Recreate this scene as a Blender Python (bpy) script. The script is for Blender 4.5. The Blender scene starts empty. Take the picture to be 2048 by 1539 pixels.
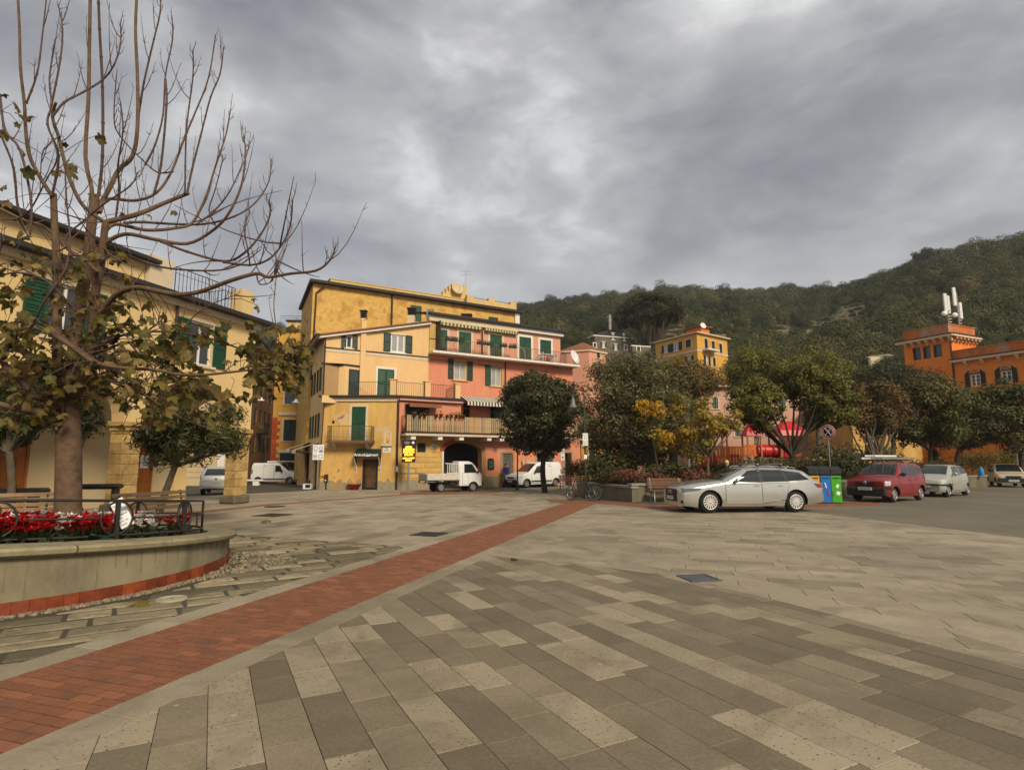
import bpy, bmesh, math, random
import numpy as np
from mathutils import Vector, Matrix
random.seed(7); np.random.seed(7)
R = math.radians
scene = bpy.context.scene
COL = scene.collection
# --- camera
F, CX, CY, H = 1150.0, 1024.0, 769.5, 1.62
PITCH = math.atan(152.0 / F)
cam_d = bpy.data.cameras.new("camera"); cam = bpy.data.objects.new("camera", cam_d); COL.objects.link(cam)
cam.location = (0, 0, H); cam.rotation_euler = (math.pi / 2 + PITCH, 0, 0)
cam_d.sensor_fit = 'HORIZONTAL'; cam_d.sensor_width = 36.0; cam_d.lens = 36.0 * F / 2048.0
cam_d.clip_start = 0.05; cam_d.clip_end = 3000
scene.camera = cam
# --- sky
SUN_EL, SUN_AZ = R(36), R(150)
w = bpy.data.worlds.new("World"); scene.world = w; w.use_nodes = True
nt = w.node_tree; nt.nodes.clear()
def N(tree, typ, **kw):
 n = tree.nodes.new(typ)
 for k, v in kw.items():
  if k == 'inp':
   for kk, vv in v.items(): n.inputs[kk].default_value = vv
  else: setattr(n, k, v)
 return n
def ramp(tree, stops, interp='LINEAR'):
 n = tree.nodes.new('ShaderNodeValToRGB'); cr = n.color_ramp; cr.interpolation = interp
 while len(cr.elements) < len(stops): cr.elements.new(0.5)
 for e, (p, c) in zip(cr.elements, stops):
  e.position = p; e.color = (*c, 1) if len(c) == 3 else c
 return n
L = nt.links.new
tc = N(nt, 'ShaderNodeTexCoord')
sep = N(nt, 'ShaderNodeSeparateXYZ'); L(tc.outputs['Generated'], sep.inputs[0])
mp = N(nt, 'ShaderNodeMapping'); L(tc.outputs['Generated'], mp.inputs[0])
mp.inputs['Location'].default_value = (6.0, 8.4, 0); mp.inputs['Rotation'].default_value = (0, R(8), R(22)); mp.inputs['Scale'].default_value = (1.0, 1.0, 2.1)
nz1 = N(nt, 'ShaderNodeTexNoise', inp={'Scale': 1.35, 'Detail': 6.0, 'Roughness': 0.5, 'Distortion': 0.35}); L(mp.outputs[0], nz1.inputs['Vector'])
nz2 = N(nt, 'ShaderNodeTexNoise', inp={'Scale': 4.2, 'Detail': 9.0, 'Roughness': 0.58, 'Distortion': 0.25}); L(mp.outputs[0], nz2.inputs['Vector'])
mxn = N(nt, 'ShaderNodeMix', data_type='FLOAT'); mxn.inputs[0].default_value = 0.42
L(nz1.outputs[0], mxn.inputs[2]); L(nz2.outputs[0], mxn.inputs[3])
CL = 10.0
cr = ramp(nt, [(0.36, (0.084 * CL, 0.086 * CL, 0.096 * CL)), (0.45, (0.138 * CL, 0.139 * CL, 0.147 * CL)), (0.54, (0.218 * CL, 0.217 * CL, 0.218 * CL)), (0.66, (0.44 * CL, 0.437 * CL, 0.43 * CL))])
L(mxn.outputs[0], cr.inputs[0])
hz = N(nt, 'ShaderNodeMapRange', inp={'From Min': 0.02, 'From Max': 0.36, 'To Min': 0.42, 'To Max': 0.0}); L(sep.outputs['Z'], hz.inputs[0])
mixh = N(nt, 'ShaderNodeMix', data_type='RGBA'); L(hz.outputs[0], mixh.inputs[0]); L(cr.outputs[0], mixh.inputs[6])
mixh.inputs[7].default_value = (0.31 * CL, 0.31 * CL, 0.312 * CL, 1)
sky = N(nt, 'ShaderNodeTexSky', sky_type='NISHITA', sun_disc=False, sun_elevation=SUN_EL, sun_rotation=SUN_AZ, air_density=1.0, dust_density=2.0)
mixs = N(nt, 'ShaderNodeMix', data_type='RGBA'); mixs.inputs[0].default_value = 0.93
L(sky.outputs[0], mixs.inputs[6]); L(mixh.outputs[2], mixs.inputs[7])
bg = N(nt, 'ShaderNodeBackground'); bg.inputs['Strength'].default_value = 0.1
L(mixs.outputs[2], bg.inputs[0])
wo = N(nt, 'ShaderNodeOutputWorld'); L(bg.outputs[0], wo.inputs[0])
# --- sun (soft, overcast)
sd = bpy.data.lights.new("sun", 'SUN'); sd.energy = 1.5; sd.angle = R(14); sd.color = (1.0, 0.88, 0.68)
sun = bpy.data.objects.new("sun", sd); COL.objects.link(sun)
sdir = Vector((math.sin(SUN_AZ) * math.cos(SUN_EL), math.cos(SUN_AZ) * math.cos(SUN_EL), math.sin(SUN_EL)))
sun.rotation_euler = (-sdir).to_track_quat('-Z', 'Y').to_euler(); sun.location = (0, 0, 60)
scene.view_settings.view_transform = 'Standard'; scene.view_settings.look = 'None'
scene.view_settings.exposure = 1.27; scene.view_settings.gamma = 1.0
scene.view_settings.use_curve_mapping = False
scene.render.engine = 'CYCLES'
scene.cycles.max_bounces = 6; scene.cycles.diffuse_bounces = 3; scene.cycles.glossy_bounces = 3
scene.cycles.transmission_bounces = 4; scene.cycles.transparent_max_bounces = 8
scene.cycles.caustics_reflective = False; scene.cycles.caustics_refractive = False
scene.cycles.use_denoising = True
# --- rays from the photograph to places
cP, sP = math.cos(PITCH), math.sin(PITCH)
CAM = Vector((0, 0, H))
def ray(px, py):
 x = (px - CX) / F; y = (CY - py) / F
 return Vector((x, cP - y * sP, sP + y * cP))
def at(px, py, Y):
 d = ray(px, py); return CAM + d * (Y / d.y)
def gz(x, y):
 k = min(1.0, max(0.0, (14.0 - x) / 12.0)); z = -0.02 * min(max(y - 22.0, 0.0), 15.0)
 if y > 45: z -= 0.02 * min(y - 45, 14)
 return z * k
def ground(px, py):
 d = ray(px, py); z = 0.0
 for _ in range(40):
  t = (z - H) / d.z; p = CAM + d * t; z = 0.5 * z + 0.5 * gz(p.x, p.y)
 return Vector((p.x, p.y, gz(p.x, p.y)))
# --- mesh builder
class MB:
 def __init__(s): s.v = []; s.f = []; s.m = []; s.t = []; s.sm = []; s.tone = 0.5
 def add(s, vs, fs, mi=0, smooth=False, tone=None):
  b = len(s.v); s.v.extend([tuple(v) for v in vs])
  tn = s.tone if tone is None else tone
  for f in fs:
   s.f.append(tuple(i + b for i in f)); s.m.append(mi); s.sm.append(smooth); s.t.append(tn)
  return s
 def box(s, c, size, mi=0, rz=0.0, M=None, tone=None, bev=0.0):
  hx, hy, hz_ = size[0] / 2, size[1] / 2, size[2] / 2
  if bev > 0:
   b = min(bev, hx * .9, hy * .9, hz_ * .9); vs = [];
   for X in (-1, 1):
    for Y in (-1, 1):
     for Z in (-1, 1):
      vs += [(X * hx, Y * (hy - b), Z * (hz_ - b)), (X * (hx - b), Y * hy, Z * (hz_ - b)), (X * (hx - b), Y * (hy - b), Z * hz_)]
   i = lambda X, Y, Z, k: ((X * 2 + Y) * 2 + Z) * 3 + k
   fs = []
   for a in (0, 1):
    fs.append([i(a, 0, 0, 0), i(a, 1, 0, 0), i(a, 1, 1, 0), i(a, 0, 1, 0)][::1 if a else -1])
    fs.append([i(0, a, 0, 1), i(0, a, 1, 1), i(1, a, 1, 1), i(1, a, 0, 1)][::1 if a else -1])
    fs.append([i(0, 0, a, 2), i(1, 0, a, 2), i(1, 1, a, 2), i(0, 1, a, 2)][::1 if a else -1])
   for a in (0, 1):
    for b_ in (0, 1):
     fs.append([i(a, b_, 0, 0), i(a, b_, 0, 1), i(a, b_, 1, 1), i(a, b_, 1, 0)][::1 if a == b_ else -1])
     fs.append([i(a, 0, b_, 0), i(a, 1, b_, 0), i(a, 1, b_, 2), i(a, 0, b_, 2)][::1 if a == b_ else -1])
     fs.append([i(0, a, b_, 1), i(0, a, b_, 2), i(1, a, b_, 2), i(1, a, b_, 1)][::1 if a == b_ else -1])
     for c_ in (0, 1):
      fs.append([i(a, b_, c_, 0), i(a, b_, c_, 1), i(a, b_, c_, 2)][::1 if (a + b_ + c_) % 2 else -1])
  else:
   vs = [(X * hx, Y * hy, Z * hz_) for X in (-1, 1) for Y in (-1, 1) for Z in (-1, 1)]
   fs = [(0, 1, 3, 2), (4, 6, 7, 5), (0, 4, 5, 1), (2, 3, 7, 6), (0, 2, 6, 4), (1, 5, 7, 3)]
  mat = M if M is not None else Matrix.Rotation(rz, 4, 'Z')
  off = Vector(c)
  if M is not None: vs = [M @ Vector(v) + off for v in vs]
  else:
   cz, sz = math.cos(rz), math.sin(rz)
   vs = [(v[0] * cz - v[1] * sz + off.x, v[0] * sz + v[1] * cz + off.y, v[2] + off.z) for v in vs]
  return s.add(vs, fs, mi, False, tone)
 def prism(s, poly, z0, z1, mi=0, tone=None):
  n = len(poly); a = z0 if callable(z0) else (lambda x, y: z0); b = z1 if callable(z1) else (lambda x, y: z1)
  vs = [(p[0], p[1], a(p[0], p[1])) for p in poly] + [(p[0], p[1], b(p[0], p[1])) for p in poly]
  fs = [tuple(range(n - 1, -1, -1)), tuple(range(n, 2 * n))] + [(i, (i + 1) % n, n + (i + 1) % n, n + i) for i in range(n)]
  return s.add(vs, fs, mi, False, tone)
 def tube(s, pts, r, n=8, mi=0, cap=True, smooth=True, tone=None):
  pts = [Vector(p) for p in pts]; k = len(pts)
  rs = r if isinstance(r, (list, tuple)) else [r] * k
  up = Vector((0.123, 0.08, 1)); vs = []; prev = None
  for i, p in enumerate(pts):
   d = (pts[min(i + 1, k - 1)] - pts[max(i - 1, 0)])
   d = d.normalized() if d.length > 1e-9 else Vector((0, 0, 1))
   a = prev if prev is not None else (up if abs(d.dot(up.normalized())) < .95 else Vector((1, 0, 0)))
   x = (a - d * a.dot(d)); x = x.normalized() if x.length > 1e-6 else d.orthogonal().normalized()
   prev = x; y = d.cross(x)
   for j in range(n):
    t = 2 * math.pi * j / n; vs.append(p + x * (rs[i] * math.cos(t)) + y * (rs[i] * math.sin(t)))
  fs = [(i * n + j, i * n + (j + 1) % n, (i + 1) * n + (j + 1) % n, (i + 1) * n + j) for i in range(k - 1) for j in range(n)]
  s.add(vs, fs, mi, smooth, tone)
  if cap: s.add(vs[:n], [tuple(range(n - 1, -1, -1))], mi, False, tone); s.add(vs[-n:], [tuple(range(n))], mi, False, tone)
  return s
 def ring(s, c, ax, R_, r, n=24, m=6, mi=0, sx=None):
  c = Vector(c); ax = Vector(ax).normalized(); x = ax.orthogonal().normalized() if sx is None else Vector(sx).normalized(); y = ax.cross(x)
  vs = []
  for i in range(n):
   t = 2 * math.pi * i / n; d = x * math.cos(t) + y * math.sin(t)
   for j in range(m):
    q = 2 * math.pi * j / m; vs.append(c + d * (R_ + r * math.cos(q)) + ax * (r * math.sin(q)))
  fs = [(i * m + j, ((i + 1) % n) * m + j, ((i + 1) % n) * m + (j + 1) % m, i * m + (j + 1) % m) for i in range(n) for j in range(m)]
  return s.add(vs, fs, mi, True)
 def lathe(s, c, prof, n=16, mi=0, smooth=True, ax=(0, 0, 1)):
  c = Vector(c); ax = Vector(ax).normalized(); x = ax.orthogonal().normalized() if abs(ax.z) < .999 else Vector((1, 0, 0)); y = ax.cross(x)
  vs = [c + ax * h + (x * math.cos(2 * math.pi * j / n) + y * math.sin(2 * math.pi * j / n)) * r for (r, h) in prof for j in range(n)]
  k = len(prof)
  fs = [(i * n + j, i * n + (j + 1) % n, (i + 1) * n + (j + 1) % n, (i + 1) * n + j) for i in range(k - 1) for j in range(n)]
  fs += [tuple(range(n - 1, -1, -1)), tuple(range((k - 1) * n, k * n))]
  return s.add(vs, fs, mi, smooth)
 def quad(s, a, b, c, d, mi=0, tone=None): return s.add([a, b, c, d], [(0, 1, 2, 3)], mi, False, tone)
 def blob(s, c, rad, mi=0, n=8, m=5, jit=0.0, tone=None):
  vs = []; c = Vector(c)
  for i in range(m + 1):
   ph = math.pi * i / m
   for j in range(n):
    th = 2 * math.pi * j / n; q = 1 + random.uniform(-jit, jit)
    vs.append(c + Vector((rad[0] * math.sin(ph) * math.cos(th) * q, rad[1] * math.sin(ph) * math.sin(th) * q, rad[2] * math.cos(ph) * q)))
  fs = [(i * n + j, (i + 1) * n + j, (i + 1) * n + (j + 1) % n, i * n + (j + 1) % n) for i in range(m) for j in range(n)]
  return s.add(vs, fs, mi, True, tone)
 def mesh(s, name, off=(0, 0, 0)):
  me = bpy.data.meshes.new(name)
  if not s.v: return me
  v = np.array(s.v, dtype=np.float32) - np.array(off, dtype=np.float32)
  me.from_pydata(v.tolist(), [], s.f)
  me.polygons.foreach_set('material_index', s.m); me.polygons.foreach_set('use_smooth', s.sm)
  a = me.attributes.new('tone', 'FLOAT', 'FACE'); a.data.foreach_set('value', np.array(s.t, dtype=np.float32))
  me.update()
  return me
def tag(o, label=None, cat=None, group=None, kind=None):
 if label: o['label'] = label
 if cat: o['category'] = cat
 if group: o['group'] = group
 if kind: o['kind'] = kind
 return o
def thing(name, loc, label, cat, group=None, rz=0.0, kind=None):
 o = bpy.data.objects.new(name, None); COL.objects.link(o); o.empty_display_size = 0.2
 o.location = loc; o.rotation_euler = (0, 0, rz)
 return tag(o, label, cat, group, kind)
ORG = {}
def origin(o):
 while o.parent: o = o.parent
 return o.location
def obj(name, mb, mats, parent=None, local=False, loc=None):
 if not isinstance(mats, (list, tuple)): mats = [mats]
 if isinstance(mb, MB):
  off = (0, 0, 0)
  if parent is not None and not local: off = origin(parent)
  elif loc is not None: off = loc
  me = mb.mesh(name, off)
 else: me = mb
 if not me.materials:
  for m in mats: me.materials.append(m)
 o = bpy.data.objects.new(name, me); COL.objects.link(o)
 if parent is not None: o.parent = parent
 elif loc is not None: o.location = loc
 return o
def dup(root, loc, rz=0.0, label=None, group=None, scale=None):
 r = root.copy(); COL.objects.link(r); r.location = loc; r.rotation_euler = (0, 0, rz)
 if scale: r.scale = scale
 if label: r['label'] = label
 if group: r['group'] = group
 for ch in list(root.children):
  c = ch.copy(); COL.objects.link(c); c.parent = r
  for g in list(ch.children):
   d = g.copy(); COL.objects.link(d); d.parent = c
 return r
_fc = {}
def text_mb(mb, txt, M, size, mi=0, align='CENTER', extrude=0.004, bold=0.0):
 """lettering as real geometry; M places text plane (x right, y up, z out)"""
 cu = bpy.data.curves.new('t', 'FONT'); cu.body = txt; cu.size = size; cu.align_x = align; cu.align_y = 'CENTER'
 cu.extrude = extrude; cu.resolution_u = 2; cu.offset = bold
 o = bpy.data.objects.new('t', cu); COL.objects.link(o)
 dg = bpy.context.evaluated_depsgraph_get(); me = bpy.data.meshes.new_from_object(o.evaluated_get(dg))
 vs = [M @ v.co for v in me.vertices]; fs = [tuple(p.vertices) for p in me.polygons]
 mb.add(vs, fs, mi)
 bpy.data.objects.remove(o); bpy.data.curves.remove(cu); bpy.data.meshes.remove(me)
# --- materials
_M = {}
def mat(name, col, rough=0.7, metal=0.0, var=0.12, scale=3.0, bump=0.0, bscale=None, tone=0.0, col2=None, spec=0.35, stain=None, detail=5.0, coat=0.0, streak=False, objrand=0.0):
 """principled material: base colour with noise variation (var), optional second colour blotches (col2, amount stain),
 per-face tone attribute strength, bump relief."""
 if name in _M: return _M[name]
 m = bpy.data.materials.new(name); m.use_nodes = True; t = m.node_tree; l = t.links.new
 b = t.nodes['Principled BSDF']; b.inputs['Roughness'].default_value = rough; b.inputs['Metallic'].default_value = metal
 b.inputs['Specular IOR Level'].default_value = spec
 if coat: b.inputs['Coat Weight'].default_value = coat; b.inputs['Coat Roughness'].default_value = 0.04
 co = N(t, 'ShaderNodeTexCoord'); src = co.outputs['Object']
 if streak:
  mpn = N(t, 'ShaderNodeMapping'); l(src, mpn.inputs[0]); mpn.inputs['Scale'].default_value = (1, 1, 0.4); ssrc = mpn.outputs[0]
 else: ssrc = src
 cur = None
 def rgb(c):
  n = N(t, 'ShaderNodeRGB'); n.outputs[0].default_value = (*c, 1); return n.outputs[0]
 cur = rgb(col)
 if col2 is not None:
  nz = N(t, 'ShaderNodeTexNoise', inp={'Scale': scale * 0.35, 'Detail': 6.0, 'Roughness': 0.6}); l(ssrc, nz.inputs['Vector'])
  th = 0.5 if stain is None else stain
  mr = N(t, 'ShaderNodeMapRange', inp={'From Min': th, 'From Max': th + 0.14, 'To Min': 0.0, 'To Max': 1.0}); l(nz.outputs[0], mr.inputs[0])
  mxx = N(t, 'ShaderNodeMix', data_type='RGBA'); l(mr.outputs[0], mxx.inputs[0]); l(cur, mxx.inputs[6]); mxx.inputs[7].default_value = (*col2, 1); cur = mxx.outputs[2]
 if var > 0:
  nz = N(t, 'ShaderNodeTexNoise', inp={'Scale': scale, 'Detail': detail, 'Roughness': 0.62}); l(ssrc, nz.inputs['Vector'])
  mr = N(t, 'ShaderNodeMapRange', inp={'From Min': 0.25, 'From Max': 0.75, 'To Min': 1 - var, 'To Max': 1 + var}); l(nz.outputs[0], mr.inputs[0])
  mu = N(t, 'ShaderNodeMix', data_type='RGBA', blend_type='MULTIPLY'); mu.inputs[0].default_value = 1.0
  cc = N(t, 'ShaderNodeCombineColor'); [l(mr.outputs[0], cc.inputs[i]) for i in range(3)]
  l(cur, mu.inputs[6]); l(cc.outputs[0], mu.inputs[7]); cur = mu.outputs[2]
 if tone > 0:
  at_ = N(t, 'ShaderNodeAttribute', attribute_name='tone')
  mr = N(t, 'ShaderNodeMapRange', inp={'To Min': 1 - tone, 'To Max': 1 + tone}); l(at_.outputs['Fac'], mr.inputs[0])
  mu = N(t, 'ShaderNodeMix', data_type='RGBA', blend_type='MULTIPLY'); mu.inputs[0].default_value = 1.0
  cc = N(t, 'ShaderNodeCombineColor'); [l(mr.outputs[0], cc.inputs[i]) for i in range(3)]
  l(cur, mu.inputs[6]); l(cc.outputs[0], mu.inputs[7]); cur = mu.outputs[2]
 if objrand > 0:
  oi = N(t, 'ShaderNodeObjectInfo')
  mr = N(t, 'ShaderNodeMapRange', inp={'To Min': 1 - objrand, 'To Max': 1 + objrand}); l(oi.outputs['Random'], mr.inputs[0])
  mu = N(t, 'ShaderNodeMix', data_type='RGBA', blend_type='MULTIPLY'); mu.inputs[0].default_value = 1.0
  cc = N(t, 'ShaderNodeCombineColor'); [l(mr.outputs[0], cc.inputs[i]) for i in range(3)]
  l(cur, mu.inputs[6]); l(cc.outputs[0], mu.inputs[7]); cur = mu.outputs[2]
 l(cur, b.inputs['Base Color'])
 if bump > 0:
  nz = N(t, 'ShaderNodeTexNoise', inp={'Scale': bscale or scale * 6, 'Detail': 5.0, 'Roughness': 0.6}); l(src, nz.inputs['Vector'])
  bp = N(t, 'ShaderNodeBump', inp={'Strength': min(bump, 1.0), 'Distance': 0.02}); l(nz.outputs[0], bp.inputs['Height']); l(bp.outputs[0], b.inputs['Normal'])
 _M[name] = m
 return m
def leafmat(name, col, col2, trans=0.35, rough=0.55):
 """leaves: two colours picked by the per-leaf tone, some light passing through"""
 if name in _M: return _M[name]
 m = bpy.data.materials.new(name); m.use_nodes = True; t = m.node_tree; l = t.links.new
 b = t.nodes['Principled BSDF']; b.inputs['Roughness'].default_value = rough; b.inputs['Specular IOR Level'].default_value = 0.25
 a = N(t, 'ShaderNodeAttribute', attribute_name='tone')
 mx_ = N(t, 'ShaderNodeMix', data_type='RGBA'); l(a.outputs['Fac'], mx_.inputs[0]); mx_.inputs[6].default_value = (*col, 1); mx_.inputs[7].default_value = (*col2, 1)
 l(mx_.outputs[2], b.inputs['Base Color'])
 tr = N(t, 'ShaderNodeBsdfTranslucent'); l(mx_.outputs[2], tr.inputs[0])
 ms = N(t, 'ShaderNodeMixShader'); ms.inputs[0].default_value = trans
 l(b.outputs[0], ms.inputs[1]); l(tr.outputs[0], ms.inputs[2]); l(ms.outputs[0], t.nodes['Material Output'].inputs[0])
 _M[name] = m
 return m
def emat(name, col, strength):
 if name in _M: return _M[name]
 m = bpy.data.materials.new(name); m.use_nodes = True; b = m.node_tree.nodes['Principled BSDF']
 b.inputs['Base Color'].default_value = (*[c * .3 for c in col], 1); b.inputs['Emission Color'].default_value = (*col, 1); b.inputs['Emission Strength'].default_value = strength
 _M[name] = m; return m
def glassmat(name, col, rough=0.06):
 return mat(name, col, rough, var=0.0, spec=0.6)
# === the square: ground and paving
def V2(a): return (a[0], a[1])
SD = Vector((0.304, 0.953)).normalized()
SN = Vector((SD.y, -SD.x))
R45 = Vector((SD.x - SN.x, SD.y - SN.y)).normalized()
def clip(poly, nrm, d):
 out = []
 for i in range(len(poly)):
  a, b = poly[i], poly[(i + 1) % len(poly)]
  da = a[0] * nrm[0] + a[1] * nrm[1] - d; db = b[0] * nrm[0] + b[1] * nrm[1] - d
  if da <= 0: out.append(a)
  if (da < 0 < db) or (db < 0 < da):
   t = da / (da - db); out.append((a[0] + (b[0] - a[0]) * t, a[1] + (b[1] - a[1]) * t))
 return out
def area(p): return 0.5 * sum(p[i][0] * p[(i + 1) % len(p)][1] - p[(i + 1) % len(p)][0] * p[i][1] for i in range(len(p)))
def convex_hull(pts):
 pts = sorted(set((round(p[0], 5), round(p[1], 5)) for p in pts)); lo = []; up = []
 cr_ = lambda o, a, b: (a[0] - o[0]) * (b[1] - o[1]) - (a[1] - o[1]) * (b[0] - o[0])
 for p in pts:
  while len(lo) >= 2 and cr_(lo[-2], lo[-1], p) <= 0: lo.pop()
  lo.append(p)
 for p in reversed(pts):
  while len(up) >= 2 and cr_(up[-2], up[-1], p) <= 0: up.pop()
  up.append(p)
 return lo[:-1] + up[:-1]
def halfplanes(convex):
 hs = []
 for i in range(len(convex)):
  a, b = convex[i], convex[(i + 1) % len(convex)]
  e = (b[0] - a[0], b[1] - a[1]); l_ = math.hypot(*e)
  n = (e[1] / l_, -e[0] / l_); hs.append((n, n[0] * a[0] + n[1] * a[1]))
 return hs
def inter(poly, convex):
 for n, d in halfplanes(convex):
  poly = clip(poly, n, d)
  if len(poly) < 3: return []
 return poly
def minus(polys, convex):
 out = []
 for p in polys:
  rest = p
  for n, d in halfplanes(convex):
   o = clip(rest, (-n[0], -n[1]), -d)
   if len(o) >= 3 and abs(area(o)) > .0008: out.append(o)
   rest = clip(rest, n, d)
   if len(rest) < 3: break
 return out
def off_circle(p, c, r):
 """trim a slab to the tangent of a circle it runs into"""
 cx_, cy_ = sum(x[0] for x in p) / len(p), sum(x[1] for x in p) / len(p)
 d = math.hypot(cx_ - c[0], cy_ - c[1])
 if d < r * .9: return []
 n = ((c[0] - cx_) / d, (c[1] - cy_) / d)
 return clip(p, n, n[0] * c[0] + n[1] * c[1] - r)
def inset(poly, g):
 if area(poly) < 0: poly = poly[::-1]
 q = poly
 for n, d in halfplanes(poly):
  q = clip(q, n, d - g)
  if len(q) < 3: return []
 return q
def rows(direc, width, lens, region, rg=0.0, off=0.0, wj=0.0):
 """rectangles in running rows along direc covering region's bounding box"""
 u = Vector(direc).normalized(); v = Vector((-u.y, u.x))
 us = [u.x * p[0] + u.y * p[1] for p in region]; vs = [v.x * p[0] + v.y * p[1] for p in region]
 out = []; b = min(vs) - width + off
 while b < max(vs):
  wd = width * (1 + random.uniform(-wj, wj)); a = min(us) - random.uniform(0, lens[1])
  while a < max(us):
   ln = random.uniform(*lens)
   out.append([tuple(u * x + v * y) for x, y in ((a, b + rg / 2), (a + ln, b + rg / 2), (a + ln, b + wd - rg / 2), (a, b + wd - rg / 2))])
   a += ln
  b += wd
 return out
def slab_geo(mb, poly, gap, top=0.0, th=0.03, bev=0.006, tone=0.5, wob=0.0, h=None, jag=0.0):
 p = inset(poly, gap)
 if len(p) < 3 or abs(area(p)) < .0004: return False
 if jag > 0:
  q = []
  for i in range(len(p)):
   a, b = p[i], p[(i + 1) % len(p)]; ln = math.hypot(b[0] - a[0], b[1] - a[1]); k = max(1, int(ln / .16))
   cx_, cy_ = sum(x[0] for x in p) / len(p), sum(x[1] for x in p) / len(p)
   for j in range(k):
    t = j / k; s_ = (1 - random.uniform(0.25, 1) * jag * (1.5 if j == 0 else .6))
    X, Y = a[0] + (b[0] - a[0]) * t, a[1] + (b[1] - a[1]) * t
    dd = math.hypot(X - cx_, Y - cy_); s_ = 1 - (1 - s_) / max(dd, .1)
    q.append((cx_ + (X - cx_) * s_, cy_ + (Y - cy_) * s_))
  p = q
 cx_, cy_ = sum(x[0] for x in p) / len(p), sum(x[1] for x in p) / len(p)
 dz = top + (random.uniform(-wob, wob) if h is None else h); tx, ty = random.uniform(-wob, wob), random.uniform(-wob, wob)
 zt = lambda x, y: gz(x, y) + dz + (x - cx_) * tx + (y - cy_) * ty
 n = len(p); i2 = []
 for (x, y) in p:
  d = math.hypot(x - cx_, y - cy_); k = max(0, 1 - bev / max(d, 1e-4)); i2.append((cx_ + (x - cx_) * k, cy_ + (y - cy_) * k))
 vs = [(x, y, gz(x, y) + dz - th) for x, y in p] + [(x, y, zt(x, y) - bev * .7) for x, y in p] + [(x, y, zt(x, y)) for x, y in i2]
 fs = [(i, (i + 1) % n, n + (i + 1) % n, n + i) for i in range(n)] + [(n + i, n + (i + 1) % n, 2 * n + (i + 1) % n, 2 * n + i) for i in range(n)] + [tuple(range(2 * n, 3 * n))]
 mb.add(vs, fs, 0, False, tone)
 return True
def seen(p):
 x = sum(q[0] for q in p) / len(p); y = sum(q[1] for q in p) / len(p)
 return y > 2.6 and abs(x) < 0.95 * y + .8
def near(p):
 x = sum(q[0] for q in p) / len(p); y = sum(q[1] for q in p) / len(p)
 return y > -1 and abs(x) < y + 7
def lay(parent, name, polys, m, gap, tonef, limit=298, stuff_name=None, margin=True, **kw):
 pl = [p for p in polys if len(p) >= 3 and (not margin or near(p))]
 pl.sort(key=lambda p: (not seen(p), math.hypot(sum(q[0] for q in p) / len(p), sum(q[1] for q in p) / len(p))))
 cnt = 0; st = MB()
 for p in pl:
  if cnt < limit and (seen(p) or not margin):
   mb = MB()
   if slab_geo(mb, p, gap, tone=tonef(p), **kw): obj(name, mb, m, parent); cnt += 1
  else: slab_geo(st, p, gap, tone=tonef(p), **kw)
 if st.v: tag(obj(stuff_name or name + '_field', st, m, parent), kind='stuff')
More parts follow.
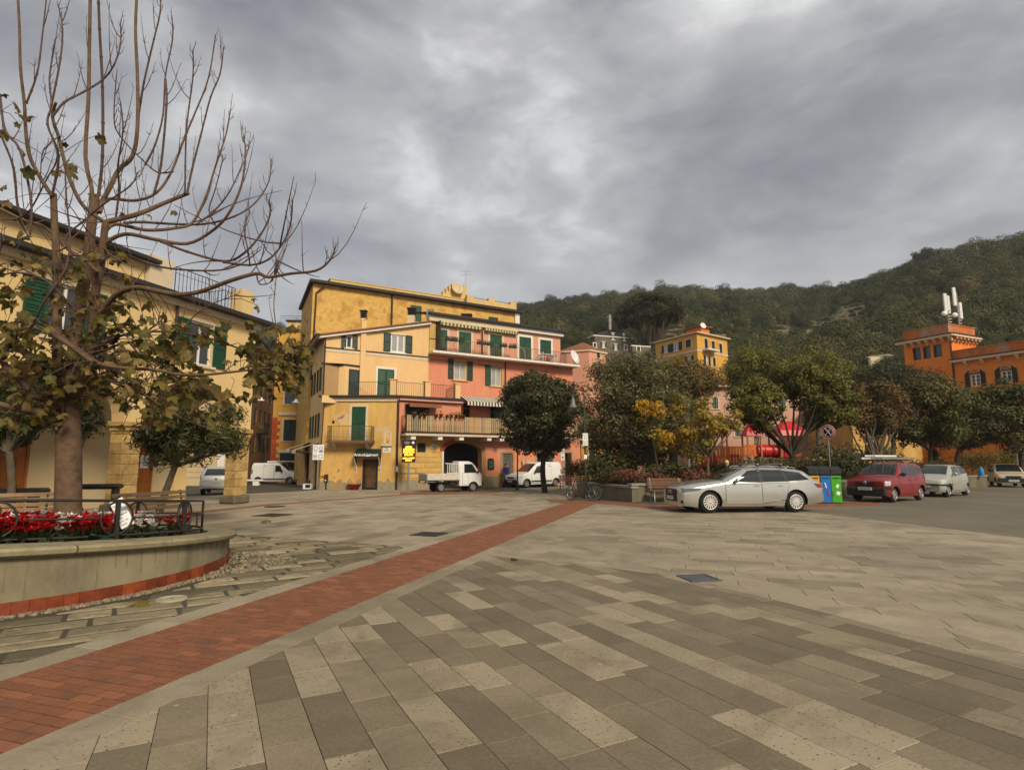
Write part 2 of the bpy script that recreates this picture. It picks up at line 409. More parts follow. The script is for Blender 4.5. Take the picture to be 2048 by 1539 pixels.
def stonemat(name, dark, light, pits=0.0, scale=1.0, rough=0.75, moss=None):
 m = bpy.data.materials.new(name); m.use_nodes = True; t = m.node_tree; l = t.links.new
 b = t.nodes['Principled BSDF']; b.inputs['Specular IOR Level'].default_value = 0.3
 co = N(t, 'ShaderNodeTexCoord'); src = co.outputs['Object']
 a = N(t, 'ShaderNodeAttribute', attribute_name='tone')
 nz = N(t, 'ShaderNodeTexNoise', inp={'Scale': 2.2 * scale, 'Detail': 9.0, 'Roughness': 0.7}); l(src, nz.inputs['Vector'])
 nf = N(t, 'ShaderNodeTexNoise', inp={'Scale': 38.0 * scale, 'Detail': 4.0, 'Roughness': 0.7}); l(src, nf.inputs['Vector'])
 s1 = N(t, 'ShaderNodeMath', operation='MULTIPLY_ADD', inp={1: 0.45, 2: -0.225}); l(nz.outputs[0], s1.inputs[0])
 s2 = N(t, 'ShaderNodeMath', operation='MULTIPLY_ADD', inp={1: 0.95, 2: -0.475}); l(nf.outputs[0], s2.inputs[0])
 s3 = N(t, 'ShaderNodeMath', operation='ADD'); l(s1.outputs[0], s3.inputs[0]); l(s2.outputs[0], s3.inputs[1])
 s4 = N(t, 'ShaderNodeMath', operation='ADD', use_clamp=True); l(s3.outputs[0], s4.inputs[0]); l(a.outputs['Fac'], s4.inputs[1])
 cm = N(t, 'ShaderNodeMix', data_type='RGBA'); l(s4.outputs[0], cm.inputs[0]); cm.inputs[6].default_value = (*dark, 1); cm.inputs[7].default_value = (*light, 1)
 cur = cm.outputs[2]
 nl = N(t, 'ShaderNodeTexNoise', inp={'Scale': 0.35, 'Detail': 5.0, 'Roughness': 0.6}); l(src, nl.inputs['Vector'])
 ml = N(t, 'ShaderNodeMapRange', inp={'From Min': 0.3, 'From Max': 0.7, 'To Min': 0.78, 'To Max': 1.15}); l(nl.outputs[0], ml.inputs[0])
 cc = N(t, 'ShaderNodeCombineColor'); [l(ml.outputs[0], cc.inputs[i]) for i in range(3)]
 mu = N(t, 'ShaderNodeMix', data_type='RGBA', blend_type='MULTIPLY'); mu.inputs[0].default_value = 1; l(cur, mu.inputs[6]); l(cc.outputs[0], mu.inputs[7]); cur = mu.outputs[2]
 if moss:
  mn = N(t, 'ShaderNodeMapRange', inp={'From Min': 0.5, 'From Max': 0.68});
  nm = N(t, 'ShaderNodeTexNoise', inp={'Scale': 4.5, 'Detail': 6.0, 'Roughness': 0.7}); l(src, nm.inputs['Vector']); l(nm.outputs[0], mn.inputs[0])
  mm = N(t, 'ShaderNodeMix', data_type='RGBA'); l(mn.outputs[0], mm.inputs[0]); l(cur, mm.inputs[6]); mm.inputs[7].default_value = (*moss, 1); cur = mm.outputs[2]
 bp = N(t, 'ShaderNodeBump', inp={'Strength': 0.5, 'Distance': 0.006}); l(nf.outputs[0], bp.inputs['Height'])
 if pits > 0:
  vo = N(t, 'ShaderNodeTexVoronoi', inp={'Scale': 27.0, 'Randomness': 1.0}); l(src, vo.inputs['Vector'])
  wn = N(t, 'ShaderNodeMath', operation='MULTIPLY_ADD', inp={1: 0.42, 2: 0.0}); l(nf.outputs[0], wn.inputs[0])
  lt = N(t, 'ShaderNodeMath', operation='SUBTRACT'); l(wn.outputs[0], lt.inputs[0]); l(vo.outputs['Distance'], lt.inputs[1])
  mr = N(t, 'ShaderNodeMapRange', inp={'From Min': 0.0, 'From Max': 0.05, 'To Min': 0.0, 'To Max': 1.0}); l(lt.outputs[0], mr.inputs[0])
  tm = N(t, 'ShaderNodeMapRange', inp={'From Min': 0.35, 'From Max': 0.75, 'To Min': 0.15 * pits, 'To Max': pits}); l(a.outputs['Fac'], tm.inputs[0])
  mp_ = N(t, 'ShaderNodeMath', operation='MULTIPLY'); l(mr.outputs[0], mp_.inputs[0]); l(tm.outputs[0], mp_.inputs[1])
  pm = N(t, 'ShaderNodeMix', data_type='RGBA'); l(mp_.outputs[0], pm.inputs[0]); l(cur, pm.inputs[6]); pm.inputs[7].default_value = (dark[0] * .6, dark[1] * .6, dark[2] * .62, 1); cur = pm.outputs[2]
 ns = N(t, 'ShaderNodeTexNoise', inp={'Scale': 1.15, 'Detail': 7.0, 'Roughness': 0.68, 'Distortion': 0.6}); l(src, ns.inputs['Vector'])
 ms_ = N(t, 'ShaderNodeMapRange', inp={'From Min': 0.47, 'From Max': 0.68, 'To Min': 0.0, 'To Max': 0.62}); l(ns.outputs[0], ms_.inputs[0])
 mk = N(t, 'ShaderNodeMix', data_type='RGBA'); l(ms_.outputs[0], mk.inputs[0]); l(cur, mk.inputs[6]); mk.inputs[7].default_value = (dark[0] * .75, dark[1] * .75, dark[2] * .75, 1); cur = mk.outputs[2]
 vg = N(t, 'ShaderNodeTexVoronoi', inp={'Scale': 1.9}); l(src, vg.inputs['Vector']); mg = N(t, 'ShaderNodeMapRange', inp={'From Min': 0.028, 'From Max': 0.045, 'To Min': 0.55, 'To Max': 0.0}); l(vg.outputs['Distance'], mg.inputs[0])
 mk = N(t, 'ShaderNodeMix', data_type='RGBA'); l(mg.outputs[0], mk.inputs[0]); l(cur, mk.inputs[6]); mk.inputs[7].default_value = (.42, .38, .30, 1); cur = mk.outputs[2]
 l(cur, b.inputs['Base Color']); l(bp.outputs[0], b.inputs['Normal'])
 rr = N(t, 'ShaderNodeMapRange', inp={'To Min': rough - .12, 'To Max': rough + .1}); l(nz.outputs[0], rr.inputs[0]); l(rr.outputs[0], b.inputs['Roughness'])
 return m
M_ground = mat('mortar', (0.062, 0.052, 0.035), 0.9, var=0.35, scale=1.2, bump=0.4, bscale=30)
M_near = stonemat('speckled_slab', (0.142, 0.113, 0.071), (0.345, 0.287, 0.190), pits=0.9)
M_far = stonemat('granite_slab', (0.18, 0.146, 0.096), (0.375, 0.317, 0.220), pits=0.4)
M_rough = stonemat('hewn_slab', (0.088, 0.074, 0.044), (0.345, 0.28, 0.165), pits=0.2, moss=(0.11, 0.095, 0.055))
M_brick = mat('paving_brick', (0.205, 0.080, 0.038), 0.88, var=0.14, scale=9.0, tone=0.26, bump=0.3, bscale=60, col2=(0.150, 0.072, 0.043), stain=0.52, detail=9)
M_asph = mat('asphalt', (0.150, 0.128, 0.088), 0.85, var=0.22, scale=0.6, bump=0.35, bscale=80, col2=(0.115, 0.10, 0.07), stain=0.54, detail=9)
M_setts = stonemat('old_setts', (0.13, 0.11, 0.075), (0.26, 0.215, 0.15), pits=0.1)
g = MB(); ys = [-60, 0, 10, 22, 37, 45, 59, 120, 640]
for a, b in zip(ys[:-1], ys[1:]):
 for x0, x1 in ((-640, -60), (-60, 0), (0, 2), (2, 5), (5, 8), (8, 11), (11, 14), (14, 60), (60, 640)):
  g.quad((x0, a, gz(x0, a) - .011), (x1, a, gz(x1, a) - .011), (x1, b, gz(x1, b) - .011), (x0, b, gz(x0, b) - .011))
tag(obj('ground', g, M_ground), kind='structure')
def sline(px0, py0, px1, py1):
 return ground(px0, py0), ground(px1, py1)
def AC(p): return (SD.x * p[0] + SD.y * p[1], SN.x * p[0] + SN.y * p[1])
def XY(a, c): return (SD.x * a + SN.x * c, SD.y * a + SN.y * c)
cL = (AC(ground(0, 1365))[1] + AC(ground(1130, 1005))[1]) / 2
cR = (AC(ground(0, 1497))[1] + AC(ground(1195, 1007))[1]) / 2
aEnd = AC(ground(1160, 1006))[0]
BW = 0.30
def arow(c0, c1, a0, a1, lens):
 out = []; a = a0
 while a < a1:
  ln = random.uniform(*lens); b = min(a + ln, a1); out.append([XY(a, c0), XY(a, c1), XY(b, c1), XY(b, c0)][::1]); a = b
 return [p if area(p) > 0 else p[::-1] for p in out]
brick = thing('brick_path', (0, 0, 0), 'long red brick strip running diagonally across the square', 'brick path', kind='structure')
polys = []; a = -0.5; k = 0; CW = 0.105; n_b = 6
while a < aEnd:
 w_ = (cR - cL) / n_b; o = (k % 2) * w_ / 2
 cs = [cL] + [cL + o + i * w_ for i in range(0 if o else 1, n_b + (0 if not o else 0))] + [cR]
 cs = sorted(set(round(c, 4) for c in cs))
 for c0, c1 in zip(cs[:-1], cs[1:]):
  if c1 - c0 > .02: polys.append([XY(a, c0), XY(a, c1), XY(a + CW, c1), XY(a + CW, c0)])
 a += CW; k += 1
polys = [p if area(p) > 0 else p[::-1] for p in polys]
lay(brick, 'brick', polys, M_brick, 0.008, lambda p: random.choice([.3, .4, .5, .5, .6, .95]), stuff_name='brick_courses', bev=0.004, wob=0.002)
cRB = cR + BW
Lp = [ground(1000, 1112), ground(1200, 1132), ground(1324, 1149), ground(1515, 1190), ground(1738, 1248), Vector((4.25, 4.3, 0)), Vector((5.2, 2.2, 0)), Vector((5.6, 0.8, 0))]
q0 = XY(AC(Lp[0])[0], cRB)
Z1 = [XY(-0.6, cRB), (5.6, 0.7)] + [V2(p) for p in Lp[::-1]][:-1] + [q0]
Z1 = Z1h = convex_hull(Z1)
stone = thing('stone_paving', (0, 0, 0), 'dark and pale speckled stone slabs in the foreground', 'stone paving', kind='structure')
pl = []
for rct in rows(-R45, 0.285, (0.42, 0.95), Z1, off=.1):
 q = inter(rct if area(rct) > 0 else rct[::-1], Z1)
 if q: pl.append(q)
def tone1(p): return random.choices([random.uniform(.02, .22), random.uniform(.3, .55), random.uniform(.7, 1.0)], [.44, .30, .26])[0]
lay(stone, 'slab', pl, M_near, 0.0018, tone1, wob=0.0016, bev=0.004)
bord = arow(cR, cRB, -0.6, aEnd, (.7, 1.15)) + arow(cL - BW, cL, -0.6, aEnd, (.7, 1.2))
lay(stone, 'border_slab', bord, M_far, 0.005, lambda p: random.uniform(.25, .8), wob=0.002)
gran = thing('granite_paving', (0, 0, 0), 'pale granite slabs in long rows across the middle of the square', 'granite paving', kind='structure')
asp_edge = [ground(1614, 1031), ground(1740, 1046), ground(1880, 1062), ground(2048, 1083)]
AS = [V2(p) for p in asp_edge] + [(11.3, 8.0), (12.3, 4.5), (13.5, 0.5)]
band_far = ground(1350, 1022)
Z2 = [XY(-1.0, cRB), (14, -2.0), (13.5, 0.5), (12.3, 4.5), (11.3, 8.0)] + [V2(p) for p in asp_edge[::-1]] + [(8.6, 18.4), (9.2, 20.3), V2(ground(1480, 1019)), V2(ground(1350, 1021)), V2(ground(1205, 1008)), XY(aEnd, cRB)]
Z2h = convex_hull([V2(p) for p in Z2])
pl = []
for rct in rows(SN, 0.36, (0.6, 1.35), Z2h, wj=.08):
 q = inter(rct if area(rct) > 0 else rct[::-1], Z2h)
 if q: pl += minus([q], Z1h)
lay(gran, 'slab', pl, M_far, 0.0026, lambda p: random.choices([random.uniform(.5, .8), random.uniform(.2, .4)], [.85, .15])[0], wob=0.0008, bev=.004)
PC, PR = Vector((-7.63, 8.56, 0)), 3.18
cLB = cL - BW
zb0, zb1 = ground(600, 1077), ground(900, 1098)
nb = Vector((zb1.x - zb0.x, zb1.y - zb0.y)).normalized(); nb = (-nb.y, nb.x)
dnb = nb[0] * zb0.x + nb[1] * zb0.y
s2a, s2b = ground(405, 1028), ground(800, 989)
c2 = (AC(s2a)[1] + AC(s2b)[1]) / 2; C2W = 0.62
hewn = thing('flagstone_paving', (0, 0, 0), 'worn hewn stone slabs with mossy joints beside the round planter', 'flagstone paving', kind='structure')
def leftzone(a0, a1, c0, c1):
 p = [XY(a0, c0), XY(a0, c1), XY(a1, c1), XY(a1, c0)]; return p if area(p) > 0 else p[::-1]
Z3 = clip(leftzone(-2, 16, -13, cLB), nb, dnb)
ud = Vector((0.84, 0.54))
pl = []
ring_out = [(PC.x + (PR + .28) * math.cos(t), PC.y + (PR + .28) * math.sin(t)) for t in [2 * math.pi * i / 40 for i in range(40)]]
for rct in rows(ud, 0.30, (0.42, 1.05), Z3, rg=.05, wj=.22):
 q = inter(rct if area(rct) > 0 else rct[::-1], Z3)
 if q:
  q = off_circle(q, PC, PR + .27)
  if len(q) >= 3 and abs(area(q)) > .02: pl.append(q)
lay(hewn, 'slab', pl, M_rough, 0.009, lambda p: random.choices([random.uniform(.0, .3), random.uniform(.5, 1.0)], [.45, .55])[0], wob=0.004, bev=0.014, jag=0.014)
M_peb = mat('river_pebble', (0.19, 0.15, 0.095), 0.7, var=0.3, scale=6, tone=0.5)
mb = MB()
for i in range(2600):
 t = random.uniform(-2.2, 2.0); r_ = PR + random.uniform(.02, .15 + max(0, .95 - abs(t - .32) * 2.1))
 s_ = random.uniform(.014, .03); x, y = PC.x + r_ * math.cos(t), PC.y + r_ * math.sin(t)
 mb.blob((x, y, -.006), (s_ * random.uniform(.8, 1.5), s_, .022), n=6, m=3, tone=random.random())
tag(obj('pebbles', mb, M_peb), 'river pebbles set in mortar round the foot of the planter', 'pebbles', kind='stuff')
flag = thing('pale_paving', (0, 0, 0), 'pale worn slabs between the brick strip and the arcade', 'paving', kind='structure')
Z4 = clip(leftzone(-2, 42, c2, cLB), (-nb[0], -nb[1]), -dnb)
pl = []
for rct in rows(SD, 0.42, (0.6, 1.5), Z4, wj=.1):
 q = inter(rct if area(rct) > 0 else rct[::-1], Z4)
 if q and sum(p[1] for p in q) / len(q) < 37 and max(p[0] for p in q) < 4.0:
  q = off_circle(q, PC, PR + .27)
  if len(q) >= 3 and abs(area(q)) > .02: pl.append(q)
lay(flag, 'slab', pl, M_far, 0.005, lambda p: random.choices([random.uniform(.55, .95), random.uniform(.15, .4)], [.84, .16])[0], wob=0.003)
Z5 = leftzone(0, 44, c2 - C2W - 9, c2 - C2W)
pl = []
for rct in rows(SD, 0.45, (0.7, 1.6), Z5, wj=.1):
 q = inter(rct if area(rct) > 0 else rct[::-1], Z5)
 if q and sum(p[1] for p in q) / len(q) < 41: pl.append(q)
lay(flag, 'flagstone', pl, M_far, 0.005, lambda p: random.uniform(.4, .95), limit=150, wob=0.003)
brick2 = thing('far_brick_path', (0, 0, 0), 'narrow red brick strip running from the arcade to the pickup truck', 'brick path', kind='structure')
polys = []; a = AC(s2a)[0] - 6
while a < AC(s2b)[0] + 8:
 for k in range(3): polys.append([XY(a, c2 - C2W + k * C2W / 3), XY(a, c2 - C2W + (k + 1) * C2W / 3), XY(a + .16, c2 - C2W + (k + 1) * C2W / 3), XY(a + .16, c2 - C2W + k * C2W / 3)])
 a += .16
polys = [p if area(p) > 0 else p[::-1] for p in polys]
lay(brick2, 'brick', polys, M_brick, 0.004, lambda p: random.uniform(.3, .8), stuff_name='brick_courses', limit=120, bev=0.004)
def band(name, label, px_up, px_lo, step=.2):
 t = thing(name, (0, 0, 0), label, 'brick path', kind='structure')
 up = [ground(*p) for p in px_up]; lo = [ground(*p) for p in px_lo]; st = MB(); cnt = 0
 for i in range(len(up) - 1):
  ln = max((up[i + 1] - up[i]).length, .01); k = max(1, int(ln / step))
  for j in range(k):
   for r in range(4):
    f = lambda t_, s_: (lo[i].lerp(lo[i + 1], t_)).lerp(up[i].lerp(up[i + 1], t_), s_)
    p = [V2(f(j / k, r / 4)), V2(f((j + 1) / k, r / 4)), V2(f((j + 1) / k, (r + 1) / 4)), V2(f(j / k, (r + 1) / 4))]
    slab_geo(st, p if area(p) > 0 else p[::-1], .004, tone=random.uniform(.3, .8), top=.004)
 tag(obj('brick_courses', st, M_brick, t), kind='stuff')
band('planter_brick_path', 'red brick band along the foot of the concrete planter', [(1090, 998), (1195, 1001), (1310, 1009), (1450, 1009), (1750, 1003)], [(1100, 1004), (1200, 1007.5), (1350, 1020), (1480, 1018), (1760, 1010)])
band('shop_brick_path', 'red brick band under the white pickup truck', [(800, 984), (900, 983), (1000, 981)], [(800, 989), (900, 988.5), (1000, 985)])
mb = MB(); poly = AS + [(90, 0.5), (90, 60), (32, 60), (31, 38), (14.5, 26), (11, 23.8), (9.3, 21.5), (8.7, 18.6)]
poly = poly if area(poly) > 0 else poly[::-1]
bm = bmesh.new(); vs = [bm.verts.new((p[0], p[1], gz(p[0], p[1]) - .004)) for p in poly]; bm.faces.new(vs); bmesh.ops.triangulate(bm, faces=bm.faces[:])
bmesh.ops.subdivide_edges(bm, edges=bm.edges[:], cuts=3);
for v in bm.verts: v.co.z = gz(v.co.x, v.co.y) - .004
me = bpy.data.meshes.new('asphalt_road'); bm.to_mesh(me); bm.free()
o = obj('asphalt_road', me, M_asph); tag(o, kind='structure')
sett = thing('sett_paving', (0, 0, 0), 'grey setts round the clipped tree', 'paving', kind='structure')
Z6 = [V2(ground(925, 985)), V2(ground(1085, 1000)), V2(ground(1155, 995)), V2(ground(1165, 975)), (5.5, 46), (-3, 41)]
Z6 = convex_hull(Z6); pl = []
for rct in rows(SN, 0.22, (0.25, 0.5), Z6, wj=.15):
 q = inter(rct if area(rct) > 0 else rct[::-1], Z6)
 if q: pl.append(q)
lay(sett, 'sett', pl, M_setts, 0.008, lambda p: random.random(), limit=0, stuff_name='sett_field', wob=0.004)
M_iron = mat('cast_iron', (0.05, 0.047, 0.045), 0.55, metal=0.4, var=0.3, scale=20, bump=0.3)
M_conc = mat('pale_concrete', (0.32, 0.28, 0.19), 0.8, var=0.2, scale=8, bump=.2)
def manhole(name, px, py, label, rnd, size, m, rz=0.3):
 p = ground(px, py); t = thing(name, p, label, 'manhole cover')
 a, b = MB(), MB()
 if rnd:
  a.ring(p + Vector((0, 0, .0)), (0, 0, 1), size / 2, .02, n=28); b.lathe(p, [(size / 2 - .02, -.01), (size / 2 - .02, .004), (size / 2 - .06, .008), (.0, .008)], n=24, smooth=False)
  for k in range(6): b.box(p + Vector((0, 0, .010)), (size * .6, .012, .004), rz=k * math.pi / 6)
 else:
  for s_ in (-1, 1):
   M_ = Matrix.Rotation(rz, 4, 'Z')
   a.box(p + M_ @ Vector((s_ * size / 2, 0, .004)), (.03, size + .03, .02), rz=rz); a.box(p + M_ @ Vector((0, s_ * size / 2, .005)), (size - .03, .03, .02), rz=rz)
  b.box(p + Vector((0, 0, 0)), (size - .035, size - .035, .014), rz=rz)
  for k in range(5): b.box(p + Matrix.Rotation(rz, 4, 'Z') @ Vector((0, (k - 2) * size / 6, .010)), (size * .8, .02, .006), rz=rz)
 obj('frame', a, m, t); obj('cover', b, m, t)
manhole('manhole_cover', 343, 1198, 'small round pale manhole cover beside the round planter', True, .30, M_conc)
manhole('manhole_cover', 858, 1068, 'dark square manhole cover left of the long brick strip', False, .62, M_iron, rz=-SD.x)
manhole('manhole_cover', 545, 1030, 'dark square manhole cover in the pale paving near the arcade', False, .8, M_iron, rz=-SD.x)
manhole('manhole_cover', 550, 1013, 'dark round manhole cover beside the narrow brick strip', True, .7, M_iron)
manhole('manhole_cover', 1398, 1156, 'bluish square drain cover at the edge of the dark slabs', False, .42, mat('zinc_cover', (.10, .105, .115), .5, metal=.3, var=.2), rz=.2)
# === building tools
class Wall:
 """a vertical wall plane: origin o, direction u (plan), outward normal n towards the square"""
 def __init__(s, o, u):
  s.o = Vector((o[0], o[1])); s.u = Vector((u[0], u[1])).normalized(); s.n = Vector((s.u.y, -s.u.x))
 def P(s, a, z, d=0.0): q = s.o + s.u * a + s.n * d; return Vector((q.x, q.y, z))
 def px(s, px, py):
  d = ray(px, py); den = d.x * s.n.x + d.y * s.n.y
  t = (s.o.x * s.n.x + s.o.y * s.n.y) / den; p = CAM + d * t
  return (Vector((p.x, p.y)) - s.o).dot(s.u), p.z
 def rect(s, x0, y0, x1, y1):
  mxx, my = (x0 + x1) / 2, (y0 + y1) / 2
  a0, a1 = s.px(x0, my)[0], s.px(x1, my)[0]; z1, z0 = s.px(mxx, y0)[1], s.px(mxx, y1)[1]
  return (min(a0, a1), z0, max(a0, a1), z1)
 def M(s, a, z, d=0.0):
  m = Matrix.Identity(4); p = s.P(a, z, d)
  m.col[0] = (s.u.x, s.u.y, 0, 0); m.col[1] = (0, 0, 1, 0); m.col[2] = (s.n.x, s.n.y, 0, 0); m.col[3] = (p.x, p.y, p.z, 1)
  return m
 def off(s, d): return Wall(s.o + s.n * d, s.u)
def wbox(mb, W, a0, z0, a1, z1, d0, d1, mi=0, tone=None, bev=0.0):
 """a box on the wall: along a0..a1, up z0..z1, out d0..d1"""
 M_ = W.M((a0 + a1) / 2, (z0 + z1) / 2, (d0 + d1) / 2)
 mb.box(M_.translation, (abs(a1 - a0), abs(z1 - z0), abs(d1 - d0)), mi, M=M_.to_3x3().to_4x4(), tone=tone, bev=bev)
def wall_sheet(mb, W, a0, z0, a1, z1, holes=(), depth=0.16, mi=0, mr=None, d=0.0, top=None):
 mr = mi if mr is None else mr; top = top or (lambda x: 1e9)
 hs = [(max(h[0], a0), max(h[1], z0), min(h[2], a1), min(h[3], z1)) for h in holes]
 hs = [h for h in hs if h[2] - h[0] > .02 and h[3] - h[1] > .02]
 xs = sorted(set([a0, a1] + [h[0] for h in hs] + [h[2] for h in hs])); zs = sorted(set([z0, z1] + [h[1] for h in hs] + [h[3] for h in hs]))
 for x, x2 in zip(xs[:-1], xs[1:]):
  for z, z2 in zip(zs[:-1], zs[1:]):
   cx_, cz_ = (x + x2) / 2, (z + z2) / 2
   if any(h[0] < cx_ < h[2] and h[1] < cz_ < h[3] for h in hs): continue
   ta, tb = min(z2, top(x)), min(z2, top(x2))
   if ta <= z + 1e-4 and tb <= z + 1e-4: continue
   if ta <= z:
    xm = x + (x2 - x) * (z - top(x)) / (top(x2) - top(x)); mb.add([W.P(xm, z, d), W.P(x2, z, d), W.P(x2, tb, d)], [(0, 1, 2)], mi); continue
   mb.quad(W.P(x, z, d), W.P(x2, z, d), W.P(x2, tb, d), W.P(x, ta, d), mi)
 for h in hs:
  b = [(h[0], h[1]), (h[2], h[1]), (h[2], h[3]), (h[0], h[3])]
  for i in range(4):
   p, q = b[i], b[(i + 1) % 4]
   mb.quad(W.P(p[0], p[1], d), W.P(p[0], p[1], d - depth), W.P(q[0], q[1], d - depth), W.P(q[0], q[1], d), mr)
M_shut = mat('green_shutter', (0.008, 0.055, 0.022), 0.45, var=0.2, scale=4, tone=.25)
M_shutd = mat('dark_green_shutter', (0.007, 0.028, 0.016), 0.45, var=0.25, scale=4, tone=.25)
M_shutb = mat('black_green_shutter', (0.006, 0.009, 0.008), 0.5, var=0.2)
M_wframe = mat('white_window_paint', (0.72, 0.70, 0.66), 0.45, var=0.06)
M_cream = mat('cream_trim', (0.62, 0.50, 0.33), 0.75, var=0.12, scale=2, col2=(.50, .38, .23), stain=.58)
M_white = mat('white_trim', (0.70, 0.66, 0.58), 0.7, var=0.12, scale=2)
M_glass = glassmat('window_glass', (0.035, 0.042, 0.045))
M_glassl = mat('curtained_glass', (0.33, 0.33, 0.33), 0.15, var=0.25, scale=1.5, spec=.6)
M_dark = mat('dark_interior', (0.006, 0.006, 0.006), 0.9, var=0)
M_black = mat('black_paint', (0.012, 0.012, 0.012), 0.45, var=0.15, scale=6)
M_rail = mat('rail_iron', (0.035, 0.028, 0.022), 0.5, metal=.3, var=.2, scale=10)
M_tile = mat('roof_tile', (0.23, 0.085, 0.045), 0.85, var=0.3, scale=6, tone=.3)
M_slate = mat('slate_edge', (0.03, 0.026, 0.024), 0.7, var=0.25, scale=6)
M_pipe = mat('brown_pipe', (0.045, 0.018, 0.012), 0.5, var=.2, scale=4)
M_terra = mat('terracotta', (0.30, 0.075, 0.035), 0.8, var=.2, scale=8)
M_lead = mat('grey_metal', (0.22, 0.22, 0.22), 0.5, metal=.4, var=.15, scale=8)
M_door = mat('varnished_wood', (0.33, 0.105, 0.018), 0.45, var=.25, scale=3, streak=True)
M_wood = mat('bench_wood', (0.30, 0.19, 0.10), 0.7, var=.25, scale=5)
M_woodd = mat('dark_bench_wood', (0.16, 0.075, 0.038), 0.65, var=.3, scale=5)
M_paper = mat('white_board', (0.78, 0.78, 0.76), 0.6, var=.04)
M_ink = mat('black_ink', (0.02, 0.02, 0.02), 0.6, var=0)
M_red = mat('signal_red', (0.45, 0.012, 0.012), 0.45, var=.08)
M_blue = mat('signal_blue', (0.02, 0.05, 0.25), 0.45, var=.08)
M_steel = mat('galvanised_steel', (0.30, 0.31, 0.31), 0.45, metal=.6, var=.15, scale=10)
M_postg = mat('green_grey_post', (0.045, 0.055, 0.045), 0.5, metal=.3, var=.2, scale=8)
def shutter(par, W, r, m=M_shut, d=.02, sl=8, th=.045):
 """one louvred leaf: stiles, rails and slats"""
 a0, z0, a1, z1 = r; mb = MB(); fw = min(.07, (a1 - a0) * .18)
 wbox(mb, W, a0, z0, a0 + fw, z1, d, d + th); wbox(mb, W, a1 - fw, z0, a1, z1, d, d + th)
 zz = [z0, (z0 + z1) / 2 - fw / 2, z1 - fw]
 for z in zz: wbox(mb, W, a0 + fw, z, a1 - fw, z + fw, d, d + th - .003)
 n = max(4, int((z1 - z0) / .11))
 for i in range(n):
  z = z0 + fw + (i + .5) * (z1 - z0 - 2 * fw) / n; hh = (z1 - z0 - 2 * fw) / n * .46
  p = [W.P(a0 + fw, z - hh, d + th * .75), W.P(a1 - fw, z - hh, d + th * .75), W.P(a1 - fw, z + hh, d + th * .25), W.P(a0 + fw, z + hh, d + th * .25)]
  mb.quad(*p, tone=random.uniform(.3, .7))
 wbox(mb, W, a0 + fw, z0 + fw, a1 - fw, z1 - fw, d, d + .006)
 return obj('shutter', mb, m, par)
def surround(par, W, r, m, wd=.13, d=.025, sill=True):
 a0, z0, a1, z1 = r; mb = MB()
 wbox(mb, W, a0 - wd, z0, a0, z1 + wd, 0, d); wbox(mb, W, a1, z0, a1 + wd, z1 + wd, 0, d); wbox(mb, W, a0, z1, a1, z1 + wd, 0, d - .002)
 if sill: wbox(mb, W, a0 - wd - .04, z0 - .09, a1 + wd + .04, z0, 0, .09)
 return obj('surround', mb, m, par)
def window(par, W, r, fm=None, gm=None, depth=.14, bars=(1, 0), name='window', fw=.06):
 """glazed window set back in its opening; sub-parts pane and frame"""
 fm = fm or M_wframe; gm = gm or M_glass
 a0, z0, a1, z1 = r; f = MB(); g_ = MB(); e = .004
 a0 += e; a1 -= e; z0 += e; z1 -= e
 wbox(f, W, a0, z0, a0 + fw, z1, -depth, -depth + .06); wbox(f, W, a1 - fw, z0, a1, z1, -depth, -depth + .06)
 wbox(f, W, a0 + fw, z0, a1 - fw, z0 + fw, -depth, -depth + .058); wbox(f, W, a0 + fw, z1 - fw, a1 - fw, z1, -depth, -depth + .058)
 for i in range(bars[0]):
  x = a0 + (a1 - a0) * (i + 1) / (bars[0] + 1); wbox(f, W, x - fw * .6, z0 + fw, x + fw * .6, z1 - fw, -depth, -depth + .055)
 for i in range(bars[1]):
  z = z0 + (z1 - z0) * (i + 1) / (bars[1] + 1); wbox(f, W, a0 + fw, z - .018, a1 - fw, z + .018, -depth, -depth + .05)
 wo_ = obj(name, f, fm, par)
 g_.quad(W.P(a0, z0, -depth + .01), W.P(a1, z0, -depth + .01), W.P(a1, z1, -depth + .01), W.P(a0, z1, -depth + .01))
 obj('pane', g_, gm, wo_)
 return wo_
def closed(par, W, r, m=M_shut, d=-.03):
 a0, z0, a1, z1 = r; c = (a0 + a1) / 2
 mb = MB(); wbox(mb, W, a0, z0, a1, z1, d - .07, d - .055);
 shutter(par, W, (a0 + .005, z0 + .005, c - .006, z1 - .005), m, d); shutter(par, W, (c + .006, z0 + .005, a1 - .005, z1 - .005), m, d)
 obj('window', mb, M_dark, par)
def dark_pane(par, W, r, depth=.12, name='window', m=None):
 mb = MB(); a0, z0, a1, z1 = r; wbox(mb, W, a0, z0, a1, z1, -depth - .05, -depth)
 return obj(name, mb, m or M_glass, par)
def railing(par, pts, h, sp=.11, m=None, name='railing', r=.009, orn=False, mid=False):
 m = m or M_rail; mb = MB()
 for a, b in zip(pts[:-1], pts[1:]):
  a, b = Vector(a), Vector(b); ln = (b - a).length; n = max(2, int(ln / sp)); U = Vector((0, 0, h))
  mb.tube([a + U, b + U], .016, n=6); mb.tube([a + Vector((0, 0, .05)), b + Vector((0, 0, .05))], .011, n=5)
  if mid: mb.tube([a + U * .82, b + U * .82], .009, n=5)
  for i in range(n + 1):
   p = a.lerp(b, i / n); mb.tube([p, p + U], r * (1.6 if i in (0, n) else 1), n=4, cap=False)
   if orn and i < n and i % 3 == 1:
    q = a.lerp(b, (i + .5) / n); ax = (b - a).normalized().cross(Vector((0, 0, 1)))
    for zz in (.3, .52, .7): mb.ring(q + Vector((0, 0, h * zz)), ax, sp * .42, .006, n=10, m=4)
 return obj(name, mb, m, par)
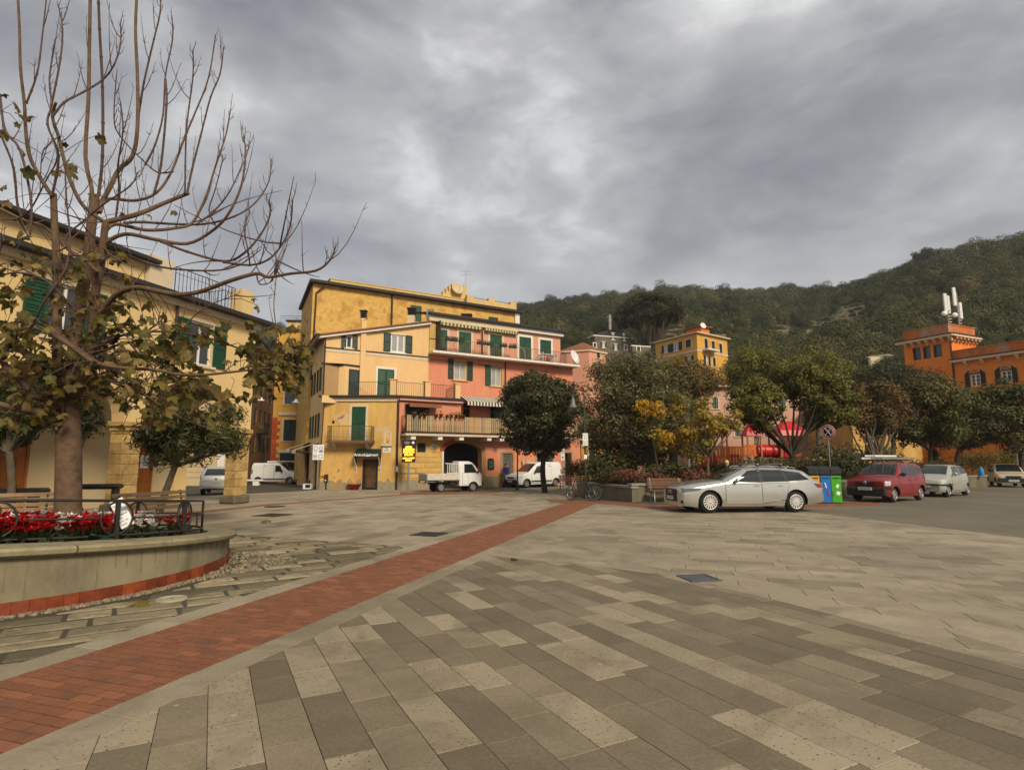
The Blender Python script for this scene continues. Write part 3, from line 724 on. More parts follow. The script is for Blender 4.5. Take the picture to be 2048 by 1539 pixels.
def chimney(par, p, sz, h, mbody, slots=3, louvre=True):
 b = MB(); b.box((p.x, p.y, p.z + h / 2), (sz, sz, h)); o = obj('chimney', b, mbody, par)
 c = MB(); z = p.z + h
 for i in range(slots):
  c.box((p.x, p.y, z + .06 + i * .17), (sz * 1.05, sz * 1.05, .06))
  c.box((p.x, p.y, z + .12 + i * .17), (sz * .6, sz * .6, .12))
 c.box((p.x, p.y, z + .05 + slots * .17), (sz * 1.2, sz * 1.2, .07))
 obj('chimney_cap', c, M_slate, o)
 return o
def downpipe(par, pts, r=.05, m=None, name='downpipe'):
 mb = MB(); mb.tube(pts, r, n=8)
 for i in range(1, 4):
  p = Vector(pts[0]).lerp(Vector(pts[-1]), i / 4) if len(pts) == 2 else None
  if p: mb.tube([p - Vector((0, 0, .03)), p + Vector((0, 0, .03))], r * 1.3, n=8)
 return obj(name, mb, m or M_pipe, par)
def plaster(name, col, dirt, stain=.57, var=.13, bump=.15, scale=1.6, streak=True):
 return mat(name, col, 0.85, var=var, scale=scale, col2=dirt, stain=stain, bump=bump, bscale=22, streak=streak, detail=8)
P_peach = plaster('peach_plaster', (0.72, 0.47, 0.215), (0.66, 0.40, 0.165), var=.07)
P_ochre = plaster('ochre_plaster', (0.61, 0.37, 0.11), (0.49, 0.27, 0.07), stain=.52, var=.16)
P_pink = plaster('pink_plaster', (0.63, 0.24, 0.135), (0.57, 0.215, 0.125), stain=.55, var=.1)
P_salmon = plaster('salmon_plaster', (0.63, 0.31, 0.20), (0.60, 0.27, 0.17), stain=.56, var=.08)
P_tall = plaster('mottled_ochre_plaster', (0.60, 0.365, 0.095), (0.44, 0.24, 0.058), stain=.5, var=.22, bump=.6, scale=3.4, streak=False)
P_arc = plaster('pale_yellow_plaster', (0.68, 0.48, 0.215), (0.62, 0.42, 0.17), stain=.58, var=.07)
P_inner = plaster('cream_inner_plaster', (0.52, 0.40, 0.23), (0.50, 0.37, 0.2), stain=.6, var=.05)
P_grey = plaster('grey_render_plinth', (0.27, 0.23, 0.15), (0.36, 0.24, 0.10), stain=.5, var=.25, bump=.4, scale=4)
P_alley = plaster('brown_plaster', (0.24, 0.105, 0.032), (0.15, 0.07, 0.025), stain=.5, var=.25)
P_orange = plaster('orange_plaster', (0.72, 0.215, 0.026), (0.64, 0.22, 0.055), stain=.56, var=.13)
P_yel = plaster('yellow_plaster', (0.62, 0.33, 0.055), (0.56, 0.32, 0.09), stain=.56, var=.1)
P_palepink = plaster('pale_pink_plaster', (0.58, 0.34, 0.25), (0.52, 0.30, 0.22), stain=.56, var=.1)
M_sand = mat('sandstone', (0.46, 0.30, 0.11), 0.9, var=.28, scale=5, tone=.22, bump=.4, bscale=40, col2=(.30, .18, .06), stain=.54)
# === the houses round the square
CU = Vector((0.864, 0.503)); CN = Vector((CU.y, -CU.x))
P1 = Vector((-7.91, 39.4))
Wp = Wall(P1, CU)
Wm = Wall(P1 - CN * 2.2, CU)
base = lambda W, a: gz(W.P(a, 0).x, W.P(a, 0).y) - .05
A0 = ground(636, 975); A0 = Vector((-13.05, 39.55))
Wo = Wall(A0, (P1 - A0)); LO = (P1 - A0).length
zt = Wp.px(793, 791)[1]
zfl = -.36
# --- peach house (left half)
ph = thing('peach_house', (A0.x, A0.y, zfl), 'peach and ochre house on the corner with green shutters, roof terrace and dark shop hood', 'house')
r_shop = Wo.rect(725, 918, 755.5, 979); r_shop = (r_shop[0], zfl, r_shop[2], r_shop[3])
r_gd = Wo.rect(703, 813, 731, 881)
r_vent = Wo.rect(664, 840.5, 669, 847)
mb = MB(); wall_sheet(mb, Wo, 0, zfl - .3, LO, zt, [r_shop, r_gd, r_vent])
obj('front_wall', mb, P_ochre, ph)
dark_pane(ph, Wo, r_vent, .1, 'vent', M_dark)
sd_ = Vector((-0.45, 0.893)); Ws = Wall(Vector((A0.x, A0.y)) + sd_ * 13, -sd_)
s_top = Wm.px(648, 668)[1]
holes = [(13 - a - .45, z, 13 - a + .45, z + 1.7) for a in (2.2, 5.0, 8.2) for z in (3.3, 6.6)] + [(13 - 3.2, zfl, 13 - 1.6, 2.3), (13 - 8.0, zfl, 13 - 5.6, 2.3)]
mb = MB(); wall_sheet(mb, Ws, 0, zfl - .6, 13, s_top, holes); obj('side_wall', mb, P_peach, ph)
for h in holes[:6]: window(ph, Ws, h, M_wframe, M_glass); shutter(ph, Ws, (h[0] - .48, h[1], h[0] - .02, h[3]), M_shutd); shutter(ph, Ws, (h[2] + .02, h[1], h[2] + .48, h[3]), M_shutd)
for h in holes[6:]: dark_pane(ph, Ws, h, .3, 'shop_opening', M_dark)
aL = Wm.px(648, 700)[0]; aR = Wm.px(858, 680)[0]; zL = Wm.px(648, 671)[1]; zR = Wm.px(857, 645)[1]
wins = {'a': Wm.rect(692.5, 669.5, 705, 696), 'b': Wm.rect(781.5, 669, 810, 705), 'd': Wm.rect(755, 738, 788, 792)}
wins['d'] = (wins['d'][0], zt + .02, wins['d'][2], wins['d'][3])
mb = MB(); wall_sheet(mb, Wm, aL, zt - .5, aR, zR, list(wins.values()), top=lambda a: zL + (zR - zL) * (a - aL) / (aR - aL))
obj('upper_wall', mb, P_peach, ph)
window(ph, Wm, wins['a'], M_wframe, M_glass, bars=(0, 0), fw=.09)
surround(ph, Wm, wins['a'], M_cream, .1)
shutter(ph, Wm, Wm.rect(682.5, 668, 692.3, 696.5), M_shutd); shutter(ph, Wm, Wm.rect(705.2, 669.5, 715, 697.5), M_shutd)
window(ph, Wm, wins['b'], M_wframe, M_glassl, bars=(1, 0), fw=.11); surround(ph, Wm, wins['b'], M_white, .06)
shutter(ph, Wm, Wm.rect(767, 665.5, 781, 702), M_shutd); shutter(ph, Wm, Wm.rect(810.5, 671, 824, 706), M_shutd)
closed(ph, Wm, wins['d'], M_shut); surround(ph, Wm, wins['d'], M_white, .16, sill=False)
mb = MB(); z0, z1 = Wm.px(650, 693)[1], Wm.px(856, 716)[1]; zs_ = (z0 + z1) / 2
ab0 = Wm.px(720.5, 690)[0]; ab1 = Wm.px(730.8, 690)[0]
for a, b in ((aL, ab0), (ab1, aR)): wbox(mb, Wm, a, zs_ - .25, b, zs_ - .03, 0, .03); wbox(mb, Wm, a, zs_ - .03, b, zs_ + .05, 0, .07, mi=1)
obj('string_course', mb, [M_cream, M_slate], ph)
zc = Wm.px(725, 655)[1]
mb = MB(); wbox(mb, Wm, ab0, zt, ab1, zc + .55, 0, .16); obj('chimney_breast', mb, P_peach, ph)
q = Wm.P((ab0 + ab1) / 2, zc + .55, -.05); chimney(ph, q, .42, .12, P_peach)
mb = MB()
for k in range(2):
 d0, d1, t0, t1, mi = ((-.3, .30, -.16, -.02, 0), (-9.0, .38, 0.0, .12, 1))[k]
 vs = [Wm.P(aL - .35, zL - .07 + t0, d0), Wm.P(aR + .05, zR + t0, d0), Wm.P(aR + .05, zR + t0, d1), Wm.P(aL - .35, zL - .07 + t0, d1)]
 vs += [v + Vector((0, 0, t1 - t0)) for v in vs]
 mb.add(vs, [(0, 3, 2, 1), (4, 5, 6, 7), (0, 1, 5, 4), (1, 2, 6, 5), (2, 3, 7, 6), (3, 0, 4, 7)], mi)
obj('roof', mb, [M_white, M_tile], ph)
mb = MB(); wbox(mb, Ws, 0, s_top, 13.2, s_top + .1, -.2, .7); obj('eave', mb, M_slate, ph)
cor = MB(); wbox(cor, Wo, -.15, zt - .38, LO, zt - .1, 0, .10); wbox(cor, Wo, -.25, zt - .1, LO + .1, zt + .03, -.02, .30, mi=1)
obj('cornice', cor, [M_cream, M_slate], ph)
aC = Wp.px(921, 850)[0]
tp = [Wo.P(-.1, 0, .1), Wo.P(LO, 0, .1), Wp.P(aC, 0, .1), Wm.P(Wm.px(921, 800)[0] , 0, -.1), Wm.P(aL, 0, -.1)]
mb = MB(); mb.prism([V2(p) for p in tp], zt - .12, zt - .01); obj('terrace_floor', mb, M_terra, ph)
h0, h1 = Wo.px(652, 760)[0], Wo.px(690, 760)[0]; zh = Wo.px(670, 731)[1]
hb_ = Wo.P(h1, 0, -.02); hend = Wm.P(Wm.px(719, 760)[0], 0, .0)
plan = [V2(Wo.P(h0, 0, -.02)), V2(hb_), V2(hend), V2(Wm.P(aL, 0))]
mb = MB(); mb.prism(plan, zt, zh); obj('terrace_room', mb, P_peach, ph)
Wh = Wall((hb_.x, hb_.y), (hend.x - hb_.x, hend.y - hb_.y)); lh = math.hypot(hend.x - hb_.x, hend.y - hb_.y)
mb = MB(); wbox(mb, Wh, lh * .30, zt + .05, lh * .92, zh - .25, .0, .03); obj('terrace_door', mb, M_glass, ph)
mb = MB(); wbox(mb, Wh, lh * .24, zt + .05, lh * .30, zh - .2, .0, .05); wbox(mb, Wh, lh * .92, zt + .05, lh * .98, zh - .2, .0, .05); wbox(mb, Wh, lh * .3, zh - .25, lh * .92, zh - .2, 0, .05); obj('door_frame', mb, M_shutd, ph)
mb = MB(); cxy = Vector((sum(p[0] for p in plan) / 4, sum(p[1] for p in plan) / 4)); pl2 = [V2(cxy + (Vector(p) - cxy) * 1.13) for p in plan]
mb.prism(pl2, zh, zh + .13); obj('terrace_roof', mb, M_slate, ph)
posts = [(Wo, Wo.px(793, 770)[0] - .25), (Wp, Wp.px(856.5, 770)[0]), (Wp, Wp.px(916.5, 780)[0])]
zp = zt + 1.12; pp = []
for W_, a in posts:
 mb = MB(); wbox(mb, W_, a - .2, zt, a + .2, zp, -.42, -.04); wbox(mb, W_, a - .25, zp, a + .25, zp + .07, -.47, .01); obj('terrace_post', mb, P_peach, ph); pp.append(W_.P(a, zt, -.2))
railing(ph, [Wo.P(h1 + .1, zt, -.2), pp[0] - Vector((.2, 0, 0))], 1.0, .13, orn=False)
railing(ph, [pp[0] + Vector((.22, .05, 0)), pp[1] - Vector((.2, .1, 0))], 1.0, .13)
railing(ph, [pp[1] + Vector((.2, .1, 0)), pp[2] - Vector((.2, .1, 0))], 1.0, .13)
railing(ph, [pp[2] + Vector((-.15, .25, 0)), Wm.P(Wm.px(893, 790)[0], zt, .05)], 1.0, .13)
dpt = dark_pane(ph, Wo, (r_gd[0], r_gd[1], r_gd[2], r_gd[3]), .14, 'balcony_recess', M_dark)
closed(ph, Wo, (r_gd[0], r_gd[1], r_gd[2], r_gd[3]), M_shut, -.06); surround(ph, Wo, r_gd, M_cream, .17, .03, sill=False)
b0, b1 = Wo.px(663, 870)[0], Wo.px(748, 870)[0]; zb = r_gd[1] - .02
mb = MB(); wbox(mb, Wo, b0 - .08, zb - .13, b1 + .08, zb, 0, .85); wbox(mb, Wo, b0 - .02, zb - .2, b1 + .02, zb - .13, 0, .72, mi=1)
for a in (b0 + .35, b1 - .35):
 for k in range(4): wbox(mb, Wo, a - .11, zb - .28 - k * .1, a + .11, zb - .2 - k * .1 + .02, 0, .62 - k * .15, mi=1)
bal = obj('balcony', mb, [M_woodd, M_cream], ph)
railing(bal, [Wo.P(b0, zb, .02), Wo.P(b0, zb, .8), Wo.P(b1, zb, .8), Wo.P(b1, zb, .02)], .98, .10, m=mat('olive_rail', (.10, .085, .04), .55, metal=.2), orn=True)
f = MB(); g_ = MB(); a0, z0, a1, z1 = r_shop
for p in ((a0, z0, a0 + .16, z1), (a1 - .1, z0, a1, z1)): wbox(f, Wo, *p, -.12, .02)
wbox(f, Wo, a0 + .16, z1 - .2, a1 - .1, z1, -.12, .018); wbox(f, Wo, a0 + .16, z0, a1 - .1, z0 + .22, -.12, .018)
sd2 = obj('shop_door', f, M_black, ph)
g_.quad(Wo.P(a0 + .16, z0 + .22, -.08), Wo.P(a1 - .1, z0 + .22, -.08), Wo.P(a1 - .1, z1 - .2, -.08), Wo.P(a0 + .16, z1 - .2, -.08)); obj('pane', g_, mat('brown_shop_glass', (.085, .045, .018), .15, var=.5, scale=2.5, spec=.6), sd2)
ra = Wo.rect(713, 897, 764, 935); a0, a1 = ra[0] + .05, ra[2] - .05; zt_ = ra[3]; zb_ = Wo.px(738, 913)[1]
hm = MB(); nseg = 8; prof = [(0.0, zt_), (.32, zt_ - .06), (.62, zt_ - .22), (.78, zt_ - .48), (.80, zb_)]
for i in range(len(prof) - 1):
 (d0, z0), (d1, z1) = prof[i], prof[i + 1]
 hm.quad(Wo.P(a0, z0, d0), Wo.P(a0, z1, d1), Wo.P(a1, z1, d1), Wo.P(a1, z0, d0))
for a in (a0, a1):
 hm.add([Wo.P(a, z, d) for d, z in prof] + [Wo.P(a, zb_ - .55, .1), Wo.P(a, zt_, 0)], [tuple(range(len(prof) + 2))])
 hm.tube([Wo.P(a, zb_, .75), Wo.P(a, zb_ - .9, .06)], .02, n=5, mi=1); hm.tube([Wo.P(a, zb_ - .1, .06), Wo.P(a, zb_ - 1.1, .06)], .022, n=5, mi=1)
hood = obj('shop_hood', hm, [mat('dark_green_canvas', (.006, .016, .012), .7, var=.2), M_wframe], ph)
tm = MB(); M_ = Wo.M((a0 + a1) / 2, (zt_ - .48 + zb_) / 2 + .09, .80) @ Matrix.Rotation(R(-3), 4, 'X')
text_mb(tm, 'Articoli balneari', M_, .25, bold=.004, extrude=.012); wbox(tm, Wo, (a0 + a1) / 2 - .05, zb_ + .03, (a0 + a1) / 2 + .25, zb_ + .08, .79, .815)
obj('lettering', tm, M_paper, hood)
rn = Wo.rect(771, 863, 780.5, 887); mb = MB(); n = 10
cx_ = (rn[0] + rn[2]) / 2; hw = (rn[2] - rn[0]) / 2
out_ = [(cx_ + (hw + .1) * math.cos(t), rn[3] - hw + (hw + .1) * math.sin(t)) for t in [math.pi * i / n for i in range(n + 1)]]; out_ = [(cx_ + hw + .1, rn[1])] + out_ + [(cx_ - hw - .1, rn[1])]
inn = [(cx_ + hw * math.cos(t), rn[3] - hw + hw * math.sin(t)) for t in [math.pi * i / n for i in range(n + 1)]]; inn = [(cx_ + hw, rn[1])] + inn + [(cx_ - hw, rn[1])]
for i in range(len(out_) - 1): mb.quad(Wo.P(*out_[i], .03), Wo.P(*out_[i + 1], .03), Wo.P(*inn[i + 1], .03), Wo.P(*inn[i], .03)); mb.quad(Wo.P(*inn[i], .03), Wo.P(*inn[i + 1], .03), Wo.P(*inn[i + 1], .004), Wo.P(*inn[i], .004), mi=1)
mb.add([Wo.P(*p, .004) for p in inn], [tuple(range(len(inn)))], 1)
mb.lathe(Wo.P(cx_, rn[1] + .1, .02), [(.06, 0), (.05, .25), (.03, .3), (.05, .36), (.0, .42)], n=8, mi=1)
rs_ = Wo.rect(763.5, 888, 784, 891.5); wbox(mb, Wo, rs_[0], rs_[1], rs_[2], rs_[3], 0, .16)
obj('niche', mb, [M_cream, P_ochre], ph)
rp = Wo.rect(766, 892.5, 781.5, 905); mb = MB(); wbox(mb, Wo, *rp, 0, .03); pq = obj('street_plaque', mb, M_white, ph)
tm = MB(); text_mb(tm, 'VIA\nROMA', Wo.M((rp[0] + rp[2]) / 2, (rp[1] + rp[3]) / 2, .031), .14); obj('lettering', tm, M_ink, pq)
rb = Wo.rect(649.5, 948, 656.5, 963); mb = MB(); wbox(mb, Wo, rb[0], rb[1], rb[2], rb[3], -.02, .1); wbox(mb, Wo, rb[0] + .05, rb[1] + .06, rb[0] + .14, rb[1] + .15, .1, .12, mi=1); wbox(mb, Wo, (rb[0] + rb[2]) / 2 - .04, zfl, (rb[0] + rb[2]) / 2 + .04, rb[1], 0, .07)
obj('meter_box', mb, [M_pipe, M_white], ph)
zpl = Wo.px(700, 962)[1]; xs = np.linspace(0, LO, 40); pls = [MB(), MB()]; hs = [zpl + .18 * math.sin(i * 1.3) * random.random() + random.uniform(-.1, .1) for i in range(40)]
for i in range(39):
 if r_shop[0] - .05 < (xs[i] + xs[i + 1]) / 2 < r_shop[2] + .05: continue
 pls[int(xs[i] > r_shop[0])].quad(Wo.P(xs[i], zfl - .2, .012), Wo.P(xs[i + 1], zfl - .2, .012), Wo.P(xs[i + 1], hs[i + 1], .012), Wo.P(xs[i], hs[i], .012))
for mb in pls: obj('plinth', mb, P_grey, ph)
def patch(W, c, rx, rz, m, par, name='bare_patch', n=14, d=.008, seed=1):
 rnd = random.Random(seed); a, z = c; vs = [W.P(a, z, d)]
 ph_ = [rnd.uniform(0, 6.28) for _ in range(3)]
 for i in range(n):
  t = 2 * math.pi * i / n; k = 1 + .25 * math.sin(2 * t + ph_[0]) + .18 * math.sin(3 * t + ph_[1]) + rnd.uniform(-.1, .1)
  vs.append(W.P(a + rx * k * math.cos(t), z + rz * k * math.sin(t), d))
 mb = MB(); mb.add(vs, [(0, i + 1, (i + 1) % n + 1) for i in range(n)]); return obj(name, mb, m, par)
P_bare = plaster('bare_plaster', (0.60, 0.40, 0.20), (0.55, 0.35, 0.16), var=.15)
for i, (x, y, rx, rz) in enumerate(((687, 838, .45, .35), (680, 832, .3, .25), (764, 858, .7, .18), (775, 868, .3, .35), (658, 893, .6, .12), (672, 896, .55, .10), (699, 884, .3, .08))):
 patch(Wo, Wo.px(x, y), rx, rz, P_bare, ph, seed=i)
for i, (x, y, rx, rz) in enumerate(((677, 941, .10, .09), (669, 955, .07, .07))):
 patch(Wo, Wo.px(x, y), rx, rz, P_grey, ph, seed=20 + i)
downpipe(ph, [Wm.P(aL + .05, zL - .15, .1), Wm.P(aL + .05, zt + .1, .1)])
downpipe(ph, [Wo.P(.12, zt - .1, .12), Wo.P(.02, 1.2, .12), Wo.P(.02, .6, .12), Wo.P(.5, .6, .1)], .035)
mb = MB()
for k, (a0, a1, zz) in enumerate(((13 - 3.6, 13 - 1.2, 2.55), (13 - 8.2, 13 - 5.2, 2.7))):
 mb.quad(Ws.P(a0, zz + .35, .02), Ws.P(a0, zz - .15, 1.5), Ws.P(a1, zz - .15, 1.5), Ws.P(a1, zz + .35, .02)); mb.quad(Ws.P(a0, zz - .15, 1.5), Ws.P(a0, zz - .4, 1.5), Ws.P(a1, zz - .4, 1.5), Ws.P(a1, zz - .15, 1.5), mi=1)
 for a in (a0, a1): mb.tube([Ws.P(a, zz - .15, 1.48), Ws.P(a, zz - .5, .02)], .02, n=5, mi=2)
obj('alley_awning', mb, [M_cream, M_paper, M_rail], ph)
# --- pink house (right half)
pk = thing('pink_house', (P1.x, P1.y, zfl), 'long pink house with white balcony band, wooden slat balcony and archway', 'house')
aPE = Wp.px(1161, 920)[0]
zf1 = Wp.px(900, 869)[1]
ra = Wp.rect(887, 885, 963, 972); arch = (ra[0], zfl, ra[2], ra[3]); zsp = Wp.px(886, 902)[1]
r_w0 = Wp.rect(834.5, 885.5, 851.5, 904); r_gdr = Wp.rect(1005, 906, 1025, 968); r_gdr = (r_gdr[0], zfl, r_gdr[2], r_gdr[3])
r_s1 = Wp.rect(1074, 905, 1105, 968); r_s1 = (r_s1[0], zfl, r_s1[2], r_s1[3]); r_s2 = Wp.rect(1130, 905, 1143, 966); r_s2 = (r_s2[0], zfl, r_s2[2], r_s2[3])
aRust = Wp.px(886, 940)[0]
mb = MB(); wall_sheet(mb, Wp, 0, zfl - .3, arch[0], zf1, [r_w0], mi=1); wall_sheet(mb, Wp, arch[2], zfl - .3, aPE, zf1, [r_gdr, r_s1, r_s2])
ac = (arch[0] + arch[2]) / 2; ar = (arch[2] - arch[0]) / 2; av = arch[3] - zsp; NA = 20
pts = [(ac - ar * math.cos(math.pi * i / NA), zsp + av * math.sin(math.pi * i / NA)) for i in range(NA + 1)]
for i in range(NA):
 mb.quad(Wp.P(*pts[i]), Wp.P(*pts[i + 1]), Wp.P(pts[i + 1][0], zf1), Wp.P(pts[i][0], zf1)); mb.quad(Wp.P(*pts[i]), Wp.P(*pts[i], -.6), Wp.P(*pts[i + 1], -.6), Wp.P(*pts[i + 1]))
for a in (arch[0], arch[2]): mb.quad(Wp.P(a, zfl), Wp.P(a, zfl, -.6), Wp.P(a, zsp, -.6), Wp.P(a, zsp))
obj('ground_floor_wall', mb, [P_pink, mat('rusticated_yellow', (.56, .36, .125), .85, var=.12, scale=2, bump=.2, bscale=20)], pk)
mb = MB(); tw = .32
for i in range(NA):
 o0 = (ac - (ar + tw) * math.cos(math.pi * i / NA), zsp + (av + tw) * math.sin(math.pi * i / NA)); o1 = (ac - (ar + tw) * math.cos(math.pi * (i + 1) / NA), zsp + (av + tw) * math.sin(math.pi * (i + 1) / NA))
 mi = 0 if i < 8 else 1
 mb.quad(Wp.P(*pts[i], .05), Wp.P(*pts[i + 1], .05), Wp.P(*o1, .05), Wp.P(*o0, .05), mi); mb.quad(Wp.P(*o0, .05), Wp.P(*o1, .05), Wp.P(*o1, 0), Wp.P(*o0, 0), mi); mb.quad(Wp.P(*pts[i], .05), Wp.P(*pts[i], 0), Wp.P(*pts[i + 1], 0), Wp.P(*pts[i + 1], .05), mi)
wbox(mb, Wp, arch[2] + .0, zfl, arch[2] + tw, zsp, 0, .05, mi=1); wbox(mb, Wp, arch[0] - .12, zfl, arch[0], zsp, 0, .04, mi=2)
obj('arch_trim', mb, [mat('red_arch', (.36, .05, .025), .8, var=.2), mat('tan_arch', (.34, .20, .075), .85, var=.25, scale=6), M_white], pk)
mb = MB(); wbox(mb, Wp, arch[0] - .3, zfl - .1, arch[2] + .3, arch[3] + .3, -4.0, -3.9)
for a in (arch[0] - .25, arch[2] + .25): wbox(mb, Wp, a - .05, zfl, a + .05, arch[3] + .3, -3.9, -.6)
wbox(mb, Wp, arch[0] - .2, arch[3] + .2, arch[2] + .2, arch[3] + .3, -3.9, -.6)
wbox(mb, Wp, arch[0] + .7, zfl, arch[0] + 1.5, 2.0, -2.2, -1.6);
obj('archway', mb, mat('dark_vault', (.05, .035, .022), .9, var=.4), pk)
mb = MB(); nrow = 8; zr0 = Wp.px(840, 957)[1]; rh = (zf1 - .25 - zr0) / nrow
rz = lambda k: zr0 + k * rh
for k in range(nrow):
 a = .25 + (k % 2) * .55 - .5
 while a < arch[0] - .15:
  b = min(a + 1.15, arch[0] - .14); a_ = max(a, .22)
  if not (k >= nrow - 3 and a_ < r_w0[2] + .05 and b > r_w0[0] - .05) and b - a_ > .15:
   ob = MB(); wbox(ob, Wp, a_ + .05, rz(k) + .05, b - .05, rz(k + 1) - .05, 0, .035, bev=.015, tone=random.random()); obj('block', ob, mat('yellow_block', (.58, .36, .10), .85, var=.12, tone=.12), pk)
  a += 1.15
dark_pane(pk, Wp, r_w0, .12)
for a_, b_, z_ in ((.1, arch[0] - .13, Wp.px(840, 958)[1]), (arch[2] + tw + .01, r_gdr[0] - .17, Wp.px(985, 952)[1]), (r_gdr[2] + .17, r_s1[0] - .14, Wp.px(1040, 951)[1])):
 mb = MB(); wbox(mb, Wp, a_, zfl - .2, b_, z_, 0, .02); obj('plinth', mb, P_grey, pk)
window(pk, Wp, r_gdr, mat('grey_door', (.14, .13, .10), .5), mat('grey_glass', (.10, .10, .085), .2, var=.3, spec=.6), bars=(0, 0), name='door', fw=.14)
mb = MB(); wbox(mb, Wp, r_gdr[0] - .16, zfl, r_gdr[0], r_gdr[3] + .16, 0, .03); wbox(mb, Wp, r_gdr[2], zfl, r_gdr[2] + .16, r_gdr[3] + .16, 0, .03); wbox(mb, Wp, r_gdr[0], r_gdr[3], r_gdr[2], r_gdr[3] + .16, 0, .028); obj('door_surround', mb, mat('tan_stone', (.32, .2, .1), .85, var=.2), pk)
for r in (r_s1, r_s2):
 dark_pane(pk, Wp, r, .5, 'shop_door', M_dark); surround(pk, Wp, r, mat('grey_surround', (.30, .24, .19), .8, var=.15), .13, .03, sill=False)
rc = Wp.rect(975, 919, 987, 938); mb = MB(); wbox(mb, Wp, *rc, 0, .1); wbox(mb, Wp, rc[0] + .07, rc[1] + .09, rc[2] - .07, rc[3] - .08, .1, .108, mi=1); wbox(mb, Wp, rc[0] + .05, rc[3] + .05, rc[2] - .05, rc[3] + .1, 0, .14)
obj('notice_case', mb, [M_black, mat('notice_green', (.03, .09, .05), .3, var=.4, scale=5)], pk)
rl = Wp.rect(860, 888, 875, 897); mb = MB(); c_ = ((rl[0] + rl[2]) / 2, (rl[1] + rl[3]) / 2)
el = [Wp.P(c_[0] + (rl[2] - rl[0]) / 2 * math.cos(t), c_[1] + (rl[3] - rl[1]) / 2 * math.sin(t), .03) for t in [2 * math.pi * i / 18 for i in range(18)]]
mb.add(el, [tuple(range(18))]); mb.add([v - Vector((Wp.n.x, Wp.n.y, 0)) * .03 for v in el] + el, [(i, (i + 1) % 18, 18 + (i + 1) % 18, 18 + i) for i in range(18)])
pq = obj('oval_sign', mb, M_white, pk); tm = MB(); text_mb(tm, 'CANTINA', Wp.M(c_[0], c_[1], .031), .12); obj('lettering', tm, M_ink, pq)
r_bw = Wp.rect(811, 808, 857.5, 842); r_bw = (r_bw[0], zf1 + .05, r_bw[2], r_bw[3])
mb = MB(); wall_sheet(mb, Wp, 0.0, zf1, aC, zt - .12, [r_bw]);
e = Wm.P(Wm.px(921, 800)[0], 0); s_ = Wp.P(aC, 0)
mb.quad(Vector((s_.x, s_.y, zf1)), Vector((e.x, e.y, zf1)), Vector((e.x, e.y, zt - .1)), Vector((s_.x, s_.y, zt - .1)))
obj('annex_wall', mb, P_pink, pk)
window(pk, Wp, r_bw, mat('dark_green_frame', (.02, .035, .025), .5), M_glass, bars=(1, 0), fw=.14, name='balcony_window')
cor = MB(); wbox(cor, Wp, 0.12, zt - .30, aC + .1, zt - .12, 0, .22); wbox(cor, Wp, 0.1, zt - .12, aC + .15, zt + .03, -.02, .32, mi=1)
obj('cornice', cor, [mat('pink_cornice', (.55, .30, .24), .8, var=.1), M_slate], pk)
mb = MB(); wbox(mb, Wp, .55, zt - .62, 2.9, zt - .55, .0, 1.0); wbox(mb, Wp, .55, zt - .8, 2.9, zt - .62, .94, 1.0); obj('rolled_awning', mb, M_tile, pk)
downpipe(pk, [Wp.P(.06, zt - .3, .10), Wp.P(.06, zfl, .10)], .075)
mb = MB(); wbox(mb, Wp, -.02, .9, .14, 1.25, .17, .2); obj('pipe_label', mb, M_paper, pk)
aM1 = Wm.px(1121, 720)[0]; zbal = Wm.px(1000, 718)[1]; aB0 = aR; aBE = Wm.px(1147, 727)[0]
wm1 = Wm.rect(907.7, 723, 932.5, 760); wm2 = Wm.rect(982, 733, 1003, 772)
d1 = Wm.rect(926, 806, 940.5, 843); d2 = Wm.rect(980, 806, 1009, 846)
d1 = (d1[0], zf1 + .03, d1[2], d1[3]); d2 = (d2[0], zf1 + .03, d2[2], d2[3])
mb = MB(); wall_sheet(mb, Wm, aB0, zf1 - .3, aBE - .1, zbal - .1, [wm1, wm2, d1, d2]); obj('main_wall', mb, P_pink, pk)
for r in (wm1, wm2): window(pk, Wm, r, M_cream, M_glassl, bars=(1, 0), fw=.09)
surround(pk, Wm, wm1, mat('tan_surround', (.50, .30, .10), .8, var=.15), .12); surround(pk, Wm, wm2, _M['tan_surround'], .12)
shutter(pk, Wm, Wm.rect(896, 717, 906.5, 757), M_shutd); shutter(pk, Wm, Wm.rect(934, 722, 945, 761), M_shutd); shutter(pk, Wm, Wm.rect(970, 729, 981, 771), M_shut)
for r in (d1, d2): dark_pane(pk, Wm, r, .2, 'balcony_door', M_dark); surround(pk, Wm, r, _M['tan_surround'], .12, sill=False)
shutter(pk, Wm, (d2[2] - .9, d2[1], d2[2] - .1, d2[3]), M_shutd, d=-.1)
ap = Wm.px(1010, 760)[0]; downpipe(pk, [Wm.P(ap, zbal - .15, .08), Wm.P(ap, zf1, .08)], .05)
aw0, aw1 = Wm.px(920, 800)[0] + .02, Wm.px(1012, 800)[0] + .5; za = Wm.px(960, 797)[1] + .15
mb = MB(); n = 34
for i in range(n):
 a, b = aw0 + (aw1 - aw0) * i / n, aw0 + (aw1 - aw0) * (i + 1) / n
 mb.quad(Wm.P(a, za, .05), Wm.P(a, za - .55, 1.35), Wm.P(b, za - .55, 1.35), Wm.P(b, za, .05), i % 2); mb.quad(Wm.P(a, za - .55, 1.35), Wm.P(a, za - .85, 1.35), Wm.P(b, za - .85, 1.35), Wm.P(b, za - .55, 1.35), i % 2)
obj('striped_awning', mb, [mat('awning_white', (.66, .60, .50), .8, var=.1), mat('awning_green', (.05, .055, .04), .8, var=.1)], pk)
bq0, bq1 = Wp.px(803, 855)[0], aPE - 1.0; PD = 1.0
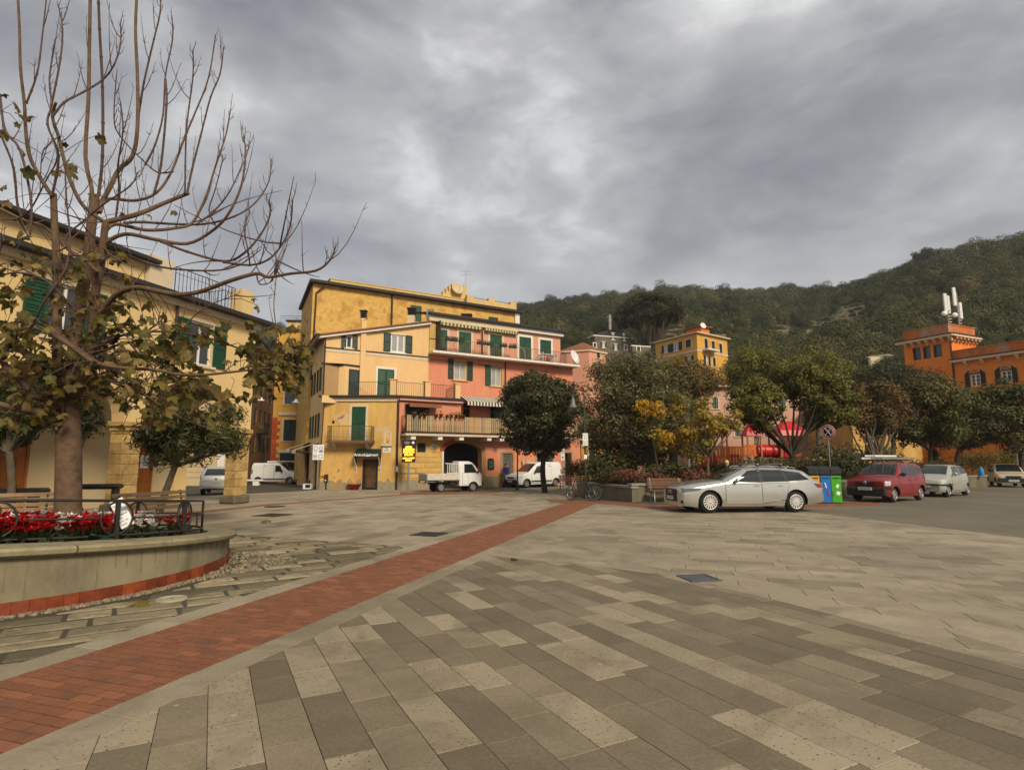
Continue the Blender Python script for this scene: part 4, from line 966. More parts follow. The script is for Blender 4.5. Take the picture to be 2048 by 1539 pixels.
mb = MB(); wbox(mb, Wp, bq0 - .05, zf1 - .02, bq1, zf1 + .12, 0, PD + .08, mi=1); wbox(mb, Wp, bq0 - .1, zf1 - .16, bq1, zf1 - .02, 0, PD + .14)
sb = obj('slat_balcony', mb, [M_cream, M_slate], pk)
M_slat = mat('weathered_slat', (.40, .29, .16), .8, var=.25, scale=4, tone=.35)
hs_ = Wp.px(900, 836)[1] - zf1 - .1; sme = MB(); sme.box((0, 0, hs_ / 2), (.125, .02, hs_)); sm_ = sme.mesh('slat'); sm_.materials.append(M_slat)
ang = math.atan2(Wp.u.y, Wp.u.x); M_slat2 = None
ns = int((bq1 - bq0) / .165); og = origin(sb)
slat_mats = [mat('slat_%s' % k, c, .8, var=.25, scale=4) for k, c in (('pale', (.44, .33, .19)), ('mid', (.36, .26, .14)), ('grey', (.27, .215, .13)), ('warm', (.46, .30, .13)))]
sms = []
for m_ in slat_mats:
 q_ = sm_.copy(); q_.materials.clear(); q_.materials.append(m_); sms.append(q_)
for i in range(ns):
 o = bpy.data.objects.new('slat', random.choice(sms)); COL.objects.link(o); o.parent = sb
 p = Wp.P(bq0 + (i + .5) * (bq1 - bq0) / ns, zf1 + .14, PD); o.location = p - og; o.rotation_euler = (0, 0, ang)
mb = MB()
for z in (.25, hs_ - .1): wbox(mb, Wp, bq0, zf1 + .14 + z, bq1, zf1 + .18 + z, PD - .06, PD - .02)
obj('balcony_rail', mb, M_rail, sb)
railing(sb, [Wp.P(bq0, zf1 + .12, .05), Wp.P(bq0, zf1 + .12, PD)], hs_, .12)
for x in (816, 869, 911, 965.5, 990.5):
 mb = MB(); a = Wp.px(x, 878)[0]; wbox(mb, Wp, a - .17, zf1 - .42, a + .17, zf1 - .16, 0, PD + .05); obj('balcony_bracket', mb, M_white, pk)
zrf = Wm.px(950, 653)[1]; aT0 = Wm.px(870, 680)[0]; aT3 = Wm.px(1034, 690)[0]
up = [Wm.rect(875, 659, 894, 706), Wm.rect(917.5, 664, 942, 711), Wm.rect(980, 670, 1003.5, 716)]
up = [(r[0], zbal, r[2], r[3]) for r in up]; up4 = Wm.rect(1038.5, 674, 1062, 719); up4 = (up4[0], zbal, up4[2], up4[3]); up5 = Wm.rect(1080, 680, 1102, 709)
zrf2 = Wm.px(1080, 668)[1]
mb = MB(); wall_sheet(mb, Wm, aR, zbal - .1, aT3, zrf, up); wall_sheet(mb, Wm, aT3, zbal - .1, aM1, zrf2, [up4, up5])
mb.quad(Wm.P(aM1, zbal - .1), Wm.P(aM1, zbal - .1, -8), Wm.P(aM1, zrf2, -8), Wm.P(aM1, zrf2))
mb.quad(Wm.P(aBE - .1, zf1 - .3), Wm.P(aBE - .1, zf1 - .3, -8), Wm.P(aBE - .1, zbal - .1, -8), Wm.P(aBE - .1, zbal - .1))
obj('top_wall', mb, P_salmon, pk)
mb = MB()
e0, e1 = Wp.P(aPE, 0), Wm.P(aBE - .1, 0)
mb.quad(Vector((e0.x, e0.y, zfl - .3)), Vector((e1.x, e1.y, zfl - .3)), Vector((e1.x, e1.y, zf1)), Vector((e0.x, e0.y, zf1)))
obj('end_wall', mb, P_pink, pk)
for r in up: closed(pk, Wm, r, M_shut); surround(pk, Wm, r, M_cream, .2, sill=False)
closed(pk, Wm, up4, M_shut); surround(pk, Wm, up4, M_white, .2, sill=False)
closed(pk, Wm, up5, M_shut); surround(pk, Wm, up5, M_white, .18)
mb = MB(); wbox(mb, Wm, aR - .05, zbal - .17, aBE, zbal, -.05, .95); obj('balcony_band', mb, M_white, pk)
mb = MB(); wbox(mb, Wm, aR, zbal, aR + .55, zrf - .25, .05, .09, mi=1); wbox(mb, Wm, aR + .5, zbal, aR + .58, zrf - .1, .0, .9); wbox(mb, Wm, aR, zbal + 1.0, aR + .5, zbal + 1.06, .05, .11)
obj('privacy_screen', mb, [M_black, mat('yellow_panel', (.50, .33, .10), .6, var=.1)], pk)
aS = Wm.px(1052, 700)[0]
r1 = railing(pk, [Wm.P(aR + .55, zbal, .88), Wm.P(aS, zbal, .88)], .95, .15, m=mat('rust_pink_rail', (.30, .12, .07), .6, var=.2), orn=True)
railing(pk, [Wm.P(aS, zbal, .88), Wm.P(aM1 + .0, zbal, .88), Wm.P(aM1, zbal, .05)], .95, .12, m=M_pipe)
mb = MB(); wbox(mb, Wm, aR - .1, zrf - .02, aT3, zrf + .42, -.3, .25, mi=2); wbox(mb, Wm, aR - .1, zrf + .42, aT3 + .2, zrf + .60, -.5, .5, mi=1)
wbox(mb, Wm, aT3 + .02, zrf2 - .02, aM1 + .15, zrf2 + .30, -.3, .3, mi=0); wbox(mb, Wm, aT3 + .02, zrf2 + .30, aM1 + .45, zrf2 + .5, -.5, .55, mi=1)
for (a0, a1, z0) in ((aR - .1, aT3, zrf + .6), (aT3, aM1 + .4, zrf2 + .5)):
 v = [Wm.P(a0, z0, .45), Wm.P(a1, z0, .45), Wm.P(a1, z0 + 1.2, -5), Wm.P(a0, z0 + 1.2, -5)]; mb.quad(*v, mi=3)
obj('roof', mb, [M_white, M_slate, M_cream, M_tile], pk)
mb = MB()
for a0, a1 in ((aT0 + .2, (up[1][2] + up[2][0]) / 2), ((up[1][2] + up[2][0]) / 2 + .3, aT3 - .1)):
 for i in range(24):
  a, b = a0 + (a1 - a0) * i / 24, a0 + (a1 - a0) * (i + 1) / 24
  wbox(mb, Wm, a, zrf - .28, b, zrf - .06, .05, .35 - (i % 2) * .004, mi=i % 2)
obj('rolled_awning', mb, [mat('awning_yellowish', (.52, .44, .22), .8), mat('awning_olive', (.10, .10, .04), .8)], pk)
ap = (up[1][2] + up[2][0]) / 2 + .1; downpipe(pk, [Wm.P(ap, zrf, .1), Wm.P(ap, zbal, .1)], .05)
q = Wm.P(Wm.px(862, 650)[0], zrf + .35, -.2); mb = MB(); mb.box(q + Vector((0, 0, .2)), (.5, .5, .75)); obj('gutter_box', mb, M_lead, pk)
for x in (955,): chimney(pk, Wm.P(Wm.px(x, 650)[0], zrf + .7, -2.0), .75, .15, P_salmon, slots=3)
chimney(pk, Wm.P(Wm.px(836.5, 650)[0], zR + .0, -1.5), .55, .75, M_cream, slots=3)
M_leafg = leafmat('pot_leaf', (.03, .06, .015), (.08, .13, .03))
def pot(p, label, r=.13, h=.22, plant=True, grp=None, m=None, fl=None):
 t = thing('flower_pot', p, label, 'flower pot', grp); b = MB(); b.lathe(p, [(r * .7, 0), (r, h), (r * 1.12, h), (r * 1.12, h * 1.15), (r * .9, h * 1.15), (r * .85, h * .9)], n=12)
 obj('pot', b, m or M_terra, t)
 if plant:
  f_ = MB()
  for i in range(34):
   d = Vector((random.gauss(0, 1), random.gauss(0, 1), abs(random.gauss(0, 1)))).normalized() * r * random.uniform(.6, 2.2); c = p + Vector((0, 0, h)) + d
   a = Vector((random.gauss(0, 1), random.gauss(0, 1), random.gauss(0, 1))).normalized() * r * .35; b_ = a.orthogonal().normalized() * r * .3
   f_.quad(c - a, c + b_, c + a, c - b_, tone=random.random())
  obj('plant', f_, M_leafg, t)
 return t
ORD = ['leftmost', 'second from left', 'third from left', 'fourth from left', 'fifth from left', 'sixth from left', 'seventh from left', 'eighth from left', 'ninth from left', 'rightmost']
for i, x in enumerate((817, 829, 838, 860, 869, 881, 889, 899, 906, 913)):
 pot(Wp.P(Wp.px(x, 838)[0], zf1 + .12 + hs_ - .1, PD + .17), 'terracotta pot on the wooden slat balcony, %s of the row of ten' % ORD[i], .12, .2, i in (0, 2, 4, 6, 7, 8), 'pots along the slat balcony')
M_box = mat('planter_box_green', (.012, .022, .014), .6, var=.2)
for i, (x0, x1) in enumerate(((881, 893), (894, 904), (907, 917), (943, 960), (962, 974), (988, 1001), (1006, 1020))):
 a0, a1 = Wm.px(x0, 690)[0], Wm.px(x1, 690)[0]; z = zbal + .8
 t = thing('window_box', Wm.P((a0 + a1) / 2, z, 1.0), 'dark green planter box on the upper balcony rail, %s of seven' % (ORD[:6] + ['rightmost'])[i], 'planter box', 'planter boxes on the upper balcony')
 b = MB(); wbox(b, Wm, a0, z, a1, z + .2, .92, 1.1); obj('box', b, M_box, t)
 f_ = MB()
 for k in range(60):
  c = Wm.P(random.uniform(a0, a1), z + .2 + random.uniform(-.02, .16), 1.0 + random.uniform(-.1, .12)); a = Vector((random.gauss(0, 1), random.gauss(0, 1), random.gauss(0, 1))).normalized() * .05; b_ = a.orthogonal().normalized() * .04
  f_.quad(c - a, c + b_, c + a, c - b_, tone=random.random())
 obj('plant', f_, M_leafg, t)
pot(Vector((*V2(ground(708, 979)), gz(0, 40))), 'wide red plastic pot standing on the pavement left of the shop door', .42, .36, False, m=mat('red_pot', (.42, .045, .02), .5, var=.1))
ft = thing('balcony_table', Wm.P(Wm.px(1090, 715)[0], zbal, .5), 'white plastic table behind the thin rail of the upper balcony', 'table')
p = ft.location; b = MB(); b.box(p + Vector((0, 0, .68)), (1.1, .6, .05), rz=ang); l_ = MB()
obj('tabletop', b, M_wframe, ft)
for sx in (-.45, .45):
 for sy in (-.22, .22):
  l_ = MB(); q = p + Matrix.Rotation(ang, 3, 'Z') @ Vector((sx, sy, 0)); l_.tube([q, q + Vector((0, 0, .66))], .03, n=6); obj('leg', l_, M_wframe, ft)
def pl_chair(x, lab):
 q = Wm.P(Wm.px(x, 715)[0], zbal, .45); t = thing('plastic_chair', q, lab, 'chair', rz=0)
 b = MB(); b.box(q + Vector((0, 0, .42)), (.45, .45, .04), rz=ang); obj('seat', b, M_wframe, t)
 b = MB(); b.box(q + Vector((.2, .2, .65)), (.06, .45, .42), rz=ang); obj('backrest', b, M_wframe, t)
 for sx in (-.2, .2):
  for sy in (-.2, .2):
   l_ = MB(); v = q + Matrix.Rotation(ang, 3, 'Z') @ Vector((sx, sy, 0)); l_.tube([v, v + Vector((0, 0, .42))], .02, n=5); obj('leg', l_, M_wframe, t)
pl_chair(1074, 'white plastic chair left of the white balcony table'); pl_chair(1101, 'white plastic chair right of the white balcony table')
dish_w = Wall(Vector(V2(Wm.P(aM1 + .45, 0, .3))), CU)
def sat_dish(name, p, face, rad, label, m=None, mast=.5):
 t = thing(name, p, label, 'satellite dish'); f_ = Vector(face).normalized(); b = MB()
 prof = [(0.001, -.16 * rad), (rad * .5, -.12 * rad), (rad * .85, -.03 * rad), (rad, .03 * rad), (rad, .06 * rad), (rad * .8, 0), (rad * .4, -.1 * rad), (0.001, -.13 * rad)]
 c = Vector(p) + Vector((0, 0, mast)); b.lathe(c, prof, n=20, ax=f_); obj('dish', b, m or M_wframe, t)
 b = MB(); b.tube([c - f_ * rad * .15, c - f_ * rad * .45, Vector(p)], .025, n=6); b.tube([c - Vector((0, 0, rad)), c + f_ * rad * .9 - Vector((0, 0, rad * .3))], .014, n=5); b.blob(c + f_ * rad * .9 - Vector((0, 0, rad * .3)), (.05, .05, .05), n=6, m=4); obj('arm', b, M_steel, t)
 return t
sat_dish('satellite_dish', Wm.P(aBE - .25, zbal, .55), (CN.x * .55 + .62, CN.y * .55 - .2, .35), .62, 'white satellite dish on the right end of the upper balcony', mast=.75)
def antenna(name, p, h, label):
 t = thing(name, p, label, 'antenna'); b = MB(); p = Vector(p); b.tube([p, p + Vector((0, 0, h))], .022, n=6); obj('mast', b, M_steel, t)
 b = MB();
 for k, zz in enumerate((h - .1, h - .45)):
  b.tube([p + Vector((-.5, .1 * k, zz)), p + Vector((.5, -.1, zz))], .012, n=4)
  for i in range(6): x = -.45 + i * .18; b.tube([p + Vector((x, -.25, zz)), p + Vector((x, .25, zz))], .008, n=4)
 obj('aerial', b, M_steel, t)
antenna('antenna', Wm.P(aM1 + .15, zbal + .2, -.4), 3.6, 'tv antenna mast at the right end of the pink house')
def cable(W, pts, m=None):
 obj('cable', tbx([W.P(*W.px(x, y), .06) for x, y in pts]), m or M_slate, pk)
def tbx(p): mb_ = MB(); mb_.tube(p, .016, n=4); return mb_
cable(Wm, [(862, 718), (900, 722), (950, 727), (1005, 736)]); cable(Wp, [(925, 815), (960, 822), (1010, 826)]); cable(Wp, [(797, 801), (860, 806), (918, 812)]); cable(Wm, [(1028, 655), (1035, 690), (1048, 700), (1050, 718)], M_white)
for i, (x, y, rx, rz_) in enumerate(((1000, 900, .5, .18), (1040, 938, .25, .5), (968, 935, .2, .3), (1115, 945, .5, .25))): patch(Wp, Wp.px(x, y), rx, rz_, P_salmon, pk, 'faded_patch', seed=40 + i)
patch(Wp, Wp.px(824, 946), .75, .4, P_grey, pk, seed=51)
# --- tall ochre house behind
Wt = Wall(Vector(V2(Wm.P(0, 0))) - CN * 7.0, CU)
tl = thing('tall_ochre_house', Wt.P(0, zfl), 'tall mottled ochre house rising behind the peach and pink houses', 'house')
t0, t1 = Wt.px(625, 600)[0], Wt.px(1034, 640)[0]; zT = Wt.px(700, 577)[1]
tw = [Wt.rect(821, 611, 843, 642), Wt.rect(977, 634, 996.5, 652)]
mb = MB(); wall_sheet(mb, Wt, t0, 3, t1, zT, tw);
TB = Wt.P(t0, 0) + Vector((-.43, .903, 0)) * 9; TB2 = Wt.P(t1, 0, -11)
for a_, b_ in ((TB, Wt.P(t0, 0)), (Wt.P(t1, 0), TB2), (TB2, TB)):
 mb.quad(Vector((a_.x, a_.y, 0)), Vector((b_.x, b_.y, 0)), Vector((b_.x, b_.y, zT)), Vector((a_.x, a_.y, zT)))
obj('wall', mb, P_tall, tl)
for r in tw: closed(tl, Wt, r, M_shut)
mb = MB(); ev = [Wt.P(t0 - .35, 0, .5), Wt.P(t1 + .4, 0, .5), TB2 + Vector((.4, .4, 0)), TB + Vector((-.4, .2, 0))]; mb.prism([V2(p) for p in ev], zT, zT + .22); obj('eave', mb, M_slate, tl)
P_par = plaster('pale_ochre_plaster', (.62, .42, .16), (.56, .36, .12)); mb = MB(); ae = Wt.px(940, 610)[0]; wbox(mb, Wt, t0 + 1.6, zT + .22, ae, zT + .95, -3.2, -1.2); wbox(mb, Wt, t0 + 1.55, zT + .95, ae, zT + 1.03, -3.25, -1.15); obj('parapet', mb, P_par, tl)
mb = MB(); wbox(mb, Wt, t1 - .3, zT - 1.3, t1 + .2, zT, -.3, .18); obj('corner_cornice', mb, M_white, tl)
Wg = Wt.off(-1.5); g0, g1 = Wg.px(885.5, 600)[0], Wg.px(933, 600)[0]; zg = Wg.px(905, 569)[1]; mb = MB(); n = 5; zb_ = zT + .95
st = [(g0 + (g1 - g0) * k / 8, zb_ + (zg - zb_) * min(1, (k + 1) / 5)) for k in range(5)]
for k in range(8):
 a, b = g0 + (g1 - g0) * k / 8, g0 + (g1 - g0) * (k + 1) / 8; top = zb_ + (zg - zb_) * ([.3, .5, .72, .9, 1, .78, .62, .92][k])
 wbox(mb, Wt, a, zb_, b, top, -1.9, -1.5); wbox(mb, Wt, a, top, b - (b - a) * .35, top + .22, -1.9, -1.5)
obj('stepped_gable', mb, P_par, tl)
q0_, q1_ = Wt.off(-.5).px(934, 600)[0], Wt.off(-.5).px(1033, 620)[0]; zq = Wt.off(-.5).px(985, 597)[1]; zq0 = zT + .22
mb = MB(); wbox(mb, Wt, q0_, zq0, q1_, zq0 + .75, -.9, -.5)
for a in (q0_, (q0_ + q1_) / 2 - .4, q1_ - .7): wbox(mb, Wt, a, zq0 + .75, a + .7, zq, -.9, -.5)
wbox(mb, Wt, q0_, zq0, q0_ + .4, zq - .2, -5, -.9); wbox(mb, Wt, q1_ - .4, zq0, q1_, zq - .2, -5, -.9)
obj('terrace_wall', mb, P_par, tl)
for a, b in ((q0_ + .7, (q0_ + q1_) / 2 - .4), ((q0_ + q1_) / 2 + .3, q1_ - .7)): railing(tl, [Wt.P(a, zq0 + .72, -.7), Wt.P(b, zq0 + .72, -.7)], zq - zq0 - .85, .14, r=.014)
sat_dish('satellite_dish', Wt.P(g1 - 1.1, zb_ + .5, -1.1), (.5, -.9, .25), .62, 'big pale satellite dish in front of the stepped gable', mat('dish_cream', (.55, .42, .25), .6, var=.1), .5)
antenna('antenna', Wt.P(g1 + .0, zb_ - .3, -1.7), 3.4, 'tv antenna on the roof beside the stepped gable')
ap = Wt.px(783, 620)[0]; downpipe(tl, [Wt.P(ap, zT, .1), Wt.P(ap, 8, .1)], .08)
downpipe(tl, [Wt.P(t0 + .9, zT - .1, .3), Wt.P(t0 + .25, zT - .8, .1), Wt.P(t0 + .15, 8, .1)], .07)
# --- yellow alley house with red quoins, brown alley house
Wb = Wall((at(542, 900, 57).x, 57), (1, 0.03)); wb1 = Wb.px(618, 850)[0]; zbt = Wb.px(580, 660)[1]
qh = thing('quoined_house', Wb.P(0, -.5), 'narrow yellow house with red quoins closing the alley', 'house')
rw = [Wb.rect(570, 772, 596, 808), Wb.rect(567, 839, 593, 881), Wb.rect(575, 703, 598, 738)]; rsh = Wb.rect(556, 925, 612, 980); rsh = (rsh[0] + .8, -.8, rsh[2], rsh[3])
mb = MB(); wall_sheet(mb, Wb, 0, -1, wb1, zbt, rw + [rsh]); mb.quad(Wb.P(0, -1, -9), Wb.P(0, -1), Wb.P(0, zbt), Wb.P(0, zbt, -9)); obj('wall', mb, P_yel, qh)
for r in rw: dark_pane(qh, Wb, r, .12); surround(qh, Wb, r, M_cream, .17)
r = rw[1]; shutter(qh, Wb, (r[0] + .05, r[1] + .05, (r[0] + r[2]) / 2, r[3] - .05), M_shutd, d=-.1)
dark_pane(qh, Wb, rsh, .3, 'shop_front', mat('red_shop', (.10, .03, .018), .6, var=.6, scale=6))
mb = MB(); ra = Wb.rect(563, 906, 611, 921); wbox(mb, Wb, *ra, 0, .5); wbox(mb, Wb, ra[0], ra[1] - .1, ra[2], ra[1], .45, .5, mi=1); sg = obj('shop_fascia', mb, [mat('fascia_green', (.008, .03, .018), .5), M_paper], qh)
for k in range(2):
 z = Wb.px(580, (830, 905)[k])[1]; mb = MB(); wbox(mb, Wb, .6, z, wb1, z + .14, 0, .12); wbox(mb, Wb, .6, z + .14, wb1, z + .3, 0, .05); obj('string_course', mb, M_cream, qh)
zq_ = Wb.px(545, 832)[1]; k = 0; z = -.9
while z < zq_ - .1:
 mb = MB(); wbox(mb, Wb, -.02, z + .01, (.75 if k % 2 else .48), z + .34, -.0, .05, bev=.012, tone=random.random()); obj('quoin', mb, mat('quoin_red', (.42, .075, .025), .85, var=.15, tone=.15), qh); z += .36; k += 1
mb = MB(); wbox(mb, Wb, -.1, zbt, wb1, zbt + .15, -1, .35); obj('eave', mb, M_slate, qh)
z2 = Wb.px(580, 632)[1]; mb = MB(); wbox(mb, Wb, 0.2, zbt + .15, wb1 * .75, z2, -6, -2.2); wbox(mb, Wb, 0, z2, wb1 * .8, z2 + .12, -6.2, -2.0, mi=1); obj('penthouse', mb, [P_peach, M_slate], qh)
railing(qh, [Wb.P(.3, zbt + .15, .1), Wb.P(wb1, zbt + .15, .1)], 1.3, .25, mid=True)
bh = thing('brown_alley_house', (at(520, 900, 62).x, 62, -.7), 'tall dark brown house side deep in the alley', 'house')
Wk = Wall((at(500, 900, 60).x, 60), (at(538, 900, 70).x - at(500, 900, 60).x, 10)); lk = 12.0; zk = Wk.px(520, 690)[1]
hk = [(1.5 + 2.6 * i, z, 2.4 + 2.6 * i, z + 1.7) for i in range(4) for z in (2.6, 5.6, 8.4)]
mb = MB(); wall_sheet(mb, Wk, -6, -1.5, lk, zk, hk); obj('wall', mb, P_alley, bh)
for r in hk: dark_pane(bh, Wk, r, .12); shutter(bh, Wk, (r[0] - .5, r[1], r[0] - .02, r[3]), M_shutd)
mb = MB(); wbox(mb, Wk, -6, zk, lk, zk + .2, -8, .6); obj('roof', mb, M_slate, bh)
mb = MB(); wbox(mb, Wk, 2.5, 4.6, 5.5, 4.75, 0, .8); b_ = obj('balcony', mb, M_slate, bh); railing(b_, [Wk.P(2.5, 4.75, .75), Wk.P(5.5, 4.75, .75)], 1, .15)
# --- arcade building on the left
NF = Vector((SD.y, -SD.x))
A1c = Vector((-10.45, 23.0))
Wa = Wall(A1c - SD * 22, SD); LA = 22.0
za_e = Wa.px(500, 625)[1]; za_e = 7.15
ar_b = thing('arcade_building', (A1c.x, A1c.y, 0), 'pale yellow building with stone arcade and terrace railing on the left', 'building')
pw = 0.62; bay = 4.72; cs = [LA - pw / 2 - i * bay for i in range(5)]
zcap, zcr = 2.86, 4.45
mb = MB(); wd = 0.55
uw = []
for i in range(4):
 c = (cs[i] + cs[i + 1]) / 2
 uw += [(c - .5, 5.05, c + .5, 6.6)]
for i in range(4):
 a0, a1 = cs[i + 1] + pw / 2, cs[i] - pw / 2; c = (a0 + a1) / 2; hw = (a1 - a0) / 2; n = 20
 pts = [(c - hw * math.cos(math.pi * k / n), zcap + (zcr - zcap) * math.sin(math.pi * k / n)) for k in range(n + 1)]
 for k in range(n):
  p, q = pts[k], pts[k + 1]
  mb.quad(Wa.P(*p), Wa.P(*q), Wa.P(q[0], 4.6), Wa.P(p[0], 4.6)); mb.quad(Wa.P(*p), Wa.P(*p, -wd), Wa.P(*q, -wd), Wa.P(*q)); mb.quad(Wa.P(*q, -wd), Wa.P(*p, -wd), Wa.P(p[0], 4.6, -wd), Wa.P(q[0], 4.6, -wd))
for c in cs: wall_sheet(mb, Wa, c - pw / 2, zcap, c + pw / 2, 4.6); mb.quad(Wa.P(c + pw / 2, zcap, -wd), Wa.P(c - pw / 2, zcap, -wd), Wa.P(c - pw / 2, 4.6, -wd), Wa.P(c + pw / 2, 4.6, -wd))
wall_sheet(mb, Wa, 0, 4.6, LA, za_e, uw)
We = Wall(Wa.P(LA, 0), (-NF.x, -NF.y)); LE = 9.0
hw = (3.2 - wd) / 2; c = wd + hw
pts = [(c - hw * math.cos(math.pi * k / 14), zcap + (zcr - .35 - zcap) * math.sin(math.pi * k / 14)) for k in range(15)]
for k in range(14): mb.quad(We.P(*pts[k]), We.P(pts[k][0], 4.6), We.P(pts[k + 1][0], 4.6), We.P(*pts[k + 1])); mb.quad(We.P(*pts[k]), We.P(*pts[k + 1]), We.P(*pts[k + 1], -.5), We.P(*pts[k], -.5))
mb.quad(We.P(0, zcap), We.P(0, 4.6), We.P(wd, 4.6), We.P(wd, zcap)); mb.quad(We.P(3.2, 0), We.P(3.2, 4.6), We.P(LE, 4.6), We.P(LE, 0)); mb.quad(We.P(0, 4.6), We.P(0, za_e), We.P(LE, za_e), We.P(LE, 4.6))
mb.quad(We.P(3.2, 0, -.5), We.P(3.2, 4.6, -.5), We.P(3.2, 4.6), We.P(3.2, 0))
obj('facade', mb, P_arc, ar_b)
for r in uw:
 window(ar_b, Wa, r, M_wframe, M_glass, bars=(1, 0)); surround(ar_b, Wa, r, M_cream, .12)
 shutter(ar_b, Wa, (r[0] - .62, r[1], r[0] - .03, r[3]), M_shut); shutter(ar_b, Wa, (r[2] + .03, r[1], r[2] + .62, r[3]), M_shut)
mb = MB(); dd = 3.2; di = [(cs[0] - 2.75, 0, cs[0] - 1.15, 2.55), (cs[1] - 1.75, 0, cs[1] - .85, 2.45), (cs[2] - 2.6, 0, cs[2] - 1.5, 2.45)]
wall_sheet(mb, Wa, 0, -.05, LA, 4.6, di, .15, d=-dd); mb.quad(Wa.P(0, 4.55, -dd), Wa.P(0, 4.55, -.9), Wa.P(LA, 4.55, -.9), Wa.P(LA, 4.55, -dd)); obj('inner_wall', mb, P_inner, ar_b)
for a in (cs[2] + .3, cs[1] + .3, LA - .3):
 mb = MB(); wbox(mb, Wa, a - .3, 0, a + .28, 4.5, -dd, -dd + .14); obj('pilaster', mb, P_arc, ar_b)
for r in di:
 f = MB(); Wd = Wa.off(-dd); wbox(f, Wd, r[0], 0, r[2], r[3], -.12, -.07); c = (r[0] + r[2]) / 2
 do = obj('door', f, M_door, ar_b); pn = MB()
 for a0, a1 in ((r[0] + .06, c - .03), (c + .03, r[2] - .06)):
  for z0, z1 in ((.15, .75), (.85, 1.75), (1.85, 2.35)): wbox(pn, Wd, a0 + .07, z0, a1 - .07, z1, -.07, -.045, bev=.01)
 for a0, a1 in ((r[0], r[0] + .07), (c - .04, c + .04), (r[2] - .07, r[2])): wbox(pn, Wd, a0, .02, a1, r[3], -.07, -.035)
 obj('door_panel', pn, M_door, do)
r = di[0]; mb = MB(); wbox(mb, Wa.off(-dd), r[2] - .55, 1.35, r[2] - .2, 1.85, -.04, -.03); tag(obj('paper_notice', mb, M_paper), 'white sheet of paper pinned on the wooden arcade door', 'notice')
for i, c in enumerate(cs[:3]):
 p = MB(); wbox(p, Wa, c - pw / 2 - .1, 0, c + pw / 2 + .1, .3, -wd - .1, .1, bev=.04); pl_ = obj('pillar', p, mat('pillar_base', (.13, .105, .07), .9, var=.3, scale=6, bump=.3), ar_b)
 z = .3; k = 0
 while z < zcap - .35:
  h = random.uniform(.28, .36); h = min(h, zcap - .3 - z)
  if h < .1: break
  spl = random.uniform(.35, .65) * pw - pw / 2
  for a0, a1 in ((-pw / 2, spl), (spl, pw / 2)):
   b = MB(); wbox(b, Wa, c + a0 + .004, z + .004, c + a1 - .004, z + h - .004, -wd, random.uniform(-.006, .0), bev=.012, tone=random.random()); obj('block', b, M_sand, pl_)
  z += h; k += 1
 b = MB(); wbox(b, Wa, c - pw / 2 - .03, z, c + pw / 2 + .03, z + .12, -wd - .03, .03); wbox(b, Wa, c - pw / 2 - .09, z + .12, c + pw / 2 + .09, zcap, -wd - .09, .09, bev=.03); obj('capital', b, M_sand, pl_)
mb = MB(); wbox(mb, Wa, -1, za_e, LA + .45, za_e + .14, -9.4, .5); obj('eave', mb, M_slate, ar_b)
mb = MB(); wbox(mb, Wa, -1, za_e - .22, LA + .12, za_e, .002, .14); obj('eave_moulding', mb, M_cream, ar_b)
mb = MB(); asb = Wa.px(330, 540)[0] ; wbox(mb, Wa, -1, za_e + .14, asb, za_e + 1.25, -8, -.9); obj('upper_block', mb, P_arc, ar_b)
mb = MB(); wbox(mb, Wa, -1, za_e + 1.25, asb + .3, za_e + 1.37, -8.3, -.5); obj('upper_eave', mb, M_slate, ar_b)
mb = MB(); wbox(mb, Wa, asb + .02, za_e + .14, asb + .95, za_e + 1.55, -1.6, -.7); obj('terrace_pier', mb, M_cream, ar_b)
mb = MB(); wbox(mb, Wa, LA - .62, za_e + .14, LA - .02, za_e + 1.35, -.8, -.2); obj('corner_pier', mb, P_arc, ar_b)
railing(ar_b, [Wa.P(asb + .95, za_e + .14, -.6), Wa.P(LA - .62, za_e + .14, -.6)], 1.25, .16, r=.012, mid=True)
railing(ar_b, [Wa.P(LA - .7, za_e + .14, -1.0), Wa.P(LA - .7, za_e + .14, -6)], 1.2, .2, r=.012)
downpipe(ar_b, [Wa.P(cs[1] + 1.2, za_e, .08), Wa.P(cs[1] + 1.2, 4.4, .08)], .05)
